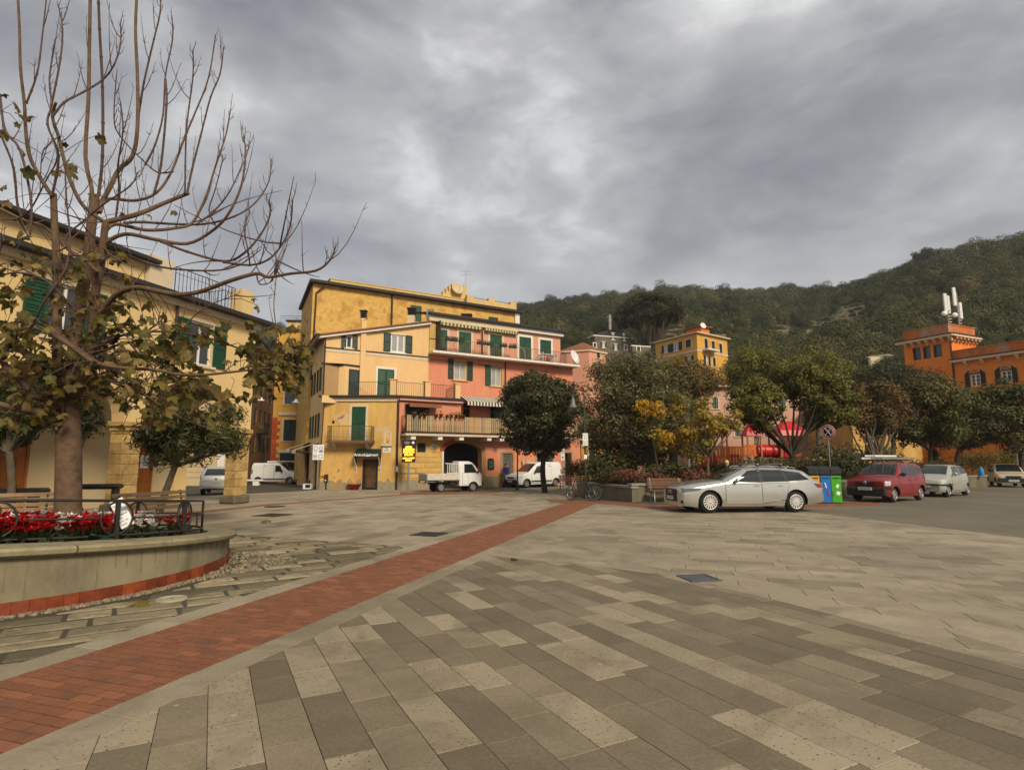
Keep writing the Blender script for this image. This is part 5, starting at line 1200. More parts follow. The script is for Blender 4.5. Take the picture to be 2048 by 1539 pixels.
# === hills behind the town
def lerp_tab(tab, x):
 if x <= tab[0][0]: return tab[0][1]
 for (a, u), (b, v) in zip(tab[:-1], tab[1:]):
  if x <= b: t = (x - a) / (b - a); t = t * t * (3 - 2 * t) * .5 + t * .5; return u + (v - u) * t
 return tab[-1][1]
FAR = [(-900, 640), (300, 650), (540, 664), (800, 640), (1040, 618), (1110, 609), (1180, 598), (1240, 594), (1290, 588), (1345, 580), (1390, 584), (1450, 586), (1550, 582), (1640, 574), (1700, 566), (1800, 560), (2400, 560)]
SPUR = [(1400, 905), (1500, 735), (1600, 655), (1650, 612), (1700, 580), (1760, 562), (1800, 551), (1900, 520), (1980, 496), (2060, 477), (2300, 440), (2800, 425)]
SLH = F / (F * 1.0)
def elev(tab, p): return max(0.0, (922 - lerp_tab(tab, p)) / F)
def hill_z(x, y):
 """height of the hillside at a place (rises behind the town, a nearer spur on the right)"""
 if y < 20: return -3.0
 r = y; p = CX + F * x / y
 k = 1.0
 zf = elev(FAR, p) * (r * (1 - math.exp(-(r - 62) / 60)) if r < 430 else 430 - (r - 430) * .35) if r > 62 else -2
 zs_ = elev(SPUR, p) * (r * (1 - math.exp(-(r - 60) / 42)) if r < 235 else 232 - (r - 235) * .45) if r > 60 else -2
 rel = 1.6 * math.sin(x * .045 + y * .03) * math.sin(y * .05 - x * .021) * min(1, max(0, (r - 70) / 60))
 hh = max(zf, zs_); ter = (.8 * (math.floor(hh / 2.6) * 2.6 + 2.6 * min(1, (hh / 2.6 - math.floor(hh / 2.6)) * .25 + max(0, (hh / 2.6 - math.floor(hh / 2.6)) - .8) * 3.75) - hh)) * min(1, max(0, (r - 70) / 30))
 return max(zf, zs_) + rel + ter + 1.62 * min(1, max(0, (r - 62) / 40))
az = np.linspace(-150, 2500, 130); rr = np.concatenate([np.linspace(60, 130, 50), np.linspace(131, 260, 90), np.linspace(264, 620, 60)])
vs, fs = [], []
for p in az:
 for r in rr:
  x = (p - CX) / F * r; vs.append((x, r, hill_z(x, r) - .3))
nr = len(rr)
for i in range(len(az) - 1):
 for j in range(nr - 1): fs.append((i * nr + j, (i + 1) * nr + j, (i + 1) * nr + j + 1, i * nr + j + 1))
mb = MB(); mb.add(vs, fs, 0, True)
M_hill = mat('hill_scrub', (0.095, 0.082, 0.035), 0.95, var=.5, scale=.35, col2=(0.16, 0.115, 0.055), stain=.5, bump=.9, bscale=.9, detail=9)
tag(obj('hillside', mb, M_hill), kind='structure')
def leaf_cloud(name, P, Nn, size, asp, tone, m, parent=None, off=None, droop=0.0):
 """many small leaf faces: centres P, facing Nn"""
 P = np.asarray(P, dtype=np.float64); n = len(P)
 Nn = Nn / (np.linalg.norm(Nn, axis=1, keepdims=True) + 1e-9)
 a = np.random.normal(size=(n, 3)); a[:, 2] -= droop; a -= Nn * (a * Nn).sum(1, keepdims=True); a /= (np.linalg.norm(a, axis=1, keepdims=True) + 1e-9)
 b = np.cross(Nn, a)
 s = (np.asarray(size) * np.ones(n))[:, None] * np.random.uniform(.65, 1.35, (n, 1))
 V = np.empty((n, 4, 3)); V[:, 0] = P - a * s * .5; V[:, 1] = P + b * s * asp * .5 + Nn * s * .06; V[:, 2] = P + a * s * .5; V[:, 3] = P - b * s * asp * .5 + Nn * s * .06
 if off is not None: V -= np.array(off)
 me = bpy.data.meshes.new(name); me.vertices.add(n * 4); me.vertices.foreach_set('co', V.reshape(-1).astype(np.float32))
 me.loops.add(n * 4); me.loops.foreach_set('vertex_index', np.arange(n * 4, dtype=np.int32))
 me.polygons.add(n); me.polygons.foreach_set('loop_start', np.arange(0, n * 4, 4, dtype=np.int32)); me.polygons.foreach_set('loop_total', np.full(n, 4, dtype=np.int32))
 at_ = me.attributes.new('tone', 'FLOAT', 'FACE'); at_.data.foreach_set('value', np.clip(tone, 0, 1).astype(np.float32))
 me.update(calc_edges=True); me.materials.append(m)
 if parent is False: return me
 o = bpy.data.objects.new(name, me); COL.objects.link(o)
 if parent is not None: o.parent = parent
 return o
def clump_points(clumps, n, shell=.5, rnd_n=.36):
 """points spread through the outer part of each clump; returns points, normals, clump index"""
 C = np.array([c[0] for c in clumps], dtype=float); Rr = np.array([c[1] for c in clumps], dtype=float)
 wgt = (Rr[:, 0] * Rr[:, 1]); wgt /= wgt.sum(); k = np.random.choice(len(clumps), n, p=wgt)
 d = np.random.normal(size=(n, 3)); d /= np.linalg.norm(d, axis=1, keepdims=True)
 u = (shell + (1.12 - shell) * np.random.random((n, 1)) ** .8)
 P = C[k] + d * u * Rr[k]
 Nn = d + np.random.normal(size=(n, 3)) * rnd_n; Nn[:, 2] += .30
 return P, Nn, k
hb_m = bpy.data.materials.new('valley_haze'); hb_m.use_nodes = True; hn = hb_m.node_tree; hn.nodes.remove(hn.nodes['Principled BSDF'])
pv_ = N(hn, 'ShaderNodeVolumePrincipled', inp={'Color': (.86, .88, .90, 1), 'Density': 0.00035, 'Anisotropy': 0.1}); hn.links.new(pv_.outputs[0], hn.nodes['Material Output'].inputs['Volume'])
mb = MB(); mb.box((0, 300, 108), (1330, 760, 232)); hz_o = obj('haze', mb, hb_m); tag(hz_o, kind='stuff')
def leafmat_inst(name, cols):
 m = bpy.data.materials.new(name); m.use_nodes = True; t = m.node_tree; l = t.links.new
 b = t.nodes['Principled BSDF']; b.inputs['Roughness'].default_value = .7; b.inputs['Specular IOR Level'].default_value = .15
 oi = N(t, 'ShaderNodeObjectInfo'); cr_ = ramp(t, [(i / (len(cols) - 1), c) for i, c in enumerate(cols)]); nz = N(t, 'ShaderNodeTexNoise', inp={'Scale': .028, 'Detail': 4.0}); l(oi.outputs['Location'], nz.inputs['Vector']); mr0 = N(t, 'ShaderNodeMath', operation='MULTIPLY_ADD', inp={1: 1.9, 2: -.72}); l(nz.outputs[0], mr0.inputs[0]); ma = N(t, 'ShaderNodeMath', operation='MULTIPLY_ADD', use_clamp=True, inp={1: .5}); l(oi.outputs['Random'], ma.inputs[0]); l(mr0.outputs[0], ma.inputs[2]); l(ma.outputs[0], cr_.inputs[0])
 a = N(t, 'ShaderNodeAttribute', attribute_name='tone'); mr = N(t, 'ShaderNodeMapRange', inp={'To Min': .75, 'To Max': 1.25}); l(a.outputs['Fac'], mr.inputs[0])
 cc = N(t, 'ShaderNodeCombineColor'); [l(mr.outputs[0], cc.inputs[i]) for i in range(3)]
 mu = N(t, 'ShaderNodeMix', data_type='RGBA', blend_type='MULTIPLY'); mu.inputs[0].default_value = 1; l(cr_.outputs[0], mu.inputs[6]); l(cc.outputs[0], mu.inputs[7]); l(mu.outputs[2], b.inputs['Base Color'])
 return m
M_scrub = leafmat_inst('scrub_leaf', [(.018, .024, .008), (.042, .049, .015), (.070, .074, .021), (.100, .096, .027), (.14, .118, .036), (.16, .105, .040)])
M_scrubd = leafmat_inst('macchia_leaf', [(.014, .021, .008), (.030, .038, .012), (.052, .059, .018), (.082, .083, .024), (.12, .102, .033)])
def scatter(name, proto_me, pts, scl, label):
 proto = bpy.data.objects.new(name + '_plant', proto_me)
 me = bpy.data.meshes.new(name); me.from_pydata([tuple(p) for p in pts], [], [])
 a = me.attributes.new('sc', 'FLOAT_VECTOR', 'POINT'); a.data.foreach_set('vector', np.asarray(scl, dtype=np.float32).reshape(-1))
 rt = np.zeros((len(pts), 3), dtype=np.float32); rt[:, 2] = np.random.uniform(0, 6.28, len(pts)); a = me.attributes.new('rt', 'FLOAT_VECTOR', 'POINT'); a.data.foreach_set('vector', rt.reshape(-1))
 o = bpy.data.objects.new(name, me); COL.objects.link(o)
 ng = bpy.data.node_groups.new(name, 'GeometryNodeTree'); ng.interface.new_socket('Geometry', in_out='INPUT', socket_type='NodeSocketGeometry'); ng.interface.new_socket('Geometry', in_out='OUTPUT', socket_type='NodeSocketGeometry')
 gi, go = ng.nodes.new('NodeGroupInput'), ng.nodes.new('NodeGroupOutput'); io_ = ng.nodes.new('GeometryNodeInstanceOnPoints'); oi = ng.nodes.new('GeometryNodeObjectInfo')
 oi.inputs['Object'].default_value = proto; oi.inputs['As Instance'].default_value = True
 sc_ = ng.nodes.new('GeometryNodeInputNamedAttribute'); sc_.data_type = 'FLOAT_VECTOR'; sc_.inputs['Name'].default_value = 'sc'
 rt_ = ng.nodes.new('GeometryNodeInputNamedAttribute'); rt_.data_type = 'FLOAT_VECTOR'; rt_.inputs['Name'].default_value = 'rt'
 k = ng.links.new; k(gi.outputs[0], io_.inputs['Points']); k(oi.outputs['Geometry'], io_.inputs['Instance']); k(sc_.outputs[0], io_.inputs['Scale']); k(rt_.outputs[0], io_.inputs['Rotation']); k(io_.outputs[0], go.inputs[0])
 md = o.modifiers.new('scatter', 'NODES'); md.node_group = ng
 tag(o, label, kind='stuff'); return o
def bush_mesh(name, n, m, size, tall=1.0, nc=7):
 cl = [((0, 0, .35 * tall), (.6, .6, .5 * tall))] + [((math.cos(t) * .5 * random.uniform(.5, 1), math.sin(t) * .5 * random.uniform(.5, 1), random.uniform(.2, .75) * tall), (random.uniform(.28, .45),) * 3) for t in np.linspace(0, 6.28, nc)]
 P, Nn, k = clump_points(cl, n, .82, .09); tn = np.random.random(len(cl))[k] * .55 + np.random.random(n) * .45
 return leaf_cloud(name, P, Nn, size, .75, tn, m, parent=False)
rnd = np.random.RandomState(5)
pts = [[], [], []]; scs = [[], [], []]
def vis_sample(n, p0, p1, r0, r1, smin, smax, kinds):
 for _ in range(n):
  p = rnd.uniform(p0, p1); r = r0 * (r1 / r0) ** rnd.random(); x = (p - CX) / F * r
  if p < 480 or (560 < p < 1015): continue
  onspur = elev(SPUR, p) > elev(FAR, p) * .8
  mask = math.sin(x * .06 + 1.3) + math.sin(r * .045 + x * .02) + rnd.normal() * .5
  if p > 1330 and r < 230 and mask > (-.25 if p < 1770 else 1.5): continue
  if onspur and r > 262: continue
  z = hill_z(x, r); s = rnd.uniform(smin, smax) * (1 if r > 150 else .75); k = kinds[rnd.randint(len(kinds))]
  pts[k].append((x, r, z - .3 * s)); scs[k].append((s, s, s * rnd.uniform(.75, 1.25)))
vis_sample(3600, 480, 1760, 88, 445, 1.2, 3.2, (0, 0, 1, 2))
vis_sample(1100, 480, 1760, 150, 445, 3.5, 6.5, (0, 1, 2))
vis_sample(3600, 1480, 2120, 70, 262, 1.1, 3.0, (0, 1, 1, 2))
vis_sample(1300, 1500, 2120, 95, 262, 3.0, 6.0, (0, 1, 2))
vis_sample(700, 1000, 1760, 405, 440, 2.2, 4.6, (2, 1))
vis_sample(500, 1560, 2150, 212, 242, 1.8, 4.6, (2, 1))
for _ in range(4500):
 p = rnd.uniform(1040, 2100); r = 78 * (250 / 78) ** rnd.random(); x = (p - CX) / F * r; s = rnd.uniform(.35, .95); pts[0].append((x, r, hill_z(x, r) - .3)); scs[0].append((s * 1.6, s * 1.6, s))
sc_meshes = [bush_mesh('scrub', 2600, M_scrub, .08), bush_mesh('macchia', 3000, M_scrubd, .075, 1.15), bush_mesh('wood', 3300, M_scrubd, .07, 1.5, 9)]
for k, nm in enumerate(('hill_scrub_mass', 'hill_macchia_mass', 'hill_wood_mass')):
 scatter(nm, sc_meshes[k], pts[k], scs[k], 'dense green and brown scrub covering the hillside')
M_reed = leafmat('dry_reed', (.20, .13, .045), (.34, .24, .09), .2)
mb = []; P = [];
for _ in range(1500):
 p = rnd.uniform(1126, 1196); r = rnd.uniform(92, 104); x = (p - CX) / F * r; P.append((x, r, hill_z(x, r) + rnd.uniform(.4, 2.4)))
P = np.array(P); Nn = np.random.normal(size=(len(P), 3)); Nn[:, 2] *= .1
tag(leaf_cloud('dry_reeds', P, Nn, .9, .16, np.random.random(len(P)), M_reed, droop=4.0), 'patch of dry straw coloured reeds on the hill', kind='stuff')
M_pole = mat('pole_grey', (.30, .28, .24), .8, var=.1)
def pole(px, py0, py1, Y, label, r=.12, arms=False):
 b = at(px, py1, Y); h = (py1 - py0) / F * Y; t = thing('utility_pole', b, label, 'pole', 'poles on the hillside'); m_ = MB(); m_.tube([b - Vector((0, 0, 1)), b + Vector((0, 0, h))], r, n=6); obj('shaft', m_, M_pole, t)
 if arms:
  m_ = MB(); m_.box(b + Vector((0, 0, h - .5)), (1.3, .12, .12)); m_.box(b + Vector((0, 0, h - 1.1)), (1.0, .12, .12)); obj('crossarm', m_, M_pole, t)
pole(1220, 628, 662, 112, 'concrete pole with cross arms rising behind the stone house', .3, True)
pole(1432, 606, 629, 190, 'thin pole on the middle of the far hill above the yellow house')
pole(1513, 622, 640, 190, 'short thin pole right of the yellow house on the hill')
pole(1767, 637, 662, 120, 'thin pale pole on the dark slope left of the orange tower')
pole(1868, 552, 570, 150, 'short thin pole high on the dark slope above the orange tower')
pole(1956, 490, 515, 190, 'thin pole near the top of the right hand slope')
# --- houses on the hill
def corner_house(name, px, Y, ztop_px, left_px, right_px, ldir, rdir, zbase, label, wallm, wl, wr, eave=.5, roofm=None, trim=M_cream, roofh=.9, lw=None):
 """two visible faces meeting at a corner; wl / wr are window boxes in photograph pixels on each face"""
 c = at(px, 800, Y); c2 = Vector((c.x, c.y)); ld = Vector(ldir).normalized(); rd = Vector(rdir).normalized()
 WL = Wall(c2, -ld); WR = Wall(c2, rd)
 ll = -WL.px(left_px, 760)[0]; lr = WR.px(right_px, 760)[0]; zt_ = WR.px(px, ztop_px)[1]
 t = thing(name, Vector((c.x, c.y, zbase)), label, 'house'); mb = MB()
 hl = [WL.rect(*w_[:4]) for w_ in wl]; hr = [WR.rect(*w_[:4]) for w_ in wr]
 wall_sheet(mb, WL, -ll, zbase, 0, zt_, hl); wall_sheet(mb, WR, 0, zbase, lr, zt_, hr)
 bl, br = WL.P(-ll, 0), WR.P(lr, 0); bb = bl + (br - Vector((c.x, c.y, 0)))
 for a, b in ((bb, bl), (br, bb)): mb.quad(Vector((a.x, a.y, zbase)), Vector((b.x, b.y, zbase)), Vector((b.x, b.y, zt_)), Vector((a.x, a.y, zt_)))
 obj('wall', mb, wallm, t)
 for W_, hs_, ws in ((WL, hl, wl), (WR, hr, wr)):
  for h, w_ in zip(hs_, ws):
   k = w_[4] if len(w_) > 4 else 'open'
   if k == 'closed': closed(t, W_, h, M_shutb)
   elif k == 'dark': dark_pane(t, W_, h)
   else:
    window(t, W_, h, M_wframe, M_glassl, fw=.1); d = (h[2] - h[0]) * .55
    shutter(t, W_, (h[0] - d, h[1], h[0] - .02, h[3]), M_shutb); shutter(t, W_, (h[2] + .02, h[1], h[2] + d, h[3]), M_shutb)
   surround(t, W_, h, trim, .12)
 pl_ = [bl, Vector((c.x, c.y, 0)), br, bb]; cc = (bl + br) / 2; pe = [V2(cc + (p - cc) * (1 + eave / 5)) for p in pl_]
 mb = MB(); mb.prism(pe, zt_, zt_ + .16, 0)
 n = len(mb.v); top = Vector((cc.x, cc.y, zt_ + roofh)); pv = [Vector((p[0], p[1], zt_ + .16)) for p in pe]
 for i in range(4): mb.add([pv[i], pv[(i + 1) % 4], top], [(0, 1, 2)], 1)
 obj('roof', mb, [trim, roofm or M_tile], t)
 return t, WL, WR, ll, lr, zt_
t, WL, WR, ll, lr, zt_ = corner_house('yellow_hill_house', 1399, 76, 667, 1313, 1458, (-.50, .87), (.80, .60), 4, 'yellow house with dark shutters on the hill beside the big umbrella pine', P_yel,
 [(1328, 690, 1336, 706), (1347, 685, 1358, 702), (1371.5, 679, 1382, 695, 'closed'), (1375, 711, 1383, 722)],
 [(1409, 677, 1415, 699, 'closed'), (1423.5, 682, 1429, 697, 'closed'), (1439, 687, 1444, 706, 'closed'), (1411, 711, 1417, 730), (1426, 715, 1431, 732, 'closed')])
mb = MB(); a0, a1 = WR.px(1404, 700)[0], WR.px(1427, 700)[0]; z = WR.px(1412, 699)[1]; wbox(mb, WR, a0, z - .2, a1, z, 0, 1.0); b_ = obj('balcony', mb, M_white, t); railing(b_, [WR.P(a0, z, .95), WR.P(a1, z, .95)], .9, .2)
mb = MB(); z = WL.px(1360, 707)[1]; wbox(mb, WL, -ll, z - .15, 0, z + .1, 0, .05); wbox(mb, WR, 0, z - .15, lr, z + .1, 0, .05); obj('string_course', mb, M_cream, t)
mb = MB(); wbox(mb, WL, -ll * .55, zt_ + .2, -ll * .22, zt_ + 1.5, -4.5, -2.6); obj('roof_room', mb, P_orange, t); mb = MB(); wbox(mb, WL, -ll * .6, zt_ + 1.5, -ll * .17, zt_ + 1.65, -4.8, -2.3); obj('roof_slab', mb, M_tile, t)
railing(t, [WL.P(-ll * .3, zt_ + 1.0, -3.8), WR.P(lr * .9, zt_ + 1.0, -4.2)], 1.0, .3)
sat_dish('satellite_dish', WL.P(-ll * .12, zt_ + .9, -2.4), (.3, -.9, .3), .45, 'small white satellite dish on the roof of the yellow hill house', mast=.6)
M_rubble = mat('rubble_stone', (.155, .13, .085), .95, var=.3, scale=4, col2=(.10, .085, .055), stain=.5, bump=.8, bscale=6, tone=.35)
t, WL, WR, ll, lr, zt_ = corner_house('stone_house', 1192, 87, 672, 1180, 1264, (-.3, .95), (.95, .31), 8, 'grey stone house with white windows on the hill behind the trees', M_rubble,
 [], [(1223.5, 666, 1228.5, 679), (1246, 668, 1250.5, 681), (1204.5, 684, 1210, 695), (1187, 686, 1192, 694, 'dark'), (1229, 688, 1234.5, 700), (1249, 690, 1253.5, 700, 'dark')], trim=M_white, roofm=M_slate, roofh=1.5)
st = MB(); z = 8.2
while z < zt_ - .3:
 a = random.uniform(0, .4)
 while a < lr - .4:
  w_ = random.uniform(.35, .8)
  if a + w_ < lr: wbox(st, WR, a + .02, z + .02, a + w_ - .02, z + .33, -.02, random.uniform(.02, .05), tone=random.random())
  a += w_
 z += .36
st2 = MB(); hs_ = [WR.rect(*w_) for w_ in ((1217, 662, 1235, 681), (1240, 664, 1257, 683), (1198, 681, 1217, 697), (1184, 684, 1195, 696), (1222, 685, 1241, 702), (1245, 687, 1257, 702))]
keep = [f for f in range(0, len(st.f), 6)]
for f0 in keep:
 ids = st.f[f0:f0 + 6]; vi = sorted(set(i for f in ids for i in f)); c = sum((Vector(st.v[i]) for i in vi), Vector()) / len(vi); a_ = (Vector((c.x, c.y)) - WR.o).dot(WR.u)
 if any(h[0] - .4 < a_ < h[2] + .4 and h[1] - .3 < c.z < h[3] + .3 for h in hs_): continue
 st2.add([st.v[i] for i in vi], [tuple(vi.index(i) for i in f) for f in ids], 0, False, st.t[f0])
tag(obj('stone_courses', st2, M_rubble, t), kind='stuff')
t, WL, WR, ll, lr, zt_ = corner_house('low_stone_house', 1268, 84, 692, 1264, 1302, (-.3, .95), (.96, .28), 8, 'low stone annex with pale blocks under the umbrella pine', M_rubble, [], [(1274, 693, 1280, 702, 'dark')], trim=M_white, roofm=M_slate, roofh=.2)
t, WL, WR, ll, lr, zt_ = corner_house('salmon_house', 1180, 58, 702, 1122, 1212, (-.93, .36), (.75, .66), -1, 'low salmon house with a tiled roof behind the right end of the pink house', P_salmon,
 [(1152, 712, 1156, 722, 'dark')], [(1193, 705, 1200, 716, 'dark')], roofh=1.2)
t, WL, WR, ll, lr, zt_ = corner_house('cream_hill_house', 1748, 92, 715, 1740, 1822, (-.6, .8), (.98, .2), 4, 'cream house with bright green shutters left of the orange tower', mat('cream_plaster', (.60, .52, .32), .85, var=.08),
 [], [], roofm=mat('grey_roof', (.20, .16, .12), .8, var=.2), roofh=.8)
M_brg = mat('bright_green_shutter', (.10, .30, .075), .5, var=.1)
for (x0, x1, y0, y1) in ((1767, 1773, 721, 732), (1779.5, 1790, 720, 733), (1796, 1802, 719, 734)):
 r = WR.rect(x0, y0, x1, y1); shutter(t, WR, r, M_brg, .01)
r = WR.rect(1764, 733, 1808, 738); mb = MB(); wbox(mb, WR, r[0], r[1] - .2, r[2], r[1], 0, .8); b_ = obj('balcony', mb, M_white, t); railing(b_, [WR.P(r[0], r[1], .75), WR.P(r[2], r[1], .75)], .8, .2, m=M_white)
# --- facades half hidden behind the trees
def row_house(name, x0, x1, ytop, Y, label, wallm, wins, base_z=-.6, roofm=None, closed_m=M_shutd):
 W_ = Wall((at(x0, 800, Y).x, Y), (1, .04)); L_ = W_.px(x1, 800)[0]; zt_ = W_.px((x0 + x1) / 2, ytop)[1]
 t = thing(name, W_.P(0, base_z), label, 'house'); mb = MB(); hs_ = [W_.rect(*w_[:4]) for w_ in wins]
 wall_sheet(mb, W_, 0, base_z, L_, zt_, hs_)
 mb.quad(W_.P(0, base_z, -7), W_.P(0, base_z), W_.P(0, zt_), W_.P(0, zt_, -7)); mb.quad(W_.P(L_, base_z), W_.P(L_, base_z, -7), W_.P(L_, zt_, -7), W_.P(L_, zt_))
 mb.quad(W_.P(L_, base_z, -7), W_.P(0, base_z, -7), W_.P(0, zt_, -7), W_.P(L_, zt_, -7)); obj('wall', mb, wallm, t)
 for h, w_ in zip(hs_, wins):
  if len(w_) > 4 and w_[4] == 'dark': dark_pane(t, W_, h)
  elif len(w_) > 4: closed(t, W_, h, closed_m)
  else: window(t, W_, h, M_wframe, M_glass)
  surround(t, W_, h, M_cream, .14)
 mb = MB(); wbox(mb, W_, -.3, zt_, L_ + .3, zt_ + .15, -7.3, .5); v = [W_.P(-.3, zt_ + .15, .5), W_.P(L_ + .3, zt_ + .15, .5), W_.P(L_ + .3, zt_ + 1.3, -3.4), W_.P(-.3, zt_ + 1.3, -3.4)]; mb.quad(*v, mi=1)
 v = [W_.P(L_ + .3, zt_ + .15, -7.3), W_.P(-.3, zt_ + .15, -7.3), W_.P(-.3, zt_ + 1.3, -3.4), W_.P(L_ + .3, zt_ + 1.3, -3.4)]; mb.quad(*v, mi=1)
 obj('roof', mb, [M_cream, roofm or M_tile], t); return t, W_
row_house('yellow_row_house', 1161, 1262, 880, 53, 'low yellow and orange house glimpsed under the olive tree', P_yel, [(1178, 895, 1190, 915, 'dark'), (1210, 895, 1222, 940, 'dark')])
row_house('salmon_row_house', 1262, 1376, 800, 55, 'salmon row house half hidden behind the yellow leaved tree', P_salmon, [(1280, 830, 1292, 852), (1315, 830, 1327, 852), (1338, 905, 1356, 945, 'dark'), (1290, 905, 1303, 945, 'dark')])
row_house('cream_row_house', 1372, 1400, 772, 54, 'narrow cream house front behind the yellow leaved tree', mat('cream_plaster', (.6, .52, .32)), [(1378, 815, 1388, 838, 'dark'), (1378, 870, 1388, 890, 'dark')])
row_house('pale_pink_house', 1402, 1712, 775, 57, 'long pale pink house behind the playground trees', P_palepink, [(x, y, x + 11, y + 22, 'closed') for x in (1425, 1470, 1515, 1560, 1605, 1650, 1690) for y in (795, 850)])
row_house('ochre_garden_house', 1700, 1835, 812, 50, 'ochre house glimpsed between the brown tree and the dark trees', P_ochre, [(1728, 835, 1738, 858, 'closed'), (1800, 835, 1810, 855), (1712, 905, 1726, 945, 'dark')])
# --- orange villa with a tower
ID = Vector((.428, -.904)); KV = at(1907, 760, 55); KV2 = Vector((KV.x, KV.y))
Wv = Wall(KV2, ID)
vl = thing('orange_villa', Vector((KV.x, KV.y, -.5)), 'orange villa with a square tower carrying phone antennas', 'villa')
tw_ = -Wv.px(1810, 720)[0]; zt1 = Wv.px(1860, 680)[1]; zc1 = zt1
rows_ = [Wv.rect(1825.5, 695, 1842, 720), Wv.rect(1845.5, 693, 1861.5, 717), Wv.rect(1866, 690, 1884, 713)]
ztw = [min(r[1] for r in rows_), max(r[3] for r in rows_)]; rows_ = [(r[0], ztw[0], r[2], ztw[1]) for r in rows_]
ra_ = Wv.rect(1852, 752, 1871, 795)
mb = MB(); wall_sheet(mb, Wv, -tw_, -1, 0, zt1, rows_ + [ra_]); td = 4.6
for a, b in (((0, 0), (0, -td)), ((0, -td), (-tw_, -td)), ((-tw_, -td), (-tw_, 0))): p, q = Wv.P(a[0], 0, a[1]), Wv.P(b[0], 0, b[1]); mb.quad(Vector((p.x, p.y, -1)), Vector((q.x, q.y, -1)), Vector((q.x, q.y, zt1)), Vector((p.x, p.y, zt1)))
obj('tower_wall', mb, P_orange, vl)
for r in rows_: dark_pane(vl, Wv, r, .3)
def arched(W_, r, par, left=True, right=True):
 window(par, W_, r, M_wframe, M_glass, bars=(1, 2), fw=.09); a0, z0, a1, z1 = r; c = (a0 + a1) / 2; hw = (a1 - a0) / 2; b = MB(); n = 10
 po = [(c + (hw + .02) * math.cos(math.pi * i / n), z1 + hw * 1.0 * math.sin(math.pi * i / n)) for i in range(n + 1)]
 pb = [(c + (hw + .35) * math.cos(math.pi * i / n), z1 + (hw + .15) * 1.0 * math.sin(math.pi * i / n) * (1 + .22 * (1 - abs(math.cos(math.pi * i / n))))) for i in range(n + 1)]
 pc = [(c + (hw + .5) * math.cos(math.pi * i / n), z1 + (hw + .30) * 1.0 * math.sin(math.pi * i / n) * (1 + .22 * (1 - abs(math.cos(math.pi * i / n))))) for i in range(n + 1)]
 b.add([W_.P(*p, .012) for p in po], [tuple(range(n + 1))], 1)
 for i in range(n): b.quad(W_.P(*pb[i], .05), W_.P(*pc[i], .05), W_.P(*pc[i + 1], .05), W_.P(*pb[i + 1], .05)); b.quad(W_.P(*pc[i], .05), W_.P(*pc[i], 0), W_.P(*pc[i + 1], 0), W_.P(*pc[i + 1], .05))
 for k in (1, 2): wbox(b, W_, c - hw, z1 + k * hw * .3, c + hw, z1 + k * hw * .3 + .05, .012, .02)
 obj('arch', b, [mat('pale_orange_trim', (.60, .26, .10), .8, var=.1), M_glass], par)
 for s_, on in ((-1, left), (1, right)):
  if not on: continue
  b = MB(); x0, x1 = (a0 - hw * .95 - .05, a0 - .05) if s_ < 0 else (a1 + .05, a1 + hw * .95 + .05); wbox(b, W_, x0, z0 - .05, x1, z1 + hw * .25, .02, .07)
  xi, xo = (x1, x0) if s_ < 0 else (x0, x1)
  b.add([W_.P(xo, z1 + hw * .25, .02), W_.P(xi, z1 + hw * .25, .02), W_.P(xi, z1 + hw * .95, .02), W_.P(xo, z1 + hw * .25, .07), W_.P(xi, z1 + hw * .25, .07), W_.P(xi, z1 + hw * .95, .07)], [(0, 1, 2), (3, 5, 4), (0, 2, 5, 3), (1, 4, 5, 2)])
  obj('shutter', b, M_shutb, par)
arched(Wv, (ra_[0], ra_[1], ra_[2], Wv.px(1860, 760)[1]), vl, False, True)
def cornice(W_, a0, a1, z, dep, par, step=.62, both=True):
 b = MB(); wbox(b, W_, a0 - .5, z, a1 + .0, z + .22, -.3, dep, mi=0); wbox(b, W_, a0 - .55, z + .22, a1 + .05, z + .30, -.3, dep + .08, mi=1)
 obj('cornice', b, [M_cream, M_slate], par); n = max(2, int((a1 - a0) / step))
 for i in range(n):
  b = MB(); a = a0 + (i + .5) * (a1 - a0) / n; wbox(b, W_, a - .12, z - .42, a + .12, z, 0, dep * .45); wbox(b, W_, a - .12, z - .2, a + .12, z, dep * .45, dep * .85); obj('corbel', b, mat('corbel', (.62, .38, .20), .8, var=.12), par)
cornice(Wv, -tw_, .55, zt1, .6, vl); Wvs = Wall(Wv.P(0, 0), (-Wv.n.x, -Wv.n.y)); cornice(Wvs, .1, td, zt1, .6, vl)
mb = MB(); zp_ = zt1 + .3
wbox(mb, Wv, -tw_, zp_, 0, zp_ + .95, -td, 0); wbox(mb, Wv, -tw_ - .06, zp_ + .95, .06, zp_ + 1.05, -td - .06, .06); obj('tower_parapet', mb, plaster('worn_orange_plaster', (.52, .135, .025), (.42, .25, .15), stain=.5, var=.25), vl)
wl_ = 14.0; zw = Wv.px(1912, 725)[1]
wa = Wv.rect(1941, 748, 1961, 772); wb_ = Wv.rect(2002, 738, 2024, 763); rw_ = [wa, wb_]
wh = wa[3] - wa[1]; dxw = (wb_[0] - wa[0])
rw_ = [(wa[0] + k * dxw, wa[1], wa[2] + k * dxw, wa[3]) for k in range(4)]
mb = MB(); wall_sheet(mb, Wv, 0.0, -1, wl_, zw, rw_, d=.0); obj('wing_wall', mb, P_orange, vl)
for r in rw_: arched(Wv, r, vl)
cornice(Wv, .6, wl_, zw, .5, vl, step=1.3)
mb = MB(); wbox(mb, Wv, .02, zw + .3, wl_, zw + 1.1, -.5, -.02); wbox(mb, Wv, .02, zw + 1.1, wl_ + .05, zw + 1.2, -.55, .04); obj('wing_parapet', mb, _M['worn_orange_plaster'], vl)
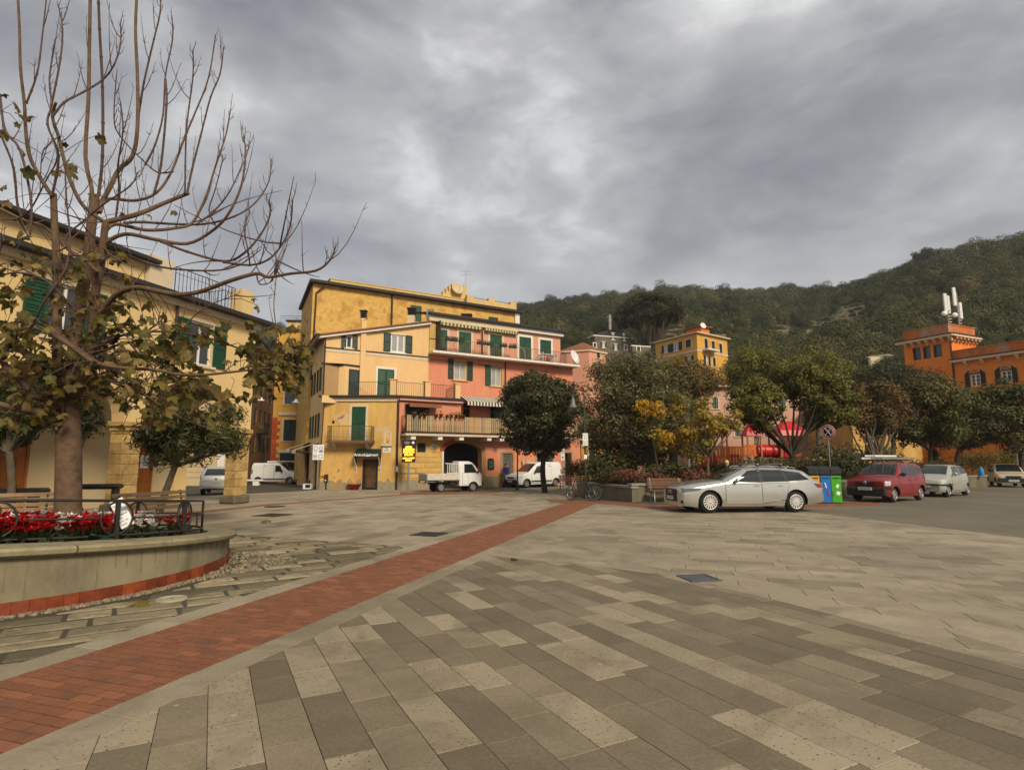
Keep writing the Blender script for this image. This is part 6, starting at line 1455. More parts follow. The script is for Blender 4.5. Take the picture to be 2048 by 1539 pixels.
mb = MB(); wbox(mb, Wv, 0.05, zw - .3, wl_, zw + .3, -9, -.35); obj('wing_roof', mb, M_tile, vl)
downpipe(vl, [Wv.P(.12, zt1 - .4, .1), Wv.P(.12, 1, .1)], .07)
def phone_mast(a, d, h, label, k):
 p = Wv.P(a, zp_ + 1.0, d); t = thing('phone_antenna', p, label, 'antenna'); b = MB(); b.tube([p, p + Vector((0, 0, h))], .06, n=8); obj('mast', b, M_steel, t)
 pn = MB();
 if k == 0:
  pn.box(p + Vector((-.25, -.1, h - .9)), (.32, .18, 1.9), bev=.04); pn.box(p + Vector((.22, .15, h - 1.0)), (.3, .18, 1.8), bev=.04);
 else:
  pn.box(p + Vector((-.3, -.1, h - .5)), (.32, .18, 1.9), bev=.04); pn.box(p + Vector((.35, .1, h - 1.9)), (.30, .18, 1.7), bev=.04)
 for i in range(5): pn.lathe(p + Vector((.1, 0, .3 + i * .3)), [(.02, 0), (.16, .03), (.16, .08), (.02, .1)], n=10)
 pn.lathe(p + Vector((-.45, -.1, 1.2)), [(.05, -.15), (.24, -.1), (.26, .08), (.05, .15)], n=12, ax=(-.3, -1, 0)); obj('antenna_panel', pn, M_wframe, t)
phone_mast(Wv.px(1887, 650)[0], -1.0, 3.2, 'white phone antenna mast on the left of the orange tower roof', 0)
phone_mast(-.3, -2.6, 3.6, 'white phone antenna mast on the right of the orange tower roof', 1)
# === trees and the planted island
M_bark = mat('grey_bark', (.11, .085, .055), .95, var=.35, scale=8, bump=.7, bscale=14)
M_barkd = mat('dark_bark', (.045, .032, .02), .95, var=.35, scale=8, bump=.6, bscale=14)
LF = {
 'oak': leafmat('oak_leaf', (.017, .021, .006), (.082, .078, .022), .15, .45),
 'olive': leafmat('olive_leaf', (.045, .046, .014), (.20, .175, .070), .2),
 'green': leafmat('garden_leaf', (.060, .066, .012), (.215, .190, .036), .3),
 'pine': leafmat('pine_needle', (.070, .078, .012), (.230, .210, .040), .25),
 'pined': leafmat('umbrella_pine_needle', (.014, .018, .005), (.078, .072, .018), .15),
 'brownpine': leafmat('browning_pine', (0.060, 0.054, 0.013), (0.203, 0.128, 0.036), .2),
 'brown': leafmat('browning_leaf', (0.068, 0.053, 0.018), (0.225, 0.128, 0.045), .3),
 'dark': leafmat('dark_leaf', (.032, .036, .009), (.145, .125, .030), .2),
 'yellow': leafmat('yellow_leaf', (.36, .19, .012), (.58, .36, .035), .4),
 'yelgreen': leafmat('yellow_green_leaf', (0.112, 0.105, 0.018), (0.450, 0.300, 0.042), .35),
 'oleander': leafmat('oleander_leaf', (.016, .022, .007), (.095, .100, .030), .2, .4),
 'bush': leafmat('bush_leaf', (0.027, 0.032, 0.011), (0.120, 0.105, 0.033), .2),
 'redbush': leafmat('red_bush_leaf', (0.068, 0.030, 0.015), (0.210, 0.083, 0.042), .2),
 'palm': leafmat('yucca_leaf', (0.018, 0.030, 0.012), (0.053, 0.075, 0.027), .1, .4),
}
def crown_clumps(c, r, n, cr, hollow=.35, floor=None):
 out = []
 while len(out) < n:
  d = Vector((random.gauss(0, 1), random.gauss(0, 1), random.gauss(0, 1))).normalized() * (hollow + (1 - hollow) * random.random() ** .6)
  p = Vector((c[0] + d.x * r[0], c[1] + d.y * r[1], c[2] + d.z * r[2]))
  if floor is not None and p.z < floor + cr * .4: p.z = floor + cr * random.uniform(.3, .6)
  k = cr * random.uniform(.65, 1.25); out.append((tuple(p), (k, k, k * random.uniform(.65, .9))))
 return out
def limb(mb, a, b, r0, r1, bow=.12, n=5):
 a, b = Vector(a), Vector(b); ln = (b - a).length; o = Vector((random.uniform(-1, 1), random.uniform(-1, 1), random.uniform(-.3, .6))) * ln * bow
 mb.tube([a.lerp(b, t) + o * math.sin(math.pi * t) for t in [i / n for i in range(n + 1)]], [r0 + (r1 - r0) * i / n for i in range(n + 1)], n=7)
def tree(name, label, base, fork, clumps, nleaf, lsize, lm, bark=None, r0=.12, asp=.55, group=None, cat='tree', shell=.45, nl=9, parts=None, droop=0.0, stems=1, ltone=1.0):
 bark = bark or M_bark; t = thing(name, base, label, cat, group); m = MB(); base = Vector(base); fork = Vector(fork)
 for s in range(stems):
  b0 = base + Vector((random.uniform(-.25, .25), random.uniform(-.25, .25), 0)) * (stems > 1); f0 = fork + Vector((random.uniform(-.9, .9), random.uniform(-.5, .5), random.uniform(-.3, .3))) * (stems > 1) * .8
  limb(m, b0 - Vector((0, 0, .15)), f0, r0 * (1 if stems == 1 else .6), r0 * .7 * (1 if stems == 1 else .6), .06)
  for c in random.sample(clumps, min(max(3, nl // stems), len(clumps))): limb(m, f0 - Vector((0, 0, .05)), c[0], r0 * .45, .015, .12)
 obj('trunk', m, bark, t)
 P, Nn, k = clump_points(clumps, nleaf, shell); tn = (np.random.random(len(clumps))[k] * .5 + np.random.random(nleaf) * .5) * ltone
 leaf_cloud('crown', P, Nn, lsize, asp, tn, lm, t, base, droop)
 return t
def pxc(px, py, Y): return at(px, py, Y)
def crown_at(x0, x1, y0, y1, Y, n, cr, depth=1.0, hollow=.35, floor=True):
 c = at((x0 + x1) / 2, (y0 + y1) / 2, Y); rx = (x1 - x0) / 2 / F * Y * 1.02; rz_ = (y1 - y0) / 2 / F * Y * 1.03
 cr_ = cr; return crown_clumps(c, (max(.05, rx - cr_ * .5), max(.05, rx * depth - cr_ * .5), max(.05, rz_ - cr_ * .45)), n, cr_, hollow, c.z - rz_ if floor else None)
def gp(px, Y): p = at(px, 900, Y); return Vector((p.x, Y, gz(p.x, Y)))
b = gp(1090, 35); tree('clipped_oak', 'dense dark round clipped tree with a straight trunk beside the white van', b, b + Vector((0, 0, 2.6)), crown_at(1000, 1160, 738, 912, 35, 150, .68, hollow=.45), 42000, .17, LF['oak'], M_barkd, .19, .6, shell=.5)
I0, I1, I2 = ground(1154, 991), ground(1264.5, 1003), ground(1312, 1001.5)
ISL = [V2(I0), V2(I1), V2(I2), (9.5, 24.6), (14.6, 26.0), (17.5, 29.5), (30.2, 37.0), (31.2, 40.0), (18, 44), (6.5, 41)]
ISL = ISL if area(ISL) > 0 else ISL[::-1]
M_cwall = mat('board_marked_concrete', (.155, .13, .085), .9, var=.25, scale=3, col2=(.10, .085, .055), stain=.52, bump=.3, bscale=12, streak=True)
M_cap = mat('concrete_coping', (.25, .23, .19), .85, var=.2, scale=5)
M_soil = mat('dark_soil', (.035, .026, .016), .95, var=.4, scale=4, bump=.8, bscale=8)
isl = thing('planted_island', (I1.x, I1.y, 0), 'raised planted island behind a low grey concrete wall', 'planter')
WH = .74; mb = MB(); n = len(ISL)
for i in range(n):
 a, b_ = Vector(ISL[i]), Vector(ISL[(i + 1) % n]); ln = (b_ - a).length; u = (b_ - a).normalized(); Wq = Wall(a, u)
 k = max(1, int(ln / 2.4))
 for j in range(k):
  m_ = MB(); a0, a1 = ln * j / k + .006, ln * (j + 1) / k - .006; p = Wq.P((a0 + a1) / 2, 0); z0 = gz(p.x, p.y)
  wbox(m_, Wq, a0, z0 - .3, a1, WH - .09 + z0, -.22, 0); obj('wall_panel', m_, M_cwall, isl)
 wbox(mb, Wq, -.03, WH - .09 + gz(*a), ln + .03, WH + gz(*a) - random.uniform(0, .004), -.28, .05)
obj('coping', mb, M_cap, isl)
mb = MB(); mb.prism([V2(Vector(p) + (Vector((17, 33)) - Vector(p)).normalized() * .15) for p in ISL], -.2, lambda x, y: gz(x, y) + WH - .16); obj('soil', mb, M_soil, isl)
def sz(px, Y, dz=WH - .16): p = gp(px, Y); return p + Vector((0, 0, dz))
b = sz(1266, 29.5); tree('olive_tree', 'broad grey green olive tree rising behind the parked bicycle', b, b + Vector((.0, 0, 1.6)), crown_at(1142, 1392, 702, 945, 30, 200, .70, hollow=.45), 44000, .18, LF['olive'], M_barkd, .2, .32, shell=.3, stems=2, nl=16)
b = sz(1415, 27.5); cl = crown_at(1270, 1480, 770, 925, 27.5, 46, .42, depth=.8)
tree('yellowing_tree', 'thin small tree turning yellow and green behind the front of the silver estate car', b, b + Vector((0, 0, 1.3)), cl, 6500, .16, LF['yelgreen'], M_bark, .085, .6, shell=.2, nl=22)
b = sz(1318, 26.5); cl = crown_at(1258, 1332, 797, 842, 26.5, 12, .28, depth=.8) + crown_at(1285, 1400, 858, 890, 26.5, 9, .28, depth=.6)
tree('golden_tree', 'slender tree with a bright golden yellow tuft of hanging leaves', b, at(1300, 850, 26.5), cl, 950, .17, LF['yellow'], M_barkd, .06, .5, shell=.3, droop=1.5)
b = sz(1583, 29.5); cl = crown_at(1458, 1575, 752, 872, 29.5, 46, .5, depth=1.0, hollow=.2) + crown_at(1530, 1650, 712, 800, 30.5, 40, .5, depth=1.1, hollow=.2) + crown_at(1590, 1710, 738, 880, 30, 46, .5, depth=1.0, hollow=.2)
tree('spreading_tree', 'green spreading tree with forked dark limbs above the recycling bins', b, b + Vector((0, 0, 1.35)), cl, 30000, .165, LF['green'], M_barkd, .17, .55, shell=.25, nl=20)
b = sz(1738, 32); cl = crown_at(1685, 1815, 755, 885, 33, 55, .55, depth=.9)
tree('browning_tree', 'brown leaved tree with several thin bare stems behind the red car', b, b + Vector((0, 0, 1.2)), cl, 13000, .16, LF['brown'], M_bark, .13, .55, shell=.15, nl=26, stems=4)
for i, (x0, x1, y0, y1, bx, Y, lab) in enumerate(((1785, 1925, 762, 905, 1862, 35, 'dark green tree behind the silver hatchback, left of three'), (1880, 2010, 778, 900, 1915, 38, 'dark green tree between the silver hatchback and the beige car, middle of three'), (1975, 2110, 755, 905, 2040, 37, 'dark green tree behind the beige car at the right edge'))):
 b = gp(bx, Y); b.z += WH * .7; tree('garden_tree', lab, b, b + Vector((0, 0, 1.7)), crown_at(x0 - 8, x1 + 8, y0 - 12, y1, Y, 80, .75, depth=.8), 25000, .18, LF['dark'], M_barkd, .14, .5, shell=.25, group='dark trees on the right')
for i, (x0, x1, y0, y1, Y, kind, lab) in enumerate(((1325, 1450, 716, 800, 44, 'brownpine', 'browning pine crown in front of the yellow hill house'), (1440, 1575, 690, 800, 48, 'pine', 'bright green pine crown right of the yellow hill house'), (1555, 1700, 692, 800, 47, 'pine', 'bright green pine crown above the pale pink house'), (1675, 1880, 728, 800, 49, 'pined', 'flat topped green pine left of the orange tower'))):
 b = gp((x0 + x1) / 2, Y); tree('pine_tree', lab, b, at((x0 + x1) / 2, y1 - 10, Y), crown_at(x0, x1, y0, y1, Y, 75, .95, depth=.7), 15000, .24, LF[kind], M_bark, .22, .3, shell=.45, group='pines behind the square')
Yp = 88; bz = at(1303, 760, Yp); cl = []
c = at(1298, 642, Yp); rx, rz_ = 72 / F * Yp, 54 / F * Yp
while len(cl) < 110:
 t_, u = random.uniform(0, 6.283), math.sqrt(random.random()); x, y = u * math.cos(t_), u * math.sin(t_)
 if random.random() < .62: z = math.sqrt(max(0, 1 - u * u)) * rz_ * .92
 else: z = random.uniform(-.15, .5) * rz_ * (1 - .5 * u)
 k = random.uniform(.7, 1.05); cl.append(((c.x + x * rx * .9, c.y + y * rx * .9, c.z + z), (k * 1.15, k * 1.15, k * .75)))
t = tree('umbrella_pine', 'big umbrella pine with a wide domed crown standing on the hill', bz - Vector((0, 0, 1)), at(1300, 705, Yp), cl, 20000, .34, LF['pined'], M_bark, .5, .35, shell=.5, nl=34)
b = at(1854, 530, 205); tree('ridge_tree', 'flat topped dark tree standing on the right hand ridge line', b - Vector((0, 0, 2)), at(1854, 522, 205), crown_at(1826, 1884, 498, 522, 205, 26, 1.5, floor=False), 3500, .6, LF['pined'], M_barkd, .4, .5)
def shrub(name, label, px, Y, w_, h, lm, n=1500, ls=.12, nc=9, cat='shrub', group=None, d=None, asp=.55):
 b = sz(px, Y); d = d or w_; cl = [((b.x + random.uniform(-.5, .5) * w_ * .75, b.y + random.uniform(-.5, .5) * d * .7, b.z + random.uniform(.25, .8) * h), (w_ * .26, d * .26, h * .3)) for _ in range(nc)]
 m = MB();
 for c_ in cl[:6]: limb(m, b - Vector((0, 0, .1)), c_[0], .025, .008)
 t = thing(name, b, label, cat, group); obj('stem', m, M_barkd, t); P, Nn, k = clump_points(cl, n, .3); tn = np.random.random(nc)[k] * .4 + np.random.random(n) * .6
 leaf_cloud('foliage', P, Nn, ls, asp, tn, lm, t, b); return t
shrub('hedge', 'clipped hedge at the left end of the planted island behind the white van', 1166, 32.0, 1.9, 1.35, LF['bush'], 3800, .1, 16, 'hedge', d=2.2)
shrub('broad_leaved_shrub', 'big glossy broad leaved shrub behind the bicycle', 1215, 29.0, 2.4, 1.6, LF['dark'], 2600, .2, 12)
shrub('shrub', 'low reddish shrub behind the wall corner near the wooden bench', 1275, 25.6, 2.2, .8, LF['redbush'], 2400, .1, 12)
shrub('shrub', 'low green brown shrub above the concrete wall right of the bicycle', 1225, 26.8, 1.8, .85, LF['bush'], 2400, .1, 12)
shrub('shrub', 'dark rounded shrub behind the bench', 1335, 26.5, 2.3, 1.05, LF['oak'], 3200, .1, 14)
shrub('shrub', 'reddish brown low planting behind the bonnet of the silver estate car', 1390, 26.2, 1.8, .75, LF['redbush'], 2200, .1, 12)
shrub('hedge', 'olive green hedge in front of the playground fence', 1555, 28.5, 4.6, 1.25, LF['bush'], 5600, .11, 24, 'hedge', d=1.3)
shrub('hedge', 'dark clipped hedge between the bins and the red car', 1672, 28.0, 3.4, 1.3, LF['oak'], 5200, .1, 20, 'hedge', d=1.6)
shrub('round_bush', 'round dull green bush under the no stopping sign', 1672, 33, 2.6, 2.3, LF['olive'], 3600, .14, 14)
shrub('round_bush', 'round grey green bush behind the roof rack of the red car', 1768, 34.5, 2.3, 1.9, LF['olive'], 3600, .13, 14)
shrub('hedge', 'green hedge behind the silver hatchback', 1850, 34.5, 4.6, 1.2, LF['bush'], 4800, .12, 22, 'hedge', d=1.5)
shrub('hedge', 'green hedge behind the beige car at the right edge', 1990, 46, 6.5, 1.9, LF['green'], 4800, .14, 24, 'hedge', d=1.5)
shrub('shrub', 'dark mass of planting behind the playground', 1450, 33, 4.5, 1.1, LF['dark'], 3600, .12, 22, d=1.6)
b = sz(1868, 35.5); P, Nn, tn = [], [], []
t = thing('yucca', b, 'spiky dark yucca between the silver hatchback and the dark trees', 'plant'); m = MB(); m.tube([b, b + Vector((0, 0, 1.2))], .1, n=7); obj('trunk', m, M_barkd, t); m = MB()
for i in range(110):
 d = Vector((random.gauss(0, 1), random.gauss(0, 1), random.gauss(.15, .6))).normalized(); s0 = b + Vector((0, 0, 1.25)); ln = random.uniform(.7, 1.1); e = s0 + d * ln; w_ = d.cross(Vector((0, 0, 1))).normalized() * .035
 mid = s0 + d * ln * .5 + Vector((0, 0, .05)); m.add([s0 - w_, s0 + w_, mid + w_ * 1.2, mid - w_ * 1.2, e], [(0, 1, 2, 3), (3, 2, 4)], tone=random.random())
obj('foliage', m, LF['palm'], t)
def oleander(label, base, fork, x0, x1, y0, y1, Y, n, cr=.36):
 cl = crown_at(x0, x1, y0, y1, Y, 48, cr, depth=.8, hollow=.2)
 return tree('oleander', label, base, fork, cl, n, .17, LF['oleander'], M_bark, .10, .17, shell=.3, nl=18, cat='tree', group='oleanders by the arcade')
b = at(312, 985, 14.2); b.z = 0; oleander('oleander with a leaning trunk growing between the two right arcade pillars', b, at(352, 928, 14.4), 256, 512, 790, 935, 14.6, 9000)
b = at(20, 985, 12.6); b.z = 0; oleander('dark oleander at the left edge behind the big bare tree', b, at(18, 900, 12.6), -70, 112, 742, 898, 12.8, 8000)
shrub_ = None
P_ = at(150, 860, 13.6); b = Vector((P_.x, P_.y, 0)); oleander('oleander showing on both sides of the big bare trunk', b, at(150, 920, 13.6), 105, 205, 790, 880, 13.6, 3500, .3)
# === round planter with the big bare tree
def ptop(x, y): return .71 - .07 * (y - 6.2)
def circ(r, t): return PC.x + r * math.cos(t), PC.y + r * math.sin(t)
M_pl = mat('planter_render', (.24, .205, .125), .9, var=.22, scale=3, col2=(.16, .135, .085), stain=.54, bump=.25, bscale=14, streak=True)
M_rim = mat('planter_rim_stone', (.25, .215, .125), .85, var=.28, scale=7, col2=(.14, .12, .07), stain=.55, bump=.35, bscale=30)
M_ptile = mat('red_planter_tile', (.205, .042, .013), .5, var=.4, scale=9, tone=.3, col2=(.15, .035, .015), stain=.52)
rp = thing('round_planter', (PC.x, PC.y, 0), 'big round planter with a rendered wall, stone rim, red tile foot and iron railing', 'planter')
mb = MB(); n = 96
for i in range(n):
 t0, t1 = 2 * math.pi * i / n, 2 * math.pi * (i + 1) / n
 a, b = circ(PR, t0), circ(PR, t1); mb.add([(a[0], a[1], .1), (b[0], b[1], .1), (b[0], b[1], ptop(*b) - .1), (a[0], a[1], ptop(*a) - .1)], [(0, 1, 2, 3)], 0, True)
obj('wall', mb, M_pl, rp)
ribs = MB()
for i in range(110):
 t = 2 * math.pi * i / 110 + random.uniform(-.02, .02); a = circ(PR + .003, t); hh = (ptop(*a) - .2) * random.uniform(.35, 1); ribs.box((a[0], a[1], ptop(*a) - .1 - hh / 2), (.008, .010, hh), rz=t)
tag(obj('board_marks', ribs, mat('board_mark', (.195, .165, .10), .9, var=.3, scale=9), rp), kind='stuff')
for i in range(132):
 t0, t1 = 2 * math.pi * (i + .012) / 132, 2 * math.pi * (i + .988) / 132; m = MB(); R0, R1 = PR - .02, PR + .018; v = []
 for t in (t0, (t0 + t1) / 2, t1):
  for r_ in (R0, R1): p = circ(r_, t); v += [(p[0], p[1], -.14), (p[0], p[1], .135)]
 m.add(v, [(2, 6, 7, 3), (6, 10, 11, 7), (1, 3, 7, 5), (5, 7, 11, 9), (0, 2, 3, 1), (8, 9, 11, 10)], 0, False, random.random()); obj('tile', m, M_ptile, rp)
prof = [(-.06, -.10), (.07, -.10), (.105, -.075), (.115, -.03), (.09, .0), (-.32, .012), (-.32, -.10)]
NR = 18
for i in range(NR):
 t0, t1 = 2 * math.pi * i / NR + .1, 2 * math.pi * (i + 1) / NR + .1 - .006; m = MB(); k = 8; vs = []
 for j in range(k + 1):
  t = t0 + (t1 - t0) * j / k
  for dr, dz in prof: p = circ(PR + dr, t); vs.append((p[0], p[1], ptop(*circ(PR, t)) + dz))
 q = len(prof); fs = [(j * q + a, (j + 1) * q + a, (j + 1) * q + (a + 1) % q, j * q + (a + 1) % q) for j in range(k) for a in range(q)]; fs += [tuple(range(q - 1, -1, -1)), tuple(range(k * q, (k + 1) * q))]
 m.add(vs, fs); obj('rim_stone', m, M_rim, rp)
m = MB(); so = [circ(PR - .3, 2 * math.pi * i / 40) for i in range(40)]; vs = [(p[0], p[1], ptop(*p) - .06) for p in so] + [(PC.x, PC.y, ptop(PC.x, PC.y) + .02)]; m.add(vs, [(i, (i + 1) % 40, 40) for i in range(40)]); obj('soil', m, M_soil, rp)
M_iron2 = mat('painted_iron', (.042, .038, .032), .45, metal=.35, var=.2, scale=12, bump=.1)
RR = PR - .42; RHt = .44
def rpt(t, h): p = circ(RR, t); return Vector((p[0], p[1], ptop(*p) + h))
rm = MB(); nring = 14; t_ring0 = math.atan2(at(275, 1029, 7.4).y - PC.y, at(275, 1029, 7.4).x - PC.x)
for h, r_ in ((.06, .018), (.06 + RHt, .017)): rm.tube([rpt(2 * math.pi * i / 80, h) for i in range(81)], r_, n=8, cap=False)
dt = 2 * math.pi / nring; hw_ = .205 / RR
for k in range(nring):
 t = t_ring0 + k * dt; c = rpt(t, .06 + RHt / 2); ax = Vector((math.cos(t), math.sin(t), 0))
 rm.tube([rpt(t + hw_ + (dt - 2 * hw_) * i / 6, .06 + RHt / 2) for i in range(7)], .013, n=6, cap=False)
rl_ = obj('railing', rm, M_iron2, rp)
for k in range(nring):
 t = t_ring0 + k * dt; c = rpt(t, .06 + RHt / 2); ax = Vector((math.cos(t), math.sin(t), 0)); m = MB(); m.ring(c, ax, .205, .014, n=30, m=7, sx=(0, 0, 1)); m.box(c, (.035, .05, RHt - .02), rz=t); obj('ring', m, M_iron2, rl_)
 m = MB(); m.box(rpt(t, .0), (.04, .05, .13), rz=t); obj('foot', m, M_iron2, rl_)
M_petr = leafmat('red_petal', (.30, .004, .006), (.62, .016, .018), .25, .5)
M_petw = leafmat('white_petal', (.70, .66, .58), (.86, .84, .80), .3, .5)
M_cyl = leafmat('cyclamen_leaf', (.012, .026, .008), (.055, .075, .030), .15, .4)
def cyclamen(m_pet, name):
 t = thing(name, (0, 0, 0), 'x', 'flower'); m = MB()
 for i in range(46):
  a = random.uniform(0, 6.28); r_ = random.uniform(.03, .19); c = Vector((r_ * math.cos(a), r_ * math.sin(a), random.uniform(.03, .12))); s_ = random.uniform(.028, .05); x = Vector((random.gauss(0, 1), random.gauss(0, 1), .2)).normalized(); nn = Vector((random.gauss(0, .5), random.gauss(0, .5), 1)).normalized(); y = nn.cross(x).normalized(); x = y.cross(nn)
  m.add([c + (x * math.cos(q) + y * math.sin(q)) * s_ * (1 if k else .5) for k, q in enumerate([i_ * 6.283 / 7 for i_ in range(7)])], [tuple(range(7))], tone=random.random())
 lf = m.mesh('leaf_rosette'); lf.materials.append(M_cyl); o = bpy.data.objects.new('leaf_rosette', lf); COL.objects.link(o); o.parent = t; tag(o, kind='stuff')
 m = MB()
 for i in range(15):
  a = random.uniform(0, 6.28); r_ = .17 * math.sqrt(random.random()); c = Vector((r_ * math.cos(a), r_ * math.sin(a), random.uniform(.13, .26)))
  for j in range(5):
   q = j * 1.257 + a; d = Vector((math.cos(q), math.sin(q), .0)); s_ = Vector((-d.y, d.x, 0)) * .030; tip = c + d * .045 + Vector((random.uniform(-.008, .008), 0, random.uniform(.03, .06)))
   m.add([c, c + d * .028 + s_ + Vector((0, 0, .022)), tip, c + d * .028 - s_ + Vector((0, 0, .022))], [(0, 1, 2, 3)], tone=random.random())
  m.tube([c - Vector((c.x * .6, c.y * .6, c.z - .03)), c], .004, n=4, mi=1)
 lf = m.mesh('blossom'); lf.materials.append(m_pet); lf.materials.append(M_cyl); o = bpy.data.objects.new('blossom', lf); COL.objects.link(o); o.parent = t; tag(o, kind='stuff')
 return t
PRO = [[cyclamen(M_petr, 'red_cyclamen') for _ in range(2)], [cyclamen(M_petw, 'white_cyclamen') for _ in range(2)]]
FL = [(20, 1075, 0), (60, 1062, 0), (95, 1060, 0), (45, 1048, 0), (15, 1040, 0), (75, 1035, 0), (100, 1022, 0), (8, 1062, 1), (128, 1050, 1), (180, 1050, 0), (165, 1062, 0), (185, 1030, 0), (205, 1022, 1), (195, 1062, 0), (215, 1048, 1), (235, 1046, 1), (262, 1062, 0), (290, 1052, 0), (312, 1042, 1), (285, 1035, 1), (300, 1024, 1), (330, 1032, 1), (320, 1016, 1), (345, 1016, 1), (340, 1040, 0), (362, 1034, 0), (352, 1022, 0), (385, 1028, 0), (375, 1020, 0), (175, 1018, 0), (190, 1010, 0), (212, 1012, 0), (60, 1022, 0), (85, 1015, 1), (30, 1025, 0), (70, 1080, 0), (110, 1072, 0), (150, 1045, 1), (232, 1022, 0), (350, 1050, 0), (330, 1058, 1), (240, 1066, 0), (140, 1075, 0), (20, 1092, 0), (40, 1010, 0), (140, 1060, 1), (270, 1016, 1), (120, 1048, 0)]
FL += [(-x, y, c) for x, y, c in ((30, 1085, 0), (80, 1070, 1), (60, 1045, 0), (120, 1060, 0), (160, 1090, 0), (100, 1030, 1), (200, 1060, 0), (180, 1035, 0), (40, 1020, 0), (250, 1075, 1), (140, 1015, 0), (300, 1050, 0))]
first = [0, 0]
for px, py, c in FL:
 d = ray(px, py); z = .62
 for _ in range(20): tt = (z - H) / d.z; q = CAM + d * tt; z = ptop(q.x, q.y) + .12
 if (Vector((q.x, q.y)) - Vector((PC.x, PC.y))).length > RR - .1:
  v = (Vector((q.x, q.y)) - Vector((PC.x, PC.y))).normalized() * (RR - .16); q = Vector((PC.x + v.x, PC.y + v.y, 0))
 lab = ('clump of red cyclamen in bloom behind the planter railing', 'clump of white cyclamen in bloom behind the planter railing')[c]; gr = ('red cyclamen in the round planter', 'white cyclamen in the round planter')[c]
 loc = (q.x, q.y, ptop(q.x, q.y) - .05); k = first[c]; first[c] += 1
 if k < 2:
  o = PRO[c][k]; o.location = loc; o['label'] = lab; o['group'] = gr
 else: o = dup(PRO[c][k % 2], loc, random.uniform(0, 6.28), lab, gr)
 o.scale = (1.25,) * 3
pk_ = at(246, 1026, 7.75); t = thing('cardboard_box', pk_ - Vector((0, 0, .2)), 'tilted white and brown cardboard box standing among the flowers', 'box')
Mx = Matrix.Rotation(R(22), 4, 'Z') @ Matrix.Rotation(R(-28), 4, 'Y') @ Matrix.Rotation(R(-12), 4, 'X')
m = MB(); m.box(pk_, (.16, .075, .40), M=Mx, bev=.004); obj('carton', m, mat('brown_card', (.36, .21, .11), .85, var=.1), t)
m = MB(); m.box(pk_ + Mx.to_3x3() @ Vector((.0, -.041, 0)), (.154, .004, .39), M=Mx); ff = obj('white_face', m, M_paper, t); m = MB()
for i in range(7):
 for j in range(2 if i % 2 else 1): m.box(pk_ + Mx.to_3x3() @ Vector((-.03 + j * .05, -.0445, .12 - i * .045)), (.035 + .04 * (i % 3 == 0), .002, .016), M=Mx)
tag(obj('print', m, mat('grey_print', (.35, .36, .38), .8, var=0), ff), kind='stuff')
# --- the bare tree
M_fig = mat('smooth_brown_bark', (.135, .080, .045), .88, var=.35, scale=9, col2=(.062, .038, .025), stain=.53, bump=.8, bscale=24)
M_twig = mat('brown_twig', (.095, .055, .042), .85, var=.25, scale=6)
TY = 9.6
bt = thing('bare_tree', at(137, 1052, TY), 'large bare autumn tree with upturned branches and some withered leaves in the round planter', 'tree')
def bend(pts, d0, d1, sway=.12):
 n = len(pts); out = []
 for i, (x, y) in enumerate(pts):
  t = i / max(1, n - 1); out.append(at(x, y, TY + d0 + (d1 - d0) * t ** .8 + sway * math.sin(t * 5 + x * .03)))
 return out
def smooth(pts, k=4):
 P = [Vector(p) for p in pts]; out = []
 for i in range(len(P) - 1):
  p0, p1, p2, p3 = P[max(i - 1, 0)], P[i], P[i + 1], P[min(i + 2, len(P) - 1)]
  for j in range(k):
   t = j / k; out.append(.5 * ((2 * p1) + (p2 - p0) * t + (2 * p0 - 5 * p1 + 4 * p2 - p3) * t * t + (3 * p1 - p0 - 3 * p2 + p3) * t ** 3))
 return out + [P[-1]]
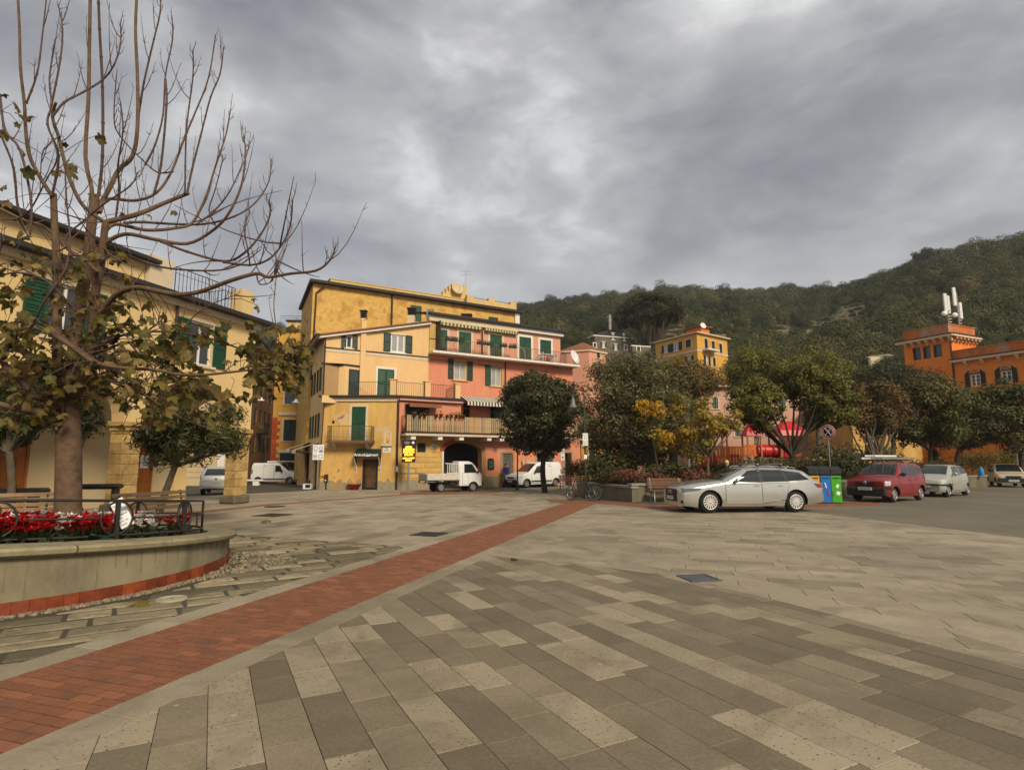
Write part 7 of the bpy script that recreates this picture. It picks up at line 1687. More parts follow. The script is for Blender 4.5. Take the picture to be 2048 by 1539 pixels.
LIMBS = [
 ([(135, 1062), (137, 960), (137, 880), (132, 800), (132, 770)], 54, 48, 0, 0, 0),
 ([(124, 790), (117, 740), (114, 688), (114, 585), (113, 510), (109, 448), (107, 387)], 24, 13, 0, -.5, 0),
 ([(138, 790), (146, 740), (150, 688), (160, 619), (171, 551), (178, 500), (183, 448), (190, 390)], 32, 20, 0, .3, 0),
 ([(146, 790), (165, 745), (185, 670), (191, 585), (202, 527), (206, 490), (211, 444)], 24, 14, 0, -.3, 0),
 ([(105, 388), (117, 312), (95, 249), (103, 210), (99, 156), (111, 78)], 6, 3, -.5, -.8, 1), ([(103, 210), (121, 117), (125, 58), (117, 12)], 5, 3, -.6, -.3, 1),
 ([(183, 400), (183, 374), (171, 312), (177, 195), (179, 78), (181, -30)], 11, 8, .3, .7, 0), ([(197, 390), (205, 312), (205, 175), (199, 58), (196, -30)], 8, 6, .3, -.2, 0),
 ([(192, 425), (218, 378), (238, 339), (265, 312), (275, 253), (275, 156), (271, 58), (275, -30)], 13, 7, .3, .9, 0), ([(277, 232), (288, 164), (308, 78), (320, 27), (321, -15)], 6, 3, .7, .4, 1),
 ([(212, 446), (168, 413), (144, 370), (129, 323), (117, 273), (105, 234), (112, 205)], 9, 6, -.3, -1.2, 0), ([(105, 234), (128, 205), (165, 185), (205, 160), (228, 130), (241, 88), (241, 45)], 5, 3, -1.1, -.6, 1),
 ([(210, 444), (273, 429), (331, 405), (378, 386)], 13, 9, -.3, .2, 0), ([(374, 388), (384, 339), (401, 273), (421, 195), (440, 148), (447, 95)], 6, 3, .2, .5, 1), ([(370, 386), (372, 273), (378, 214), (386, 152), (386, 100)], 5, 3, .2, -.1, 1),
 ([(200, 425), (214, 398), (269, 401), (312, 386), (343, 343), (370, 273), (390, 226), (417, 156), (431, 70)], 9, 3, .2, 1.2, 1),
 ([(206, 470), (230, 448), (292, 460), (351, 456), (386, 444), (413, 390), (429, 339), (452, 269), (460, 222)], 10, 3, -.3, .8, 1),
 ([(250, 446), (281, 444), (351, 448), (409, 448), (468, 433), (511, 405), (538, 362), (542, 320)], 7, 3, .0, 1.4, 1),
 ([(203, 490), (249, 468), (312, 479), (374, 487), (421, 464), (456, 429), (483, 370), (491, 304), (487, 275)], 10, 3, -.3, -1.0, 1), ([(394, 448), (429, 421), (460, 382), (487, 324)], 5, 3, .6, .9, 1),
 ([(323, 483), (374, 503), (448, 522), (487, 507), (522, 468), (540, 429), (538, 401)], 6, 3, -.7, -1.4, 1), ([(448, 524), (499, 530), (538, 518), (565, 487), (581, 448), (585, 401)], 5, 3, -1.1, -1.5, 1),
 ([(202, 520), (236, 506), (290, 524), (342, 537), (427, 541), (478, 530), (520, 500)], 8, 3, -.3, .5, 1),
 ([(189, 650), (205, 620), (222, 599), (246, 582), (280, 575), (342, 587), (393, 585), (461, 561), (513, 547), (537, 554), (581, 547), (632, 541), (660, 520), (670, 497)], 15, 3, -.2, -1.8, 1),
 ([(130, 790), (113, 760), (62, 718), (31, 681), (0, 653), (-60, 610)], 18, 11, 0, -1.2, 0), ([(128, 830), (106, 807), (68, 787), (38, 756), (7, 725), (20, 681), (51, 657), (89, 660), (137, 688), (164, 708), (191, 725), (239, 735), (308, 739), (359, 749), (410, 749), (478, 742), (540, 735)], 18, 3, 0, -2.2, 1),
 ([(125, 840), (103, 826), (51, 820), (0, 808), (-60, 790)], 17, 11, 0, -.9, 0),
 ([(196, 545), (170, 520), (137, 499), (117, 479), (86, 452), (47, 440), (0, 417), (-40, 400)], 9, 7, -.3, .8, 0), ([(51, 448), (35, 409), (27, 335), (0, 265), (-15, 220)], 6, 4, .4, .2, 0),
 ([(104, 392), (78, 351), (58, 308), (51, 253), (49, 210), (41, 136), (39, 58), (35, -20)], 9, 5, -.5, -.8, 0), ([(53, 206), (74, 148), (84, 78), (94, -15)], 5, 3, -.7, -.4, 0),
 ([(150, 795), (191, 756), (226, 742), (308, 739), (370, 760)], 12, 4, 0, .9, 1), ([(180, 715), (191, 708), (239, 688), (273, 681), (301, 657), (328, 636)], 8, 3, -.1, .8, 1),
 ([(190, 690), (273, 664), (376, 667), (444, 684), (513, 708), (581, 712), (615, 698), (636, 671)], 6, 3, -.1, 1.0, 1), ([(200, 752), (239, 770), (290, 790), (342, 824), (393, 848), (444, 862)], 6, 2.5, 0, -.8, 1),
 ([(117, 273), (97, 290), (84, 310), (80, 380)], 3, 2, -.9, -1, 0), ([(230, 448), (238, 380), (236, 330), (246, 262), (241, 205)], 5, 3, 0, -.7, 1), ([(345, 343), (316, 345), (285, 320), (240, 272), (228, 235), (233, 150)], 4, 2.5, .8, .0, 1), ([(290, 330), (310, 290), (326, 230), (331, 150), (345, 80), (344, 35)], 5, 3, .5, .9, 1), ([(331, 160), (333, 210), (322, 330), (308, 386)], 5, 6, .6, .4, 0),
 ([(500, 530), (496, 500), (488, 455), (500, 425)], 3, 2, -1.2, -1.4, 1), ([(430, 448), (418, 420), (430, 380), (443, 330), (445, 310)], 4, 2, .9, 1.3, 1), ([(513, 547), (520, 568), (545, 560), (553, 520)], 3, 2, -1.2, -1.4, 1), ([(555, 735), (560, 700), (548, 620), (552, 560), (555, 530)], 3, 2, .6, .5, 1),
 ([(0, 190), (10, 260), (40, 300), (62, 400), (60, 470)], 6, 5, -.2, -.6, 0), ([(30, 440), (60, 420), (95, 355), (110, 330), (118, 300)], 4, 3, .2, -.6, 0), ([(60, 660), (90, 600), (130, 540), (140, 480), (133, 400), (130, 330)], 5, 2.5, -1.6, -1.9, 1), ([(170, 530), (130, 480), (170, 440), (205, 410), (260, 372), (275, 345)], 5, 3, -.5, -.9, 1),
 ([(308, 739), (330, 700), (380, 640), (420, 610), (470, 590)], 4, 2, -.6, -.2, 1), ([(150, 620), (90, 560), (30, 545), (-20, 560)], 6, 4, -.3, -1.0, 0), ([(-20, 560), (0, 500), (8, 480)], 4, 3, -1.0, -1.0, 0),
]
big, mids, twg = MB(), [], MB(); paths = []
for pts, w0, w1, d0, d1, tips in LIMBS:
 P = smooth(bend(pts, d0, d1, .06 if w0 > 15 else .10)); k = len(P); rs = [(w0 + (w1 - w0) * i / (k - 1)) / 2 / F * TY * .86 for i in range(k)]
 if w0 > 40: rs[0] *= 1.12
 m = MB(); m.tube(P, rs, n=14 if w0 > 20 else (8 if w0 > 8 else 6)); obj('trunk' if w0 > 40 else 'branch', m, M_fig if w0 >= 9 else M_twig, bt); paths.append((P, w0, tips))
 if w0 < 9:
  for i in range(0, k - 1, 2): twg.tube([P[i] - (P[i + 1] - P[i]).normalized() * .012, P[i] + (P[i + 1] - P[i]).normalized() * .012], rs[i] * 1.28, n=6)
 if tips:
  e = P[-1]; d = (P[-1] - P[-3]).normalized()
  for j in range(7):
   s0 = P[max(0, k - 2 - j)] if j < 6 else e; a = Vector((random.uniform(-1, 1), random.uniform(-.8, .8), random.uniform(.2, 1.0))); dd = (d * .6 + a * .8).normalized(); ln = random.uniform(.10, .26)
   p1 = s0 + dd * ln * .5; p2 = p1 + (dd * .4 + Vector((0, 0, .8))).normalized() * ln * .6; twg.tube([s0, p1, p2], [.007, .005, .003], n=4, cap=False)
   if random.random() < .6: q_ = p1 + (dd + Vector((random.uniform(-1, 1), random.uniform(-1, 1), .3))).normalized() * ln * .35; twg.tube([p1, q_], [.005, .002], n=4, cap=False)
for P, w0, tips in [p for p in paths if p[1] < 17]:
 for i in range(3, len(P) - 2, 3):
  if random.random() < .5:
   d = Vector((random.uniform(-.5, .6), random.uniform(-.5, .5), random.uniform(.1, .6))); ln = random.uniform(.25, .8); p = [P[i] + d * ln * t_ + Vector((0, 0, 1)) * ln * t_ * t_ * .9 for t_ in (0, .25, .5, .75, 1)]
   twg.tube(p, [.009, .008, .007, .005, .003], n=5, cap=False)
   for _ in range(3): a_ = random.choice(p[2:]); twg.tube([a_, a_ + Vector((random.uniform(-.08, .08), random.uniform(-.08, .08), random.uniform(.04, .13)))], [.005, .002], n=4, cap=False)
tag(obj('twigs', twg, M_twig, bt), kind='stuff')
M_wl = [leafmat('withered_leaf', (.095, .075, .022), (.30, .205, .065), .35, .6), leafmat('olive_withered_leaf', (.050, .050, .013), (.165, .140, .036), .35, .6), leafmat('yellowed_leaf', (.15, .115, .016), (.26, .20, .030), .4, .6)]
def big_leaf(seed):
 rnd_ = random.Random(seed); m = MB(); n = 22; rim = []; curl = rnd_.uniform(.5, 1.6); tw = rnd_.uniform(-.5, .5)
 for i in range(n):
  t = 2 * math.pi * i / n; rr_ = .5 * (1 + .20 * math.cos(5 * t + math.pi)) * (1 - .35 * math.exp(-((t - math.pi) % (2 * math.pi) - math.pi + math.pi) ** 2 * 3)) + rnd_.uniform(-.04, .04)
  x, y = rr_ * math.cos(t), rr_ * math.sin(t) * .92; z = -curl * (y * y) * 1.3 - curl * .55 * x * x + rnd_.uniform(-.13, .13) + tw * x * y; rim.append((x + .42, y, z))
 mid = [(.42 + .25 * math.cos(2 * math.pi * i / n), .23 * math.sin(2 * math.pi * i / n), rim[i][2] * .25 + rnd_.uniform(-.03, .03)) for i in range(n)]
 vs = [(.42, 0, .02)] + mid + rim
 fs = [(0, 1 + i, 1 + (i + 1) % n) for i in range(n)] + [(1 + i, 1 + n + i, 1 + n + (i + 1) % n, 1 + (i + 1) % n) for i in range(n)]
 b0 = rnd_.random(); m.tone = b0
 for f in fs: m.f.append(f); m.m.append(0); m.sm.append(True); m.t.append(min(1, max(0, b0 + rnd_.uniform(-.25, .25))))
 m.v = vs; m.tube([(-.25, 0, .12), (-.05, 0, .03), (.42, 0, .01)], .010, n=4, cap=False); return m
lv = []
for i in range(12):
 me = big_leaf(i).mesh('leaf'); me.materials.append(M_wl[(0, 1, 0, 1, 1, 0, 2, 1, 0, 1, 0, 1)[i]]); lv.append(me)
og = bt.location; cnt = 0
low = [p for p, w0, tp in paths if w0 < 40]
spots = []
def inpx(p):
 v = p - CAM; yc = v.y * cP + v.z * sP; return CX + F * v.x / yc, CY - F * (-v.y * sP + v.z * cP) / yc
REG = [((0, 260), (500, 800), 190), ((225, 345), (590, 720), 80), ((330, 625), (640, 790), 190), ((240, 520), (745, 850), 130), ((0, 130), (620, 850), 100), ((480, 640), (680, 790), 60), ((140, 260), (600, 760), 60)]
ext = []
for rx_, ry_, k in REG:
 tries = 0; got = 0
 while got < k and tries < 6000:
  tries += 1; P = random.choice(low); q = random.choice(P) + Vector((random.uniform(-.45, .45), random.uniform(-.5, .5), random.uniform(-.45, .25))); x, y = inpx(q)
  if rx_[0] <= x <= rx_[1] and ry_[0] <= y <= ry_[1]: spots.append(q); got += 1
for px_, py_ in ((15, 190), (30, 205), (45, 230), (35, 245), (62, 232), (5, 260), (200, 268), (145, 325), (150, 345), (125, 340), (132, 285), (45, 300), (60, 335), (10, 370), (15, 400), (180, 385), (245, 425), (350, 420), (300, 430), (505, 595), (515, 610), (25, 480), (60, 470), (40, 460), (80, 490)): spots.append(at(px_, py_, TY + random.uniform(-.8, .5)))
random.shuffle(spots); st = MB(); tw2 = MB()
for _ in range(95):
 P = random.choice(low); i = random.randrange(len(P)); x, y = inpx(P[i])
 if not (-20 < x < 640 and 430 < y < 830): continue
 d = Vector((random.uniform(-1, 1), random.uniform(-.8, .8), random.uniform(-.35, .5))).normalized(); ln = random.uniform(.4, 1.3); b_ = Vector((random.uniform(-.3, .3), random.uniform(-.3, .3), random.uniform(-.1, .45))) * ln
 tw2.tube([P[i] + d * ln * t_ + b_ * t_ * t_ for t_ in (0, .2, .4, .6, .8, 1)], [.014, .012, .010, .008, .006, .004], n=5, cap=False)
for i, q in enumerate(spots):
 yaw = random.uniform(0, 6.283); pit = random.uniform(.2, 1.35); s_ = random.uniform(.09, .22)
 Mt = Matrix.Rotation(yaw, 4, 'Z') @ Matrix.Rotation(pit, 4, 'Y') @ Matrix.Rotation(random.uniform(-.8, .8), 4, 'X')
 if i < 295:
  o = bpy.data.objects.new('leaf', lv[i % 12]); COL.objects.link(o); o.parent = bt; o.matrix_local = Matrix.Translation(q - og) @ Mt @ Matrix.Scale(s_, 4)
 else:
  L_ = big_leaf(i % 12); st.add([q + (Mt @ Vector(v)) * s_ for v in L_.v], L_.f, (0, 1, 0, 1, 1, 0, 2, 1, 0, 1, 0, 1)[i % 12], True, random.random())
 best = min((P for P in random.sample(low, 12)), key=lambda P: min((v - q).length for v in P[::4])); j = min(range(len(best)), key=lambda j: (best[j] - q).length); a = best[max(0, j - 2)]
 if (a - q).length < .9: tw2.tube([a, a.lerp(q, .5) + Vector((0, 0, .06)), q], [.008, .006, .004], n=4, cap=False)
tag(obj('leaf_mass', st, M_wl, bt), kind='stuff'); tag(obj('leaf_shoots', tw2, M_twig, bt), kind='stuff')
def fallen(px, py, s_, label, k, rz=0, m=None):
 p = ground(px, py); t = bpy.data.objects.new('fallen_leaf', lv[k]); COL.objects.link(t); t.location = p + Vector((0, 0, .045 * s_ / .2)); t.scale = (s_, s_, s_); t.rotation_euler = (.1, -.1, rz); tag(t, label, 'leaf')
fallen(262, 1213, .2, 'curled yellow leaf lying on the hewn slabs below the planter', 6, .4)
fallen(524, 1046, .28, 'brown dead leaf lying on the pale paving right of the planter', 0, 1.1)
fallen(1031, 1121, .12, 'tiny dark leaf on the pale slabs right of the brick strip', 3, 2.)
m = MB(); p = ground(352, 1283); m.add([p + Vector(v) for v in ((0, 0, .004), (.03, .012, .012), (.055, 0, .006), (.035, -.02, .014), (.012, -.018, .008))], [(0, 4, 3, 2, 1)]); tag(obj('petal', m, mat('pink_petal', (.65, .08, .20), .6, var=.1)), 'tiny pink petal on the brick strip', 'petal')
# === vehicles
def paint(name, col, metal=0.0, rough=.35): return mat(name, col, rough, metal=metal, var=.05, scale=3, spec=.5, coat=.5)
M_tyre = mat('tyre_rubber', (.014, .014, .014), .85, var=.2, scale=20)
M_rim = mat('alloy_rim', (.42, .41, .40), .35, metal=.7, var=.1, scale=12)
M_trim = mat('black_plastic', (.018, .018, .018), .6, var=.15, scale=10)
M_carglass = glassmat('car_glass', (.018, .021, .022), .03)
M_lamp = mat('lamp_lens', (.50, .50, .48), .12, var=.25, scale=18, spec=.8)
M_tail = mat('tail_lens', (.22, .008, .008), .2, var=.1, spec=.7)
M_amber = mat('amber_lens', (.5, .2, .02), .25, var=.1)
M_plate = mat('number_plate', (.62, .62, .60), .5, var=.05)
M_chrome = mat('chrome', (.5, .5, .5), .15, metal=.9, var=0)
def tabf(tab):
 xs = [p[0] for p in tab]; ys = [p[1] for p in tab]
 return lambda x: float(np.interp(x, xs, ys))
def car(name, label, S, group='parked cars and vans', cat='car'):
 """S: L, top/belt/half-width tables along x (0 = nose), bot, wheels [(x, r)], track; windows, lights ..."""
 t = thing(name, (0, 0, 0), label, cat, group)
 top, belt, hw, bot = tabf(S['top']), tabf(S['belt']), tabf(S['hw']), tabf(S['bot']); Lc = S['L']; tb = S.get('tumble', .30)
 arcs = [(x, r, r + S.get('gap', .055)) for x, r in S['wheels']]
 def zb(x):
  z = bot(x)
  for xw, r, Ra in arcs:
   if abs(x - xw) < Ra: z = max(z, r + math.sqrt(Ra * Ra - (x - xw) ** 2))
  return z
 zsh = lambda x: min(belt(x), top(x) - .035)
 def y_at(x, z):
  w_ = hw(x); s_ = zsh(x)
  if z <= s_: q = (z - .55) / .5; return w_ * (1 - .05 * q * q - (.05 if z < .3 else 0))
  g = top(x) - s_; u = min(.9999, (z - s_) / max(g, 1e-3)); p = 2.1 + S.get('boxy', 3.4) * min(1, g / .35); y0 = w_ * (1 - .05 * ((s_ - .55) / .5) ** 2)
  return (y0 - tb * (z - s_)) * (1 - u ** p) ** (1 / p)
 def z_at(x, y):
  lo, hi = zsh(x), top(x); y = abs(y)
  for _ in range(26):
   m_ = (lo + hi) / 2
   if y_at(x, m_) > y: lo = m_
   else: hi = m_
  return (lo + hi) / 2
 xs = sorted(set([0, Lc] + [round(v, 4) for v in np.linspace(0, Lc, 50)] + [.02, .05, .09, .14, .2, Lc - .02, Lc - .05, Lc - .1] + [p[0] for p in S['top']] + [round(xw + Ra * q, 4) for xw, r, Ra in arcs for q in (-1.001, -.999, -.97, -.9, -.8, -.65, -.45, -.2, 0, .2, .45, .65, .8, .9, .97, .999, 1.001)]))
 xs = [x for x in xs if 0 <= x <= Lc]
 us = [.12, .25, .4, .55, .68, .78, .86, .92, .96, .985, .997]; vs, fs = [], []; n1 = 6; npt = n1 + len(us)
 for x in xs:
  a, s_, tp_ = zb(x), zsh(x), top(x); a = min(a, s_ - .02); zz = [a + (s_ - a) * i / (n1 - 1) for i in range(n1)] + [s_ + (tp_ - s_) * u for u in us]
  vs += [(x, -y_at(x, z), z) for z in zz] + [(x, 0, tp_)] + [(x, y_at(x, z), z) for z in zz[::-1]]
 m = 2 * npt + 1
 for i in range(len(xs) - 1):
  for j in range(m - 1): fs.append((i * m + j, (i + 1) * m + j, (i + 1) * m + j + 1, i * m + j + 1))
 b = MB(); b.add(vs, fs, 0, True); b.add(vs[:m], [tuple(range(m))], 0); b.add(vs[-m:], [tuple(range(m - 1, -1, -1))], 0)
 fl = [(i * m, i * m + m - 1, (i + 1) * m + m - 1, (i + 1) * m) for i in range(len(xs) - 1)]; b.add(vs, fl, 1)
 body = obj('body', b, [S['paint'], M_trim], t, local=True)
 def side_patch(q, off=.006, n=8, k=5, both=(-1, 1), nm='window', m_=None, par=None, lab=None):
  (x0, z0), (x1, z1), (x2, z2), (x3, z3) = q; outs = []
  for sg in both:
   mb = MB(); v = []
   for i in range(n + 1):
    for j in range(k + 1):
     u, w_ = i / n, j / k; x = (x0 * (1 - u) + x1 * u) * (1 - w_) + (x3 * (1 - u) + x2 * u) * w_; z = (z0 * (1 - u) + z1 * u) * (1 - w_) + (z3 * (1 - u) + z2 * u) * w_
     v.append((x, sg * (y_at(x, z) + off), z))
   f = [(i * (k + 1) + j, (i + 1) * (k + 1) + j, (i + 1) * (k + 1) + j + 1, i * (k + 1) + j + 1) for i in range(n) for j in range(k)]
   if sg > 0: f = [g_[::-1] for g_ in f]
   mb.add(v, f, 0, True); outs.append(obj(nm, mb, m_ or M_carglass, par or t, local=True))
  return outs
 def top_patch(x0, x1, y0, y1, off, nm, m_, par=None):
  mb = MB(); v = []; n, k = 10, 10
  for i in range(n + 1):
   for j in range(k + 1):
    u = i / n; x = x0 + (x1 - x0) * u; y = (y0 + (y1 - y0) * u) * (2 * j / k - 1); v.append((x, y, z_at(x, y) + off))
  mb.add(v, [(i * (k + 1) + j, (i + 1) * (k + 1) + j, (i + 1) * (k + 1) + j + 1, i * (k + 1) + j + 1) for i in range(n) for j in range(k)], 0, True); return obj(nm, mb, m_, par or t, local=True)
 for q in S.get('doors', []):
  e_ = .014; side_patch(((q[0][0] - e_, q[0][1] - e_), (q[1][0] + e_, q[1][1] - e_), (q[2][0] + e_, q[2][1] + e_), (q[3][0] - e_, q[3][1] + e_)), .002, 8, 8, nm='door_gap', m_=M_trim)
  for o in side_patch(q, .005, 8, 8, nm='door', m_=S['paint']):
   h = MB(); sg = -1 if o.data.vertices[0].co.y < 0 else 1; x = q[1][0] - .16; z = S.get('hz', q[2][1] - .12); h.box((x, sg * (y_at(x, z) + .02), z), (.17, .03, .03), bev=.01); obj('handle', h, S.get('hm', S['paint']), o, local=True)
 for q in S.get('windows', []): side_patch(q, .007)
 for q in S.get('pillars', []): side_patch(q, .006, 3, 5, nm='pillar_trim', m_=M_trim)
 if 'ws' in S: top_patch(*S['ws'], .008, 'windscreen', M_carglass)
 if 'rw' in S: top_patch(*S['rw'], .008, 'rear_window', M_carglass)
 for q in S.get('heads', []): side_patch(q, .012, 8, 4, nm='headlight', m_=S.get('headm', M_lamp))
 for q in S.get('tails', []): side_patch(q, .012, 5, 4, nm='tail_light', m_=M_tail)
 for q in S.get('moulds', []): side_patch(q, .015, 14, 2, nm='side_moulding', m_=S.get('mouldm', M_trim))
 for nm, c, sz_, m_, bv in S.get('boxes', []):
  mb = MB(); mb.box(c, sz_, bev=bv); obj(nm, mb, m_, t, local=True)
 if 'mirror' in S:
  x, z = S['mirror']
  for sg in (-1, 1): mb = MB(); mb.blob((x, sg * (y_at(x, z) + .11), z + .03), (.07, .11, .075), n=10, m=6); mb.box((x, sg * (y_at(x, z) + .02), z), (.05, .08, .03)); obj('mirror', mb, S.get('mirm', S['paint']), t, local=True)
 tr = S['track'] / 2
 for xw, r in S['wheels']:
  for sg in (-1, 1):
   mb = MB(); wd = S.get('tw', .2); mb.lathe((xw, sg * (tr - wd / 2), r), [(r * .66, wd / 2), (r * .9, wd / 2 + .008), (r * .985, wd * .36), (r, 0), (r * .985, -wd * .36), (r * .9, -wd / 2), (r * .66, -wd / 2)], n=26, ax=(0, sg, 0)); w_ = obj('wheel', mb, M_tyre, t, local=True)
   mb = MB(); c = Vector((xw, sg * (tr + .038), r)); mb.ring(c + Vector((0, sg * -.01, 0)), (0, 1, 0), r * .64, r * .05, n=26, m=6); mb.lathe(c, [(r * .14, -.03), (r * .14, -.005), (r * .05, .0)], n=10, ax=(0, sg, 0)); mb.lathe(c, [(r * .66, -.032), (r * .64, -.030)], n=20, ax=(0, sg, 0), mi=1)
   ns = S.get('spokes', 8)
   for i in range(ns):
    a = 2 * math.pi * i / ns; Mr = Matrix.Rotation(a, 4, 'Y'); mb.box(c + Mr @ Vector((0, -sg * .022, r * .38)), (r * S.get('spw', .13), .03, r * .54), M=Mr)
   obj('rim', mb, [S.get('rimm', M_rim), M_trim], w_, local=True)
 S['y_at'] = y_at; S['z_at'] = z_at
 return t
def place(t, S, fpx, rpx, near, ddir=None, sc=None):
 """put the near front wheel on fpx; heading from the wheels or given back direction"""
 pf = ground(*fpx); xf, xr = S['wheels'][0][0], S['wheels'][1][0]
 if ddir is None: pr = ground(*rpx); d = Vector((pr.x - pf.x, pr.y - pf.y)); sc = sc or min(1.05, max(.97, d.length / (xr - xf)))
 else: d = Vector(ddir)
 sc = sc or 1.0; d.normalize(); nrm = Vector((-d.y, d.x))
 p = Vector((pf.x, pf.y)) - d * xf * sc - nrm * near * S['track'] / 2 * sc
 c = p + d * (xf + xr) / 2 * sc; sl = math.atan2(gz(*(p + d * xr)) - gz(*(p + d * xf)), (xr - xf))
 t.location = (p.x, p.y, gz(*(p + d * xf * sc)) - math.sin(sl) * xf); t.rotation_euler = (0, -sl, math.atan2(d.y, d.x)); t.scale = (sc,) * 3
def plate(t, S, x, z, txt, face=-1, w_=.5):
 m = MB(); m.box((x, 0, z), (.015, w_, .11)); o = obj('number_plate', m, M_plate, t, local=True)
 M_ = Matrix(((0, 0, face, x + face * .009), (face * -1.0, 0, 0, 0), (0, 1, 0, z), (0, 0, 0, 1)))
 if face < 0: M_ = Matrix(((0, 0, -1, x - .009), (-1, 0, 0, 0), (0, 1, 0, z), (0, 0, 0, 1)))
 else: M_ = Matrix(((0, 0, 1, x + .009), (1, 0, 0, 0), (0, 1, 0, z), (0, 0, 0, 1)))
 m = MB(); text_mb(m, txt, M_, .085, extrude=.001); obj('lettering', m, M_ink, o, local=True)
P_sil = paint('silver_paint', (.56, .545, .50), .75, .24)
S = dict(L=4.93, paint=P_sil, top=[(0, .74), (.03, .81), (.12, .865), (.4, .925), (.9, .99), (1.3, 1.03), (1.42, 1.045), (1.8, 1.235), (2.15, 1.375), (2.45, 1.435), (2.9, 1.46), (3.6, 1.435), (4.05, 1.39), (4.25, 1.345), (4.5, 1.16), (4.70, 1.01), (4.83, .95), (4.93, .82)],
 belt=[(0, .62), (.5, .76), (1.3, .90), (2, .93), (3.5, .965), (4.5, .99), (4.93, .90)], hw=[(0, .70), (.03, .77), (.1, .83), (.28, .885), (.7, .925), (3.9, .935), (4.4, .90), (4.75, .82), (4.88, .74), (4.93, .66)], bot=[(0, .24), (.5, .19), (1.4, .21), (3.6, .21), (4.5, .26), (4.93, .36)],
 wheels=[(.92, .345), (3.83, .345)], track=1.74, tw=.235, spokes=14, spw=.11, gap=.05, rimm=mat('bright_rim', (.62, .60, .57), .35, metal=.3, var=.1),
 windows=[((1.72, .985), (2.60, .965), (2.62, 1.36), (2.30, 1.335)), ((2.74, .97), (3.52, .99), (3.38, 1.355), (2.745, 1.365)), ((3.62, 1.0), (4.36, 1.045), (4.04, 1.275), (3.49, 1.335))], pillars=[((2.60, .96), (2.74, .965), (2.745, 1.37), (2.62, 1.37)), ((3.52, .985), (3.62, .99), (3.49, 1.345), (3.38, 1.36))],
 doors=[((1.45, .30), (2.66, .30), (2.66, .92), (1.45, .90)), ((2.68, .30), (3.46, .42), (3.62, .95), (2.68, .92))], hz=.86, ws=(1.40, 2.22, .70, .56), rw=(4.66, 4.30, .58, .52), mirror=(1.80, 1.0),
 heads=[((.03, .655), (.55, .715), (.66, .80), (.04, .765))], headm=mat('clear_lamp', (.10, .10, .10), .08, var=.6, scale=16, spec=.9), tails=[((4.66, .78), (4.90, .80), (4.86, .915), (4.50, .915))],
 moulds=[((1.36, .36), (3.42, .36), (3.42, .385), (1.36, .385))], mouldm=P_sil,
 boxes=[('grille', (-.012, 0, .55), (.05, .86, .40), M_trim, .04), ('lower_intake', (.11, -.64, .36), (.20, .32, .15), M_trim, .04), ('lower_intake', (.11, .64, .36), (.20, .32, .15), M_trim, .04), ('lip', (.06, 0, .235), (.22, 1.42, .03), P_sil, .01), ('bumper', (4.9, 0, .45), (.12, 1.42, .28), P_sil, .05)])
au = car('estate_car', 'silver estate car parked side on in front of the planted island', S)
plate(au, S, -.05, .46, 'FA 508 JT')
m = MB();
for i in range(4): m.ring((-.045, -.12 + i * .08, .65), (1, 0, 0), .05, .009, n=18, m=5)
obj('badge', m, M_chrome, au, local=True)
for y in (-.56, .56):
 m = MB(); m.tube([(2.35, y, 1.42), (2.45, y, 1.475), (3.2, y, 1.485), (3.95, y, 1.44), (4.05, y, 1.40)], .017, n=6); obj('roof_rail', m, M_lead, au, local=True)
for x in (2.75, 3.55):
 m = MB(); m.box((x, 0, 1.545), (.07, 1.25, .03), bev=.01); m.box((x, -.56, 1.51), (.09, .07, .06), mi=1); m.box((x, .56, 1.51), (.09, .07, .06), mi=1); obj('roof_bar', m, [M_chrome, M_trim], au, local=True)
m = MB(); m.tube([(4.05, 0, 1.39), (4.16, 0, 1.47)], .018, n=5); obj('aerial', m, P_sil, au, local=True)
place(au, S, (1421, 1026), None, -1, (.994, .11), .985)
P_red = paint('red_paint', (.205, .007, .009))
S = dict(L=3.54, paint=P_red, boxy=4.5, tumble=.2, top=[(0, .80), (.04, .86), (.4, .93), (.82, 1.0), (.95, 1.05), (1.25, 1.3), (1.45, 1.44), (1.7, 1.51), (2.3, 1.54), (3.0, 1.51), (3.25, 1.46), (3.42, 1.15), (3.5, .95), (3.54, .8)], belt=[(0, .74), (.9, .93), (3.3, 1.0), (3.54, .9)], hw=[(0, .64), (.05, .72), (.2, .77), (.6, .79), (3.2, .79), (3.45, .74), (3.54, .68)], bot=[(0, .24), (.5, .2), (3.0, .2), (3.54, .3)],
 wheels=[(.66, .285), (2.96, .285)], track=1.40, tw=.165, spokes=6, spw=.3, windows=[((1.30, 1.0), (1.98, 1.0), (1.98, 1.42), (1.55, 1.40)), ((2.08, 1.0), (2.72, 1.02), (2.72, 1.42), (2.08, 1.43)), ((2.82, 1.04), (3.22, 1.08), (3.12, 1.40), (2.82, 1.42))], doors=[((1.0, .32), (2.02, .32), (2.02, .95), (1.0, .93)), ((2.05, .32), (2.66, .42), (2.76, .97), (2.05, .95))], hm=P_red, ws=(.95, 1.50, .66, .58), rw=(3.46, 3.26, .55, .5), mirror=(1.2, 1.03), mirm=M_trim,
 heads=[((.015, .64), (.26, .66), (.30, .82), (.03, .80))], tails=[((3.42, .8), (3.5, .82), (3.4, 1.3), (3.3, 1.28))], moulds=[((.02, .50), (.32, .50), (.32, .60), (.02, .60))],
 boxes=[('bumper', (.02, 0, .40), (.16, 1.44, .34), M_trim, .05), ('grille', (-.012, 0, .70), (.03, .74, .14), M_trim, .01), ('bumper', (3.5, 0, .45), (.12, 1.4, .3), M_trim, .05)])
pa = car('small_red_car', 'small red car with ladders on its roof rack, facing the square', S); plate(pa, S, -.07, .52, 'BX 962 MF')
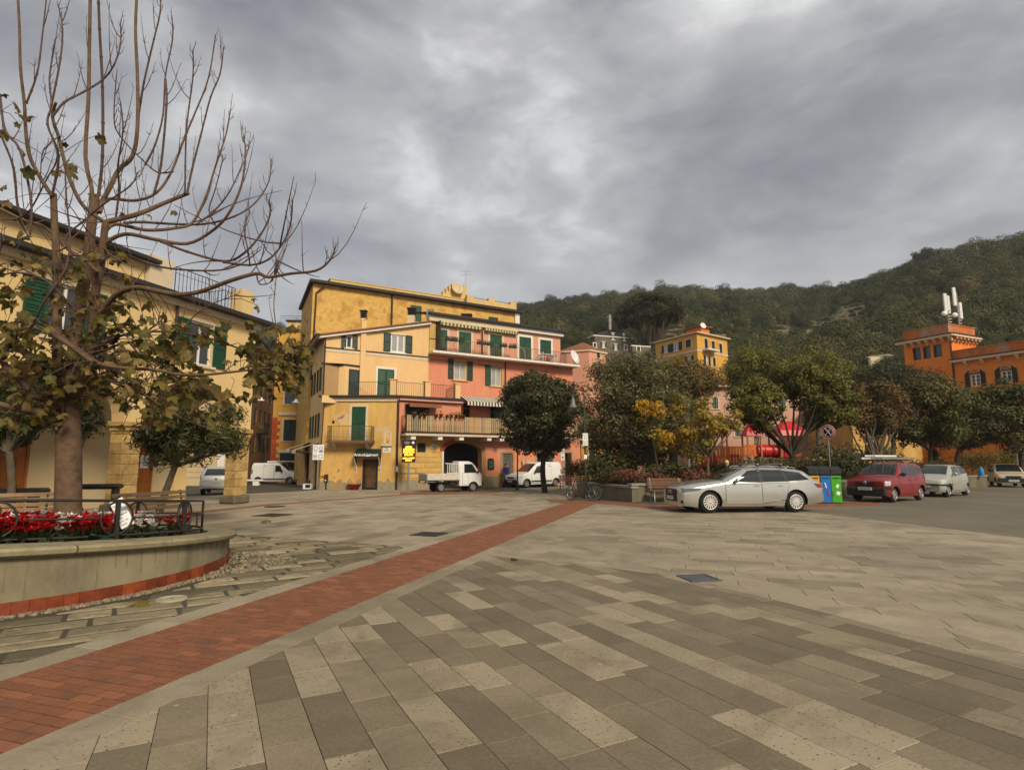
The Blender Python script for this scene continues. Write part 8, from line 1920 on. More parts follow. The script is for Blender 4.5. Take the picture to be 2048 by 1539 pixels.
m = MB(); m.lathe((-.03, 0, .74), [(.06, 0), (.06, .012), (.04, .02)], n=14, ax=(-1, 0, 0)); obj('badge', m, M_chrome, pa, local=True)
m = MB()
for x in (1.75, 2.75):
 m.tube([(x, -.66, 1.47), (x, -.62, 1.62), (x, .62, 1.62), (x, .66, 1.47)], .02, n=6)
obj('roof_rack', m, M_trim, pa, local=True); place(pa, S, (1789.5, 1004.4), None, -1, (.83, .56), 1.03)
def on_car(c, name, label, build, m_, cat):
 b = MB(); build(b); Mc = Matrix.Translation(c.location) @ c.rotation_euler.to_matrix().to_4x4() @ Matrix.Scale(c.scale[0], 4)
 b.v = [tuple(Mc @ Vector(v)) for v in b.v]; cc = sum((Vector(v) for v in b.v), Vector()) / len(b.v); o = obj(name, b, m_, None, loc=cc); return tag(o, label, cat)
def ladder(b, y, z, w_, x0, x1):
 for s in (-1, 1): b.box(((x0 + x1) / 2, y + s * w_ / 2, z), (x1 - x0, .03, .07))
 for i in range(9): b.tube([(x0 + .15 + i * (x1 - x0 - .3) / 8, y - w_ / 2, z), (x0 + .15 + i * (x1 - x0 - .3) / 8, y + w_ / 2, z)], .014, n=5)
on_car(pa, 'ladder', 'long aluminium ladder lying flat on the roof rack of the red car', lambda b: ladder(b, -.22, 1.68, .36, .55, 3.5), M_steel, 'ladder')
on_car(pa, 'step_ladder', 'folded aluminium step ladder stacked on the right of the red car roof rack', lambda b: (ladder(b, .28, 1.68, .4, .9, 3.2), ladder(b, .26, 1.78, .36, 1.1, 3.0)), M_wframe, 'ladder')
P_sil2 = paint('greenish_silver_paint', (.42, .41, .34), .35, .38)
S = dict(L=3.43, paint=P_sil2, boxy=3.0, tumble=.3, top=[(0, .60), (.05, .72), (.3, .84), (.62, .96), (.72, 1.0), (1.1, 1.22), (1.38, 1.36), (1.7, 1.415), (2.5, 1.41), (2.9, 1.36), (3.1, 1.25), (3.3, 1.0), (3.4, .85), (3.43, .7)], belt=[(0, .58), (.7, .88), (3.0, .96), (3.43, .8)], hw=[(0, .60), (.06, .70), (.25, .78), (.6, .81), (2.9, .815), (3.25, .74), (3.43, .62)], bot=[(0, .24), (.5, .2), (3.0, .2), (3.43, .3)],
 wheels=[(.58, .275), (2.93, .275)], track=1.45, tw=.17, spokes=6, spw=.32, windows=[((1.10, .95), (2.05, .97), (1.98, 1.32), (1.45, 1.30)), ((2.14, .98), (2.98, 1.03), (2.78, 1.28), (2.07, 1.32))], doors=[((.92, .3), (2.08, .3), (2.08, .92), (.92, .90))], ws=(.72, 1.42, .66, .54), rw=(3.3, 3.05, .5, .46), mirror=(1.12, .98),
 heads=[((.05, .62), (.24, .66), (.26, .80), (.09, .76))], tails=[((3.3, .7), (3.42, .72), (3.36, .92), (3.2, .92))], moulds=[((.0, .50), (.9, .50), (.9, .57), (.0, .57))], boxes=[('grille', (-.008, 0, .42), (.03, .5, .10), M_trim, .01), ('bumper_strip', (.02, 0, .535), (.09, 1.20, .07), M_trim, .02), ('fog_lamp', (.03, -.5, .40), (.05, .12, .1), M_amber, .02), ('fog_lamp', (.03, .5, .40), (.05, .12, .1), M_amber, .02)])
tw = car('silver_hatchback', 'small rounded greenish silver hatchback parked behind the red car', S); plate(tw, S, -.03, .46, 'CD 417 RW'); place(tw, S, (1897.8, 993.7), None, -1, (.81, .59), 1.03)
P_bei = paint('beige_paint', (.50, .42, .30), 0, .45)
S = dict(L=3.4, paint=P_bei, boxy=5, tumble=.22, top=[(0, .70), (.03, .76), (.5, .86), (.85, .92), (1.35, 1.36), (1.6, 1.42), (2.9, 1.42), (3.25, 1.1), (3.4, .85)], belt=[(0, .68), (.9, .86), (3.4, .85)], hw=[(0, .72), (.05, .745), (.3, .76), (3.2, .76), (3.4, .72)], bot=[(0, .25), (3.4, .3)],
 wheels=[(.62, .275), (2.8, .275)], track=1.33, tw=.16, spokes=4, spw=.4, windows=[((1.1, .92), (2.0, .92), (2.0, 1.33), (1.45, 1.33)), ((2.08, .92), (3.0, .94), (2.8, 1.33), (2.08, 1.33))], doors=[((.95, .3), (2.04, .3), (2.04, .88), (.95, .86))], ws=(.88, 1.36, .62, .54), mirror=(1.15, .95), mirm=M_trim,
 boxes=[('grille', (-.012, 0, .62), (.03, .70, .14), M_trim, .01), ('headlight', (-.012, -.50, .62), (.03, .24, .14), M_lamp, .01), ('headlight', (-.012, .50, .62), (.03, .24, .14), M_lamp, .01), ('indicator', (.0, -.68, .62), (.08, .12, .14), M_amber, .01), ('indicator', (.0, .68, .62), (.08, .12, .14), M_amber, .01), ('bumper', (-.02, 0, .43), (.14, 1.5, .22), M_trim, .03)])
be = car('beige_hatchback', 'boxy old beige hatchback cut off by the right edge', S); plate(be, S, -.10, .40, 'MS 288 114'); place(be, S, (1996, 973), None, 1, (.50, .87), 1.02)
P_wh = paint('white_paint', (.72, .71, .68))
def van(name, label, top, windows, doors, grp='parked cars and vans', **kw):
 S = dict(L=4.14, paint=P_wh, boxy=6, tumble=.12, top=top, belt=[(0, .72), (1.1, .95), (4.14, 1.0)], hw=[(0, .66), (.06, .76), (.25, .83), (.7, .86), (3.9, .86), (4.14, .80)], bot=[(0, .26), (.5, .22), (3.6, .24), (4.14, .32)], wheels=[(.82, .30), (3.50, .30)], track=1.52, tw=.18, spokes=7, spw=.2, rimm=M_steel, windows=windows, doors=doors, hm=M_trim,
  ws=(1.0, 1.78, .70, .62), mirror=(1.5, 1.05), mirm=M_trim, heads=[((.02, .68), (.36, .74), (.40, .88), (.06, .80))], tails=[((4.0, .9), (4.12, .9), (4.12, 1.25), (4.0, 1.25))], moulds=[((1.18, .40), (3.12, .40), (3.12, .50), (1.18, .50))],
  boxes=[('bumper', (.03, 0, .42), (.20, 1.56, .30), M_trim, .05), ('grille', (-.01, 0, .70), (.04, .7, .10), M_trim, .02), ('bumper', (4.12, 0, .48), (.12, 1.6, .2), M_trim, .04)]); S.update(kw); return car(name, label, S, grp, 'van'), S
vt, S = van('white_van', 'white panel van with dark bumper parked behind the clipped round tree', [(0, .78), (.04, .84), (.4, .95), (.95, 1.08), (1.1, 1.14), (1.55, 1.5), (1.8, 1.68), (2.1, 1.78), (2.6, 1.80), (4.0, 1.79), (4.1, 1.70), (4.14, 1.2)], [((1.42, 1.02), (2.16, 1.02), (2.16, 1.52), (1.80, 1.50))], [((1.2, .34), (2.22, .34), (2.22, .98), (1.2, .96)), ((2.26, .36), (3.1, .36), (3.1, 1.62), (2.26, 1.62))])
plate(vt, S, -.08, .46, 'EK 731 VN'); place(vt, S, (1053, 975.2), None, -1, (.80, .60), 1.03)
dt_, S = van('delivery_van', 'white delivery van with a small roof cooler at the mouth of the alley', [(0, .80), (.05, .90), (.4, 1.02), (.85, 1.12), (1.0, 1.18), (1.5, 1.58), (1.75, 1.76), (2.0, 1.84), (4.0, 1.85), (4.1, 1.75), (4.14, 1.2)], [((1.42, 1.08), (2.10, 1.08), (2.10, 1.62), (1.70, 1.60))], [((1.2, .34), (2.16, .34), (2.16, 1.04), (1.2, 1.02)), ((2.2, .36), (3.1, .36), (3.1, 1.66), (2.2, 1.66))])
m = MB(); m.box((2.5, 0, 1.93), (.9, 1.0, .16), bev=.04); obj('roof_cooler', m, P_wh, dt_, local=True); place(dt_, S, (579, 967.5), None, 1, (-1, -.06), 1.05)
P_wsil = paint('pale_silver_paint', (.58, .57, .55), .3, .35)
S = dict(L=3.75, paint=P_wsil, boxy=4, tumble=.26, top=[(0, .70), (.05, .80), (.5, .95), (.95, 1.05), (1.5, 1.4), (1.8, 1.5), (2.6, 1.51), (3.2, 1.46), (3.4, 1.38), (3.62, 1.1), (3.7, .98), (3.75, .8)], belt=[(0, .66), (.9, .92), (3.4, 1.0), (3.75, .9)], hw=[(0, .62), (.2, .80), (.6, .845), (3.2, .845), (3.55, .80), (3.7, .74), (3.75, .70)], bot=[(0, .25), (3.3, .24), (3.75, .34)], wheels=[(.72, .295), (3.18, .295)], track=1.46, tw=.18, spokes=7, spw=.2, windows=[((1.4, 1.0), (2.1, 1.0), (2.1, 1.40), (1.7, 1.38)), ((2.18, 1.0), (2.95, 1.03), (2.85, 1.38), (2.18, 1.40))], doors=[((1.1, .32), (2.14, .32), (2.14, .95), (1.1, .93))],
 ws=(.97, 1.6, .68, .58), rw=(3.66, 3.40, .60, .50), mirror=(1.3, 1.0), tails=[((3.48, .86), (3.70, .84), (3.60, 1.06), (3.40, 1.10))], boxes=[('bumper', (3.70, 0, .52), (.16, 1.5, .26), P_wsil, .06), ('badge', (3.765, 0, .86), (.02, .12, .07), M_chrome, .01), ('bumper_skirt', (3.70, 0, .34), (.1, 1.3, .14), M_trim, .03)])
ya = car('pale_hatchback', 'pale silver hatchback seen from behind through the arcade', S); plate(ya, S, 3.80, .70, 'DL 360 CX', face=1)
pr_ = ground(430, 989.5); d = Vector((.36, -.933)); p = Vector((pr_.x, pr_.y)) - d * 3.72; ya.location = (p.x, p.y, gz(pr_.x, pr_.y)); ya.rotation_euler = (0, 0, math.atan2(d.y, d.x))
S = dict(L=1.55, paint=P_wh, boxy=5, tumble=.14, top=[(0, 1.02), (.03, 1.08), (.12, 1.16), (.45, 1.62), (.62, 1.78), (.8, 1.84), (1.5, 1.84), (1.55, 1.75)], belt=[(0, .98), (.3, 1.08), (1.55, 1.1)], hw=[(0, .58), (.05, .66), (.2, .70), (1.5, .70), (1.55, .68)], bot=[(0, .36), (1.55, .36)], wheels=[(.62, .27), (2.72, .27)], track=1.26, tw=.16, spokes=8, spw=.25, rimm=M_steel, gap=.07, windows=[((.36, 1.14), (1.22, 1.14), (1.20, 1.66), (.66, 1.66))], doors=[((.98, .42), (1.34, .42), (1.34, 1.12), (.98, 1.12))], ws=(.11, .66, .60, .54), rw=None, mirror=(.34, 1.16), mirm=M_trim,
 boxes=[('headlight', (.0, -.44, .80), (.05, .2, .14), M_lamp, .02), ('headlight', (.0, .44, .80), (.05, .2, .14), M_lamp, .02), ('bumper', (-.01, 0, .50), (.12, 1.36, .2), M_trim, .03), ('chassis', (2.3, 0, .50), (1.9, .55, .12), M_trim, .02), ('fuel_tank', (1.95, .42, .50), (.4, .3, .24), M_trim, .05)])
S.pop('rw'); po = car('pickup_truck', 'small white pickup truck with a drop side bed in front of the archway', S, cat='truck')
M_bed = mat('worn_white_bed', (.58, .54, .45), .55, var=.15, scale=5); M_bedg = mat('grey_bed_board', (.36, .33, .26), .6, var=.2, scale=5)
m = MB(); m.box((2.6, 0, .70), (2.05, 1.44, .05)); bd = obj('bed', m, M_trim, po, local=True)
for nm, c, sz_ in (('side_board', (2.6, -.73, .90), (2.05, .035, .36)), ('side_board', (2.6, .73, .90), (2.05, .035, .36)), ('tail_board', (3.635, 0, .90), (.035, 1.40, .36)), ('front_board', (1.56, 0, .90), (.035, 1.40, .36))):
 m = MB(); m.box(c, sz_)
 for k in (-.09, .03, .13): m.box((c[0], c[1], c[2] + k), (sz_[0] + (.012 if sz_[0] < .1 else -.05), sz_[1] + (.012 if sz_[1] < .1 else -.05), .035))
 obj(nm, m, M_bedg if nm == 'tail_board' else M_bed, bd, local=True)
m = MB()
for x in np.linspace(1.64, 2.34, 7): m.tube([(x, .68, 1.06), (x, .68, 1.66)], .022, n=5)
m.tube([(1.58, .68, 1.66), (2.5, .68, 1.70)], .026, n=6); m.tube([(1.60, .68, 1.12), (2.4, .68, 1.12)], .022, n=6); m.tube([(1.6, -.66, 1.08), (1.6, -.66, 1.66), (1.6, .68, 1.66)], .022, n=5); obj('headboard_rack', m, M_wframe, po, local=True)
for y in (-.55, .55):
 m = MB(); m.box((3.66, y, .60), (.05, .30, .12), bev=.02); obj('tail_light', m, M_tail, po, local=True)
 m = MB(); m.box((2.72, y * 1.16, .60), (.70, .12, .04)); m.box((2.36, y * 1.2, .5), (.03, .12, .2)); obj('mudguard', m, M_trim, po, local=True)
m = MB(); m.box((3.66, 0, .52), (.03, 1.35, .05)); obj('rear_bar', m, M_bed, po, local=True)
place(po, S, (945.7, 982.3), None, 1, (-.87, -.49), 1.04)
on_car(po, 'spare_tyre', 'black tyre standing upright in the bed behind the pickup cab', lambda b: b.lathe((1.95, .1, 1.02), [(.16, -.07), (.26, -.08), (.28, 0), (.26, .08), (.16, .07)], n=18, ax=(.9, .3, 0)), M_tyre, 'tyre')
# === street furniture, playground, people
def tb(p, q, r=.02, n=6): m = MB(); m.tube([p, q], r, n=n); return m
def post(t, p, h, r=.03, m=None): p = Vector(p); obj('post', tb(p - Vector((0, 0, .1)), p + Vector((0, 0, h)), r, 8), m or M_postg, t)
def bench(label, p, rz, Lb, wood, metal=None, h=.45):
 t = thing('bench', p, label, 'bench', None, rz);
 for i in range(4): m = MB(); m.box((0, -.18 + i * .115, h), (Lb, .09, .03), bev=.006); obj('seat_slat', m, wood, t, local=True)
 for i in range(4): m = MB(); m.box((0, .25 + i * .03, h + .13 + i * .105), (Lb, .025, .085), bev=.006); obj('back_slat', m, wood, t, local=True)
 for x in (-Lb * .42, Lb * .42):
  m = MB(); m.tube([(x, -.2, 0), (x, -.2, h - .02), (x, .2, h - .03), (x, .36, h + .5)], .022, n=6); m.tube([(x, .2, h - .03), (x, .28, 0)], .022, n=6); obj('leg_frame', m, metal or M_steel, t, local=True)
 return t
bench('brown slatted wooden bench against the concrete wall, left of the silver estate car', ground(1336, 1003), .12, 1.5, M_woodd)
bench('dark wooden bench at the left end of the planted island behind the round tree', ground(1140, 979), -.1, 1.5, M_woodd, M_iron)
p = at(325, 1010, 13.0); p.z = 0; bench('pale slatted bench seen through the planter railing between the arcade pillars', p, SD.y - .15 + .5, 1.9, M_wood, M_iron)
p = at(5, 1010, 12.2); p.z = 0; bench('pale slatted bench at the left edge behind the planter', p, 1.25 - .6, 1.7, M_wood, M_iron)
def table(label, p, rz, Lb):
 t = thing('table', p, label, 'table', None, rz); m = MB(); m.box((0, 0, .95), (Lb, .55, .13), bev=.05); obj('tabletop', m, M_black, t, local=True)
 for x in (-Lb * .4, Lb * .4): m = MB(); m.box((x, 0, .44), (.08, .4, .88)); obj('leg', m, M_black, t, local=True)
p = at(-30, 970, 12.9); p.z = 0; table('black topped counter table at the left edge under the arcade', p, .3, 2.3)
p = at(190, 975, 15.5); p.z = 0; table('black topped counter table beside the bending man', p, .3, 1.2)
def crook(label, px, py, h, side, Y=None):
 b = ground(px, py); t = thing('street_lamp', b, label, 'street lamp'); m = MB(); m.tube([b, b + Vector((0, 0, .5))], .075, n=10); m.lathe(b, [(.13, 0), (.11, .08), (.06, .14)], n=10)
 pts = [b + Vector((0, 0, .5)), b + Vector((0, 0, h))] + [b + Vector((side * .27 * (1 - math.cos(a)), 0, h + .32 * math.sin(a))) for a in [math.pi * i / 8 for i in range(1, 9)]]
 m.tube(pts, [.05, .038] + [.022] * 8, n=8); obj('post', m, M_postg, t); e = pts[-1]; m = MB(); m.lathe(e - Vector((0, 0, .5)), [(.21, -.04), (.20, .0), (.13, .08), (.10, .22), (.10, .30), (.04, .38), (.03, .5)], n=16); obj('lamp_shade', m, mat('lamp_grey', (.16, .165, .16), .5, metal=.3), t)
 m = MB(); m.lathe(e - Vector((0, 0, .55)), [(.12, 0), (.16, .02)], n=12); obj('lens', m, M_white, t); return t, b
lt, lb = crook('crook necked street lamp with a bell shade in front of the trees by the bicycle', 1172, 996, 4.75, -1)
crook('dark street lamp post left of the round clipped tree', 1035, 979, 3.9, 1)
def board(name, label, p, w_, h_, z, post_h, rows_, cat='sign', m=M_paper, pr=.03, edge=None):
 t = thing(name, p, label, cat); p = Vector(p)
 if post_h: post(t, p, post_h, pr, M_steel)
 b = MB(); b.box(p + Vector((0, -.05, z)), (w_, .025, h_), bev=.004); bd_ = obj('board', b, m, t); return t, bd_, Matrix.Translation(p + Vector((0, -.064, z))) @ Matrix(((1, 0, 0, 0), (0, 0, -1, 0), (0, 1, 0, 0), (0, 0, 0, 1)))
t, bd_, Mb = board('parking_sign', 'white information sign on the street lamp by the bicycle', lb + Vector((0, -.06, 0)), .25, .58, (1000 - 885) / F * lb.y, 0, 0)
m = MB(); text_mb(m, 'P 0-24', Mb @ Matrix.Translation((0, .19, 0)), .08); text_mb(m, 'PERMESSO', Mb @ Matrix.Translation((0, -.10, 0)), .045); text_mb(m, 'RESIDENTI', Mb @ Matrix.Translation((0, -.2, 0)), .045); m.ring(Mb @ Vector((0, .06, 0)), (0, 1, 0), .05, .008, n=14, m=4); obj('print', m, M_ink, bd_)
m = MB(); m.box(lb + Vector((0, -.07, (1000 - 919) / F * lb.y)), (.13, .01, .2)); tag(obj('paper_notice', m, M_paper, None), 'small white paper taped to the street lamp below its sign', 'notice')
p = at(634, 975, 38.6); p.z = gz(p.x, p.y); t, bd_, Mb = board('traffic_sign', 'white board with four round traffic signs at the alley corner', p, .74, 1.0, 2.5, 2.1, 0); blue = MB(); m = MB(); k = MB()
for i, (x, y) in enumerate(((-.18, .27), (.18, .27), (-.2, -.27), (.16, -.27))): m.ring(Mb @ Vector((x, y, 0)), (0, 1, 0), .125, .014, n=20, m=4)
for i, (x, y, s) in enumerate(((.18, .27, 'kg'), (.18, .02, 'ZTL'))): text_mb(k, s, Mb @ Matrix.Translation((x, y, 0)), .11)
k.box(Mb @ Vector((-.2, -.27, 0)), (.13, .01, .06)); k.box(Mb @ Vector((-.18, .05, 0)), (.24, .008, .03)); blue.box(Mb @ Vector((.18, .06, -.001)), (.26, .008, .08)); obj('red_ring', m, mat('sign_ring', (.10, .02, .03), .5), bd_); obj('print', k, M_ink, bd_); obj('blue_panel', blue, M_blue, bd_)
p = ground(816, 981); z0 = (980 - 902.5) / F * p.y; t, bd_, Mb = board('message_sign', 'dark electronic message sign with glowing yellow letters left of the archway', p, .90, 1.42, z0, z0 - .6, 0, m=mat('led_panel', (.035, .010, .012), .4), pr=.06)
m = MB();
for i, s in enumerate(('AREA', 'CENTRO', 'POSTI IN', 'SALITA')): text_mb(m, s, Mb @ Matrix.Translation((0, .26 - i * .165, .002)), .185, bold=.008)
for i, s in enumerate(('AREA OVEST', 'LIBERA')): text_mb(m, s, Mb @ Matrix.Translation((0, -.46 - i * .135, .002)), .14, bold=.006)
obj('glowing_text', m, emat('led_yellow', (1.0, .52, .03), 1.3), bd_); m = MB()
for i, s in enumerate(('COMUNE DI', 'MONTEROSSO', 'AL MARE')): text_mb(m, s, Mb @ Matrix.Translation((-.12, .60 - i * .07, .002)), .062)
m.lathe(Mb @ Vector((.27, .54, 0)), [(.1, 0), (.1, .006)], n=16, ax=(0, -1, 0)); obj('heading', m, M_paper, bd_)
p = ground(1126, 977); t, bd_, Mb = board('round_sign_post', 'post with two white boards behind the white van', p, .24, .85, 2.35, 2.9, 0); m = MB(); m.ring(Mb @ Vector((0, .15, 0)), (0, 1, 0), .08, .018, n=16, m=4); m.lathe(Mb @ Vector((0, -.22, 0)), [(.06, 0), (.06, .006)], n=12, ax=(0, -1, 0)); obj('print', m, M_ink, bd_)
p = sz(1658, 25.6, .5); t = thing('no_stopping_sign', p, 'round red no stopping sign on a thin post above the recycling bins', 'sign'); zc = at(1655, 863, 25.6).z; post(t, p, zc - p.z + .3, .024, M_steel); c = Vector((p.x, p.y - .04, zc)); ax = Vector((-.80, -.6, 0)).normalized(); sx_ = Vector((0, 0, 1)).cross(ax).normalized()
m = MB(); m.lathe(c, [(.305, 0), (.305, .02)], n=28, ax=ax); dk = obj('disc', m, M_red, t); m = MB(); m.ring(c + ax * .02, ax, .298, .008, n=28, m=4); m.ring(c + ax * .02, ax, .215, .010, n=24, m=4)
for s in (-1, 1): m.tube([c + ax * .024 + (sx_ * s - Vector((0, 0, 1.25))) * .13, c + ax * .024 + (-sx_ * s + Vector((0, 0, 1.25))) * .13], .012, n=4);
obj('white_marks', m, M_paper, dk); m = MB(); m.lathe(c + ax * .02, [(.205, 0), (.205, .003)], n=24, ax=ax); obj('inner_disc', m, mat('sign_dark', (.05, .012, .03), .5), dk)
p = ground(2040, 965); t = thing('edge_on_sign', p, 'tall grey sign post seen edge on above the beige car', 'sign'); post(t, p, 4.0, .04, M_steel); m = MB(); m.box(p + Vector((0, -.05, 3.2)), (.10, .5, 1.1), bev=.01); obj('board', m, M_lead, t)
for i, (px, col, lab) in enumerate(((1632, (.62, .30, .01), 'yellow'), (1654, (.015, .14, .42), 'blue'), (1675, (.055, .33, .015), 'green'))):
 b = at(px, 1005, 22.6); b.z = 0; t = thing('recycling_bin', b, 'tall recycling bin with a %s front and black lid behind the silver estate car' % lab, 'bin', 'recycling bins'); w_ = .42
 m = MB(); m.box(b + Vector((0, .32, .55)), (w_, .6, 1.08)); obj('carcass', m, M_black, t)
 m = MB(); m.box(b + Vector((0, 0, .54)), (w_ - .03, .03, 1.02), bev=.008); fr = obj('front_panel', m, mat('bin_' + lab, col, .4, var=.06), t)
 m = MB(); x0, x1 = b.x - w_ / 2 - .01, b.x + w_ / 2 + .01; v = [(x, b.y + y, z) for x in (x0, x1) for y, z in ((-.02, 1.12), (-.02, 1.3), (.18, 1.42), (.62, 1.42), (.62, 1.12))]; m.add(v, [(0, 1, 2, 3, 4), (9, 8, 7, 6, 5)] + [(j, 5 + j, 5 + (j + 1) % 5, (j + 1) % 5) for j in range(5)]); obj('lid', m, M_trim, t)
 Mb = Matrix.Translation(b + Vector((0, -.017, .54))) @ Matrix(((1, 0, 0, 0), (0, 0, -1, 0), (0, 1, 0, 0), (0, 0, 0, 1))); m = MB(); m.box(Mb @ Vector((0, .42, .0)), (.27, .006, .05)); text_mb(m, ('PLASTICA', 'VETRO', 'CARTA')[i], Mb @ Matrix.Translation((-.15, -.2, .002)) @ Matrix.Rotation(math.pi / 2, 4, 'Z'), .07); obj('slot_and_print', m, M_ink, fr)
 m = MB(); Rr = Matrix.Rotation(.4, 4, 'Y')
 if i == 1: m.tube([Mb @ Vector((-.05, .25, 0)), Mb @ Vector((.0, .05, 0))], .028, n=6); m.tube([Mb @ Vector((.06, -.22, 0)), Mb @ Vector((.09, -.08, 0))], .035, n=6, mi=1)
 if i == 2: m.box(Mb @ Vector((.04, .12, 0)), (.1, .008, .13), M=Rr); m.box(Mb @ Vector((.05, -.15, 0)), (.14, .008, .13), M=Rr)
 if i: obj('picture', m, [M_paper, mat('magenta_print', (.5, .02, .18), .5)], fr)
bw = ground(1190, 1001.5); fw_ = ground(1153, 996); d = (fw_ - bw); d.z = 0; ln = 1.02; d.normalize(); bx = thing('bicycle', bw, 'black bicycle leaning against the street lamp and the concrete wall', 'bicycle', None, 2.75)
def wheel(c, ax, nm, m_):
 r = .33; m = MB(); m.ring(c, ax, r - .02, .02, n=30, m=6); w_ = obj(nm, m, M_tyre, bx, local=True); m = MB(); m.ring(c, ax, r - .045, .011, n=30, m=5); a = Vector(ax).normalized(); x = a.orthogonal().normalized(); y = a.cross(x); m.lathe(Vector(c) - a * .04, [(.025, 0), (.025, .08)], n=8, ax=a)
 for i in range(14): q = 2 * math.pi * i / 14; m.tube([Vector(c), Vector(c) + (x * math.cos(q) + y * math.sin(q)) * (r - .05)], .003, n=3, cap=False)
 obj('rim', m, M_chrome, w_, local=True)
wheel((0, 0, .33), (.12, 1, .1), 'wheel', 0); wheel((ln, .05, .33), (.75, 1, .12), 'wheel', 0)
m = MB(); bb, st, hd, fk = (.44, .02, .30), (.30, .05, .82), (.84, .05, .86), (ln, .05, .33)
for a, b in (((0, 0, .33), bb), ((0, 0, .33), (.33, .05, .72)), (bb, st), (bb, (.85, .05, .70)), ((.33, .05, .72), hd), (hd, fk)): m.tube([a, b], .018, n=6)
obj('frame', m, M_black, bx, local=True); m = MB(); m.box((.27, .05, .86), (.26, .14, .05), bev=.02); obj('saddle', m, M_black, bx, local=True)
m = MB(); m.tube([hd, (.82, .06, 1.0)], .014, n=6); m.tube([(.72, -.24, 1.02), (.84, -.1, 1.0), (.84, .22, 1.0), (.72, .35, 1.02)], .013, n=6); obj('handlebar', m, M_chrome, bx, local=True)
m = MB(); m.ring(bb, (0, 1, .1), .09, .01, n=18, m=4); m.tube([(.44, -.1, .3), (.52, -.1, .16)], .012, n=5); m.box((.54, -.14, .15), (.1, .09, .02)); m.ring((0, 0, .33), (.12, 1, .1), .37, .012, n=30, m=4); obj('crank_and_mudguard', m, M_black, bx, local=True)
PY = 36.0; M_or = mat('orange_board', (.70, .17, .010), .5, var=.1); M_pr = mat('play_red', (.52, .012, .012), .4, var=.1); M_pw = mat('play_post_wood', (.36, .22, .10), .75, var=.2)
pb = gp(1500, PY); pb.z += .4; pg = thing('playground_tower', pb, 'playground climbing frame with red roofs, orange panels and a red tunnel', 'playground')
def pp(px, py, dY=0): return at(px, py, PY + dY)
m = MB(); a, b = pp(1512, 901), pp(1582, 903); rad = .40; m.tube([a, b], rad, n=20)
for i in range(6): q = a.lerp(b, i / 5); m.ring(q, b - a, rad, .03, n=20, m=5)
obj('tunnel', m, M_pr, pg)
for px0, px1, yt, yb in ((1422, 1450, 852, 873), (1488, 1517, 846, 872), (1546, 1603, 842, 872)):
 m = MB(); c = pp((px0 + px1) / 2, yb); hw_ = (px1 - px0) / 2 / F * PY; hh = (yb - yt) / F * PY
 for s in (0, 1):
  z0, z1, k0, k1 = ((0, hh * .35, 1.1, .95), (hh * .35, hh, .95, .2))[s]
  v = [c + Vector((sx * hw_ * k, sy * hw_ * k, z)) for k, z in ((k0, z0), (k1, z1)) for sx, sy in ((-1, -1), (1, -1), (1, 1), (-1, 1))]; m.add(v, [(3, 2, 1, 0), (4, 5, 6, 7)] + [(j, (j + 1) % 4, 4 + (j + 1) % 4, 4 + j) for j in range(4)])
 obj('play_roof', m, M_pr, pg)
 for sx in (-1, 1):
  for sy in (-1, 1): q = c + Vector((sx * hw_ * .9, sy * hw_ * .9, 0)); obj('post', tb(Vector((q.x, q.y, pb.z)), q, .06), M_pw, pg)
for px0, px1, y0, y1, mm in ((1432, 1462, 912, 932, 0), (1434, 1490, 892, 914, 0), (1493, 1512, 889, 912, 0), (1586, 1602, 889, 912, 0), (1402, 1430, 905, 932, 1), (1462, 1478, 908, 934, 1), (1563, 1586, 880, 914, 1)):
 a, b = pp(px0, y1, -.6), pp(px1, y0, -.6); n = max(3, int((b.x - a.x) / .16))
 for i in range(n): m = MB(); x = a.x + (i + .5) * (b.x - a.x) / n; m.box((x, a.y, (a.z + b.z) / 2), ((b.x - a.x) / n * .82, .04, b.z - a.z), bev=.01); obj('panel_board', m, (M_or, M_pr)[mm], pg)
 m = MB();
 for z in (a.z + .06, b.z - .06): m.box(((a.x + b.x) / 2, a.y + .05, z), (b.x - a.x + .1, .05, .07))
 obj('panel_rail', m, (M_or, M_pr)[mm], pg)
sl = MB(); v0 = [pp(1398, 910, -1), pp(1412, 905, -1)]; sl.tube([pp(1410, 905, -.8), pp(1408, 925, -1.2), pp(1395, 955, -2.0)], .28, n=14); obj('slide_tube', sl, M_pr, pg)
t = thing('wooden_fence', sz(1480, 31), 'pale wooden post and rail fence in front of the playground', 'fence'); fx = [1480, 1499, 1520, 1540, 1560, 1580, 1612, 1640, 1668]
for i, x in enumerate(fx):
 q = sz(x, 31.5 + i * .1); m = MB(); m.box(q + Vector((0, 0, .62)), (.13, .13, 1.3), bev=.02); obj('post', m, M_pw, t)
 if i:
  for z in (.7, 1.1): obj('rail', tb(pq_ + Vector((0, 0, z)), q + Vector((0, 0, z)), .045), M_pw, t)
 pq_ = q
def small(name, label, cat, m_, f, loc): mb = MB(); f(mb, Vector(loc)); tag(obj(name, mb, m_, None, loc=Vector(loc)), label, cat)
q = gp(517, 47); small('stone_bench', 'low stone bench in front of the delivery van in the alley mouth', 'bench', M_white, lambda m, p: (m.box(p + Vector((-.4, 0, .42)), (1.9, .45, .12), bev=.02), m.box(p + Vector((.0, 0, .18)), (.5, .4, .36), bev=.02)), q)
q = gp(619, 40.5); small('crate', 'white crate with dark bottles at the foot of the alley corner', 'crate', [M_paper, M_black], lambda m, p: (m.box(p + Vector((0, 0, .18)), (.55, .4, .36), bev=.01), m.box(p + Vector((.06, -.205, .2)), (.34, .02, .22), mi=1), m.lathe(p + Vector((.1, 0, .36)), [(.05, 0), (.05, .2), (.02, .28)], n=8, mi=1)), q)
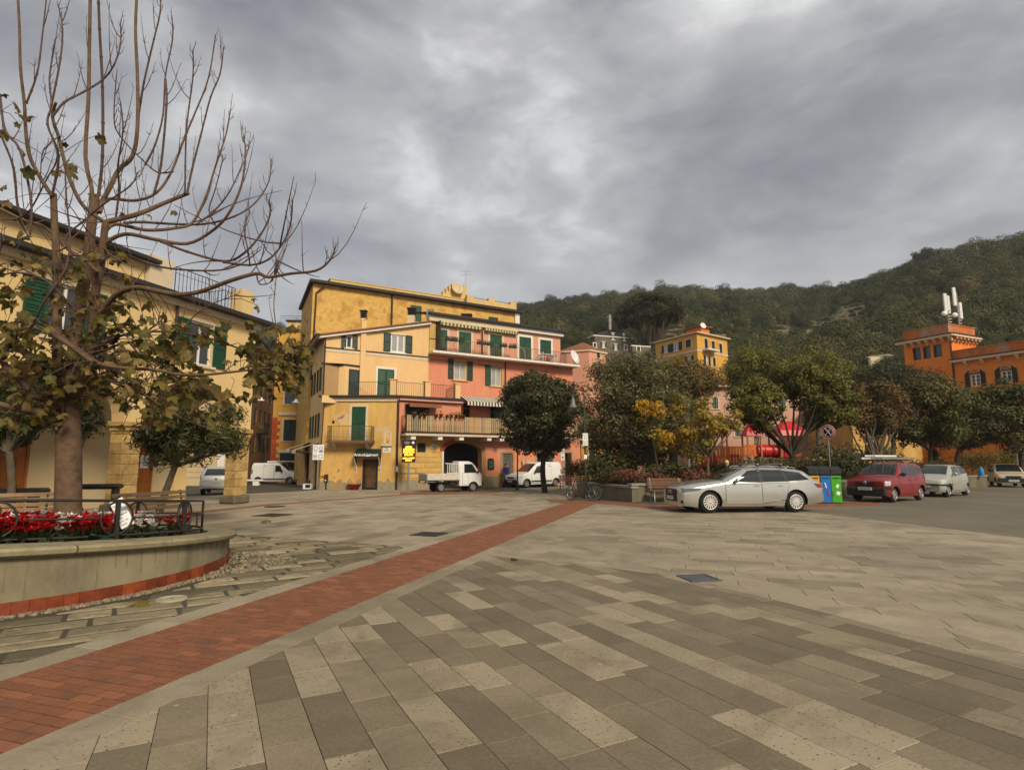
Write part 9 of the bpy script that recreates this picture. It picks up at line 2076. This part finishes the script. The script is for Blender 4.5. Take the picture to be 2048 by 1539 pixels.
for i, (x, w_) in enumerate(((1046, .3), (1055, .55))):
 a_ = Wp.px(x, 940)[0]; q = Wp.P(a_, zfl + .05, .25 + .1 * i); small('wooden_board', ('narrow', 'wide')[i] + ' pale wooden board leaning on the pink wall behind the white van', 'board', mat('pale_board', (.48, .33, .17), .8, var=.2), lambda m, p: m.box(p + Vector((0, 0, 1.0)), (w_, .04, 2.0), M=Matrix.Rotation(ang, 4, 'Z') @ Matrix.Rotation(-.1, 4, 'X')), q)
q = at(1963, 951, 36.2); small('water_canister', 'blue canister standing on the far end of the island wall', 'canister', mat('canister_blue', (.02, .22, .48), .4), lambda m, p: m.lathe(p, [(.14, 0), (.15, .05), (.15, .38), (.1, .46), (.05, .5), (.05, .58)], n=14), q)
def pendant(px, py, Y, lab):
 p = at(px, py, Y); t = thing('hanging_lamp', p, lab, 'lamp'); m = MB(); m.lathe(p, [(.30, -.06), (.28, .02), (.12, .10), (.08, .26)], n=14); obj('lamp_shade', m, M_wframe, t); m = MB(); m.tube([p + Vector((-2.6, .4, .5)), p + Vector((0, 0, .28)), p + Vector((2.6, -.4, .6))], .012, n=4); obj('cable', m, M_black, t)
pendant(522, 800, 47, 'white hanging lamp strung across the alley mouth, left one'); pendant(592, 804, 46, 'white hanging lamp strung across the alley, in front of the yellow quoined house')
W_ = Wall((at(330, 900, 47).x, 47), (1, .0)); t = thing('cream_street_house', W_.P(0, -.3), 'cream banded house front seen through the arcade behind the pale hatchback', 'house'); L_ = W_.px(498, 900)[0]; m = MB(); dr = (L_ * .62, -.6, L_ * .72, 2.6); wall_sheet(m, W_, 0, -1, L_, 8, [dr]); obj('wall', m, P_inner, t); dark_pane(t, W_, dr, .15, 'door', M_white)
for i in range(9): m = MB(); wbox(m, W_, 0, .3 + i * .42, dr[0] - .1, .66 + i * .42, 0, .035, bev=.01); obj('band', m, P_inner, t)
SK = mat('skin', (.42, .24, .16), .6, var=.05)
def person(label, loc, rz, cols, hair, J=None, sc=1.0):
 """one continuous body grown round a posed skeleton (facing -Y)"""
 j = dict(pel=(0, 0, .95), wai=(0, .0, 1.12), che=(0, .01, 1.33), nec=(0, 0, 1.48), hea=(0, -.02, 1.57), top=(0, -.03, 1.69), nos=(0, -.115, 1.585))
 for s, n in ((1, 'L'), (-1, 'R')): j.update({'sh' + n: (s * .185, 0, 1.42), 'el' + n: (s * .25, .03, 1.14), 'wr' + n: (s * .26, -.06, .90), 'pa' + n: (s * .26, -.09, .83), 'hi' + n: (s * .09, 0, .90), 'kn' + n: (s * .10, -.02, .50), 'an' + n: (s * .10, .02, .09), 'to' + n: (s * .11, -.15, .035)})
 j.update(J or {}); rad = dict(pel=.145, wai=.13, che=.155, nec=.058, hea=.088, top=.075, nos=.018, sh=.078, el=.052, wr=.036, pa=.036, hi=.10, kn=.065, an=.048, to=.036)
 names = list(j); ix = {n: i for i, n in enumerate(names)}; E = [('pel', 'wai', 0), ('wai', 'che', 0), ('che', 'nec', 0), ('nec', 'hea', 2), ('hea', 'top', 2), ('hea', 'nos', 2)]
 for n in 'LR': E += [('che', 'sh' + n, 0), ('sh' + n, 'el' + n, 0), ('el' + n, 'wr' + n, 0), ('wr' + n, 'pa' + n, 2), ('pel', 'hi' + n, 1), ('hi' + n, 'kn' + n, 1), ('kn' + n, 'an' + n, 1), ('an' + n, 'to' + n, 3)]
 pts = [Vector(j[n]) for n in names]; rr_ = [rad.get(n, rad.get(n[:2], .05)) for n in names]; ed = [(ix[a], ix[b]) for a, b, _ in E]; seg = [(pts[ix[a]], pts[ix[b]], c) for a, b, c in E]
 for n in 'LR':
  w0, p0 = Vector(j['wr' + n]), Vector(j['pa' + n]); d = (p0 - w0).normalized(); sx_ = d.orthogonal().normalized()
  for k in range(5):
   o = sx_ * (.034 * (k - 2) / 2); L1 = (.05, .075, .085, .08, .06)[k]; a = p0 + o * .9 + d * (.02 if k else -.02); b = a + d * L1 * .55 + o * (.8 if k == 0 else .1); c = b + d * L1 * .45 + Vector((0, -.012, 0))
   i0 = len(pts); pts += [a, b, c]; rr_ += [.011, .010, .008]; ed += [(ix['pa' + n], i0), (i0, i0 + 1), (i0 + 1, i0 + 2)]; seg.append((a, c, 2))
 me = bpy.data.meshes.new('body'); me.from_pydata([tuple(p) for p in pts], ed, []); o = bpy.data.objects.new('body', me); COL.objects.link(o); o.modifiers.new('skin', 'SKIN'); o.modifiers.new('sub', 'SUBSURF').levels = 2
 for i, v in enumerate(me.skin_vertices[0].data): v.radius = (rr_[i], rr_[i] * (.75 if names[i:i + 1] and names[i] in ('pel', 'wai', 'che') else 1)); v.use_root = (i == 0)
 dg = bpy.context.evaluated_depsgraph_get(); bm_ = bpy.data.meshes.new_from_object(o.evaluated_get(dg)); bpy.data.objects.remove(o)
 bm_.materials.clear(); [bm_.materials.append(c) for c in cols]
 def dist(p, a, b): ab = b - a; t_ = max(0, min(1, (p - a).dot(ab) / max(ab.length_squared, 1e-9))); return (p - a - ab * t_).length
 for f in bm_.polygons: c = f.center.copy(); f.material_index = min(seg, key=lambda s: dist(c, s[0], s[1]))[2]; f.use_smooth = True
 t = thing('person', loc, label, 'person', None, rz); t.scale = (sc,) * 3; obj('body', bm_, cols, t, local=True)
 m = MB(); h, tp = Vector(j['hea']), Vector(j['top']); fw2 = (Vector(j['nos']) - h).normalized(); up2 = (tp - h).normalized(); m.blob(h.lerp(tp, .62) - fw2 * .028 + up2 * .012, (.098, .102, .10), n=12, m=8); obj('hair', m, hair, t, local=True)
 sd3 = up2.cross(fw2)
 for s in (-1, 1): m = MB(); m.blob(h + fw2 * .082 + up2 * .03 + sd3 * s * .032, (.012, .010, .010), n=6, m=4); obj('eye', m, M_ink, t, local=True)
 return t
CL_ = lambda n, c: mat(n, c, .85, var=.15, scale=8)
person('person in a black and blue jacket walking past the grey door of the pink house', ground(1012, 974), .5, [CL_('blue_jacket', (.012, .015, .13)), CL_('olive_trousers', (.06, .05, .03)), SK, M_black], CL_('dark_hair', (.02, .013, .01)), dict(knL=(.10, -.14, .52), anL=(.10, -.16, .10), toL=(.11, -.33, .05), knR=(-.1, .04, .5), anR=(-.1, .22, .12), toR=(-.11, .08, .035), elL=(.24, .12, 1.15), elR=(-.24, -.06, 1.14), wrR=(-.22, -.2, .95), paR=(-.21, -.25, .9)))
person('person in dark clothes bending forward behind the middle arcade pillar', (at(222, 985, 19.4).x, 19.4, 0), 1.7, [CL_('black_jacket', (.008, .008, .010)), CL_('blue_jeans', (.03, .04, .07)), SK, M_black], CL_('dark_hair', (.02, .013, .01)), dict(wai=(0, -.05, 1.14), che=(0, -.24, 1.34), nec=(0, -.40, 1.42), hea=(0, -.48, 1.38), top=(0, -.59, 1.34), nos=(0, -.51, 1.27), shL=(.19, -.30, 1.38), shR=(-.19, -.30, 1.38), elL=(.23, -.36, 1.09), elR=(-.23, -.36, 1.09), wrL=(.18, -.50, .88), wrR=(-.18, -.50, .88), paL=(.17, -.54, .82), paR=(-.17, -.54, .82)), 1.05)
q = sz(1452, 26.2, 0); person('blond person in a dark coat standing behind the silver estate car', q, 1.2, [CL_('dark_coat', (.02, .018, .02)), CL_('dark_trousers', (.02, .02, .025)), SK, M_black], CL_('blond_hair', (.62, .45, .24)), None, .97)
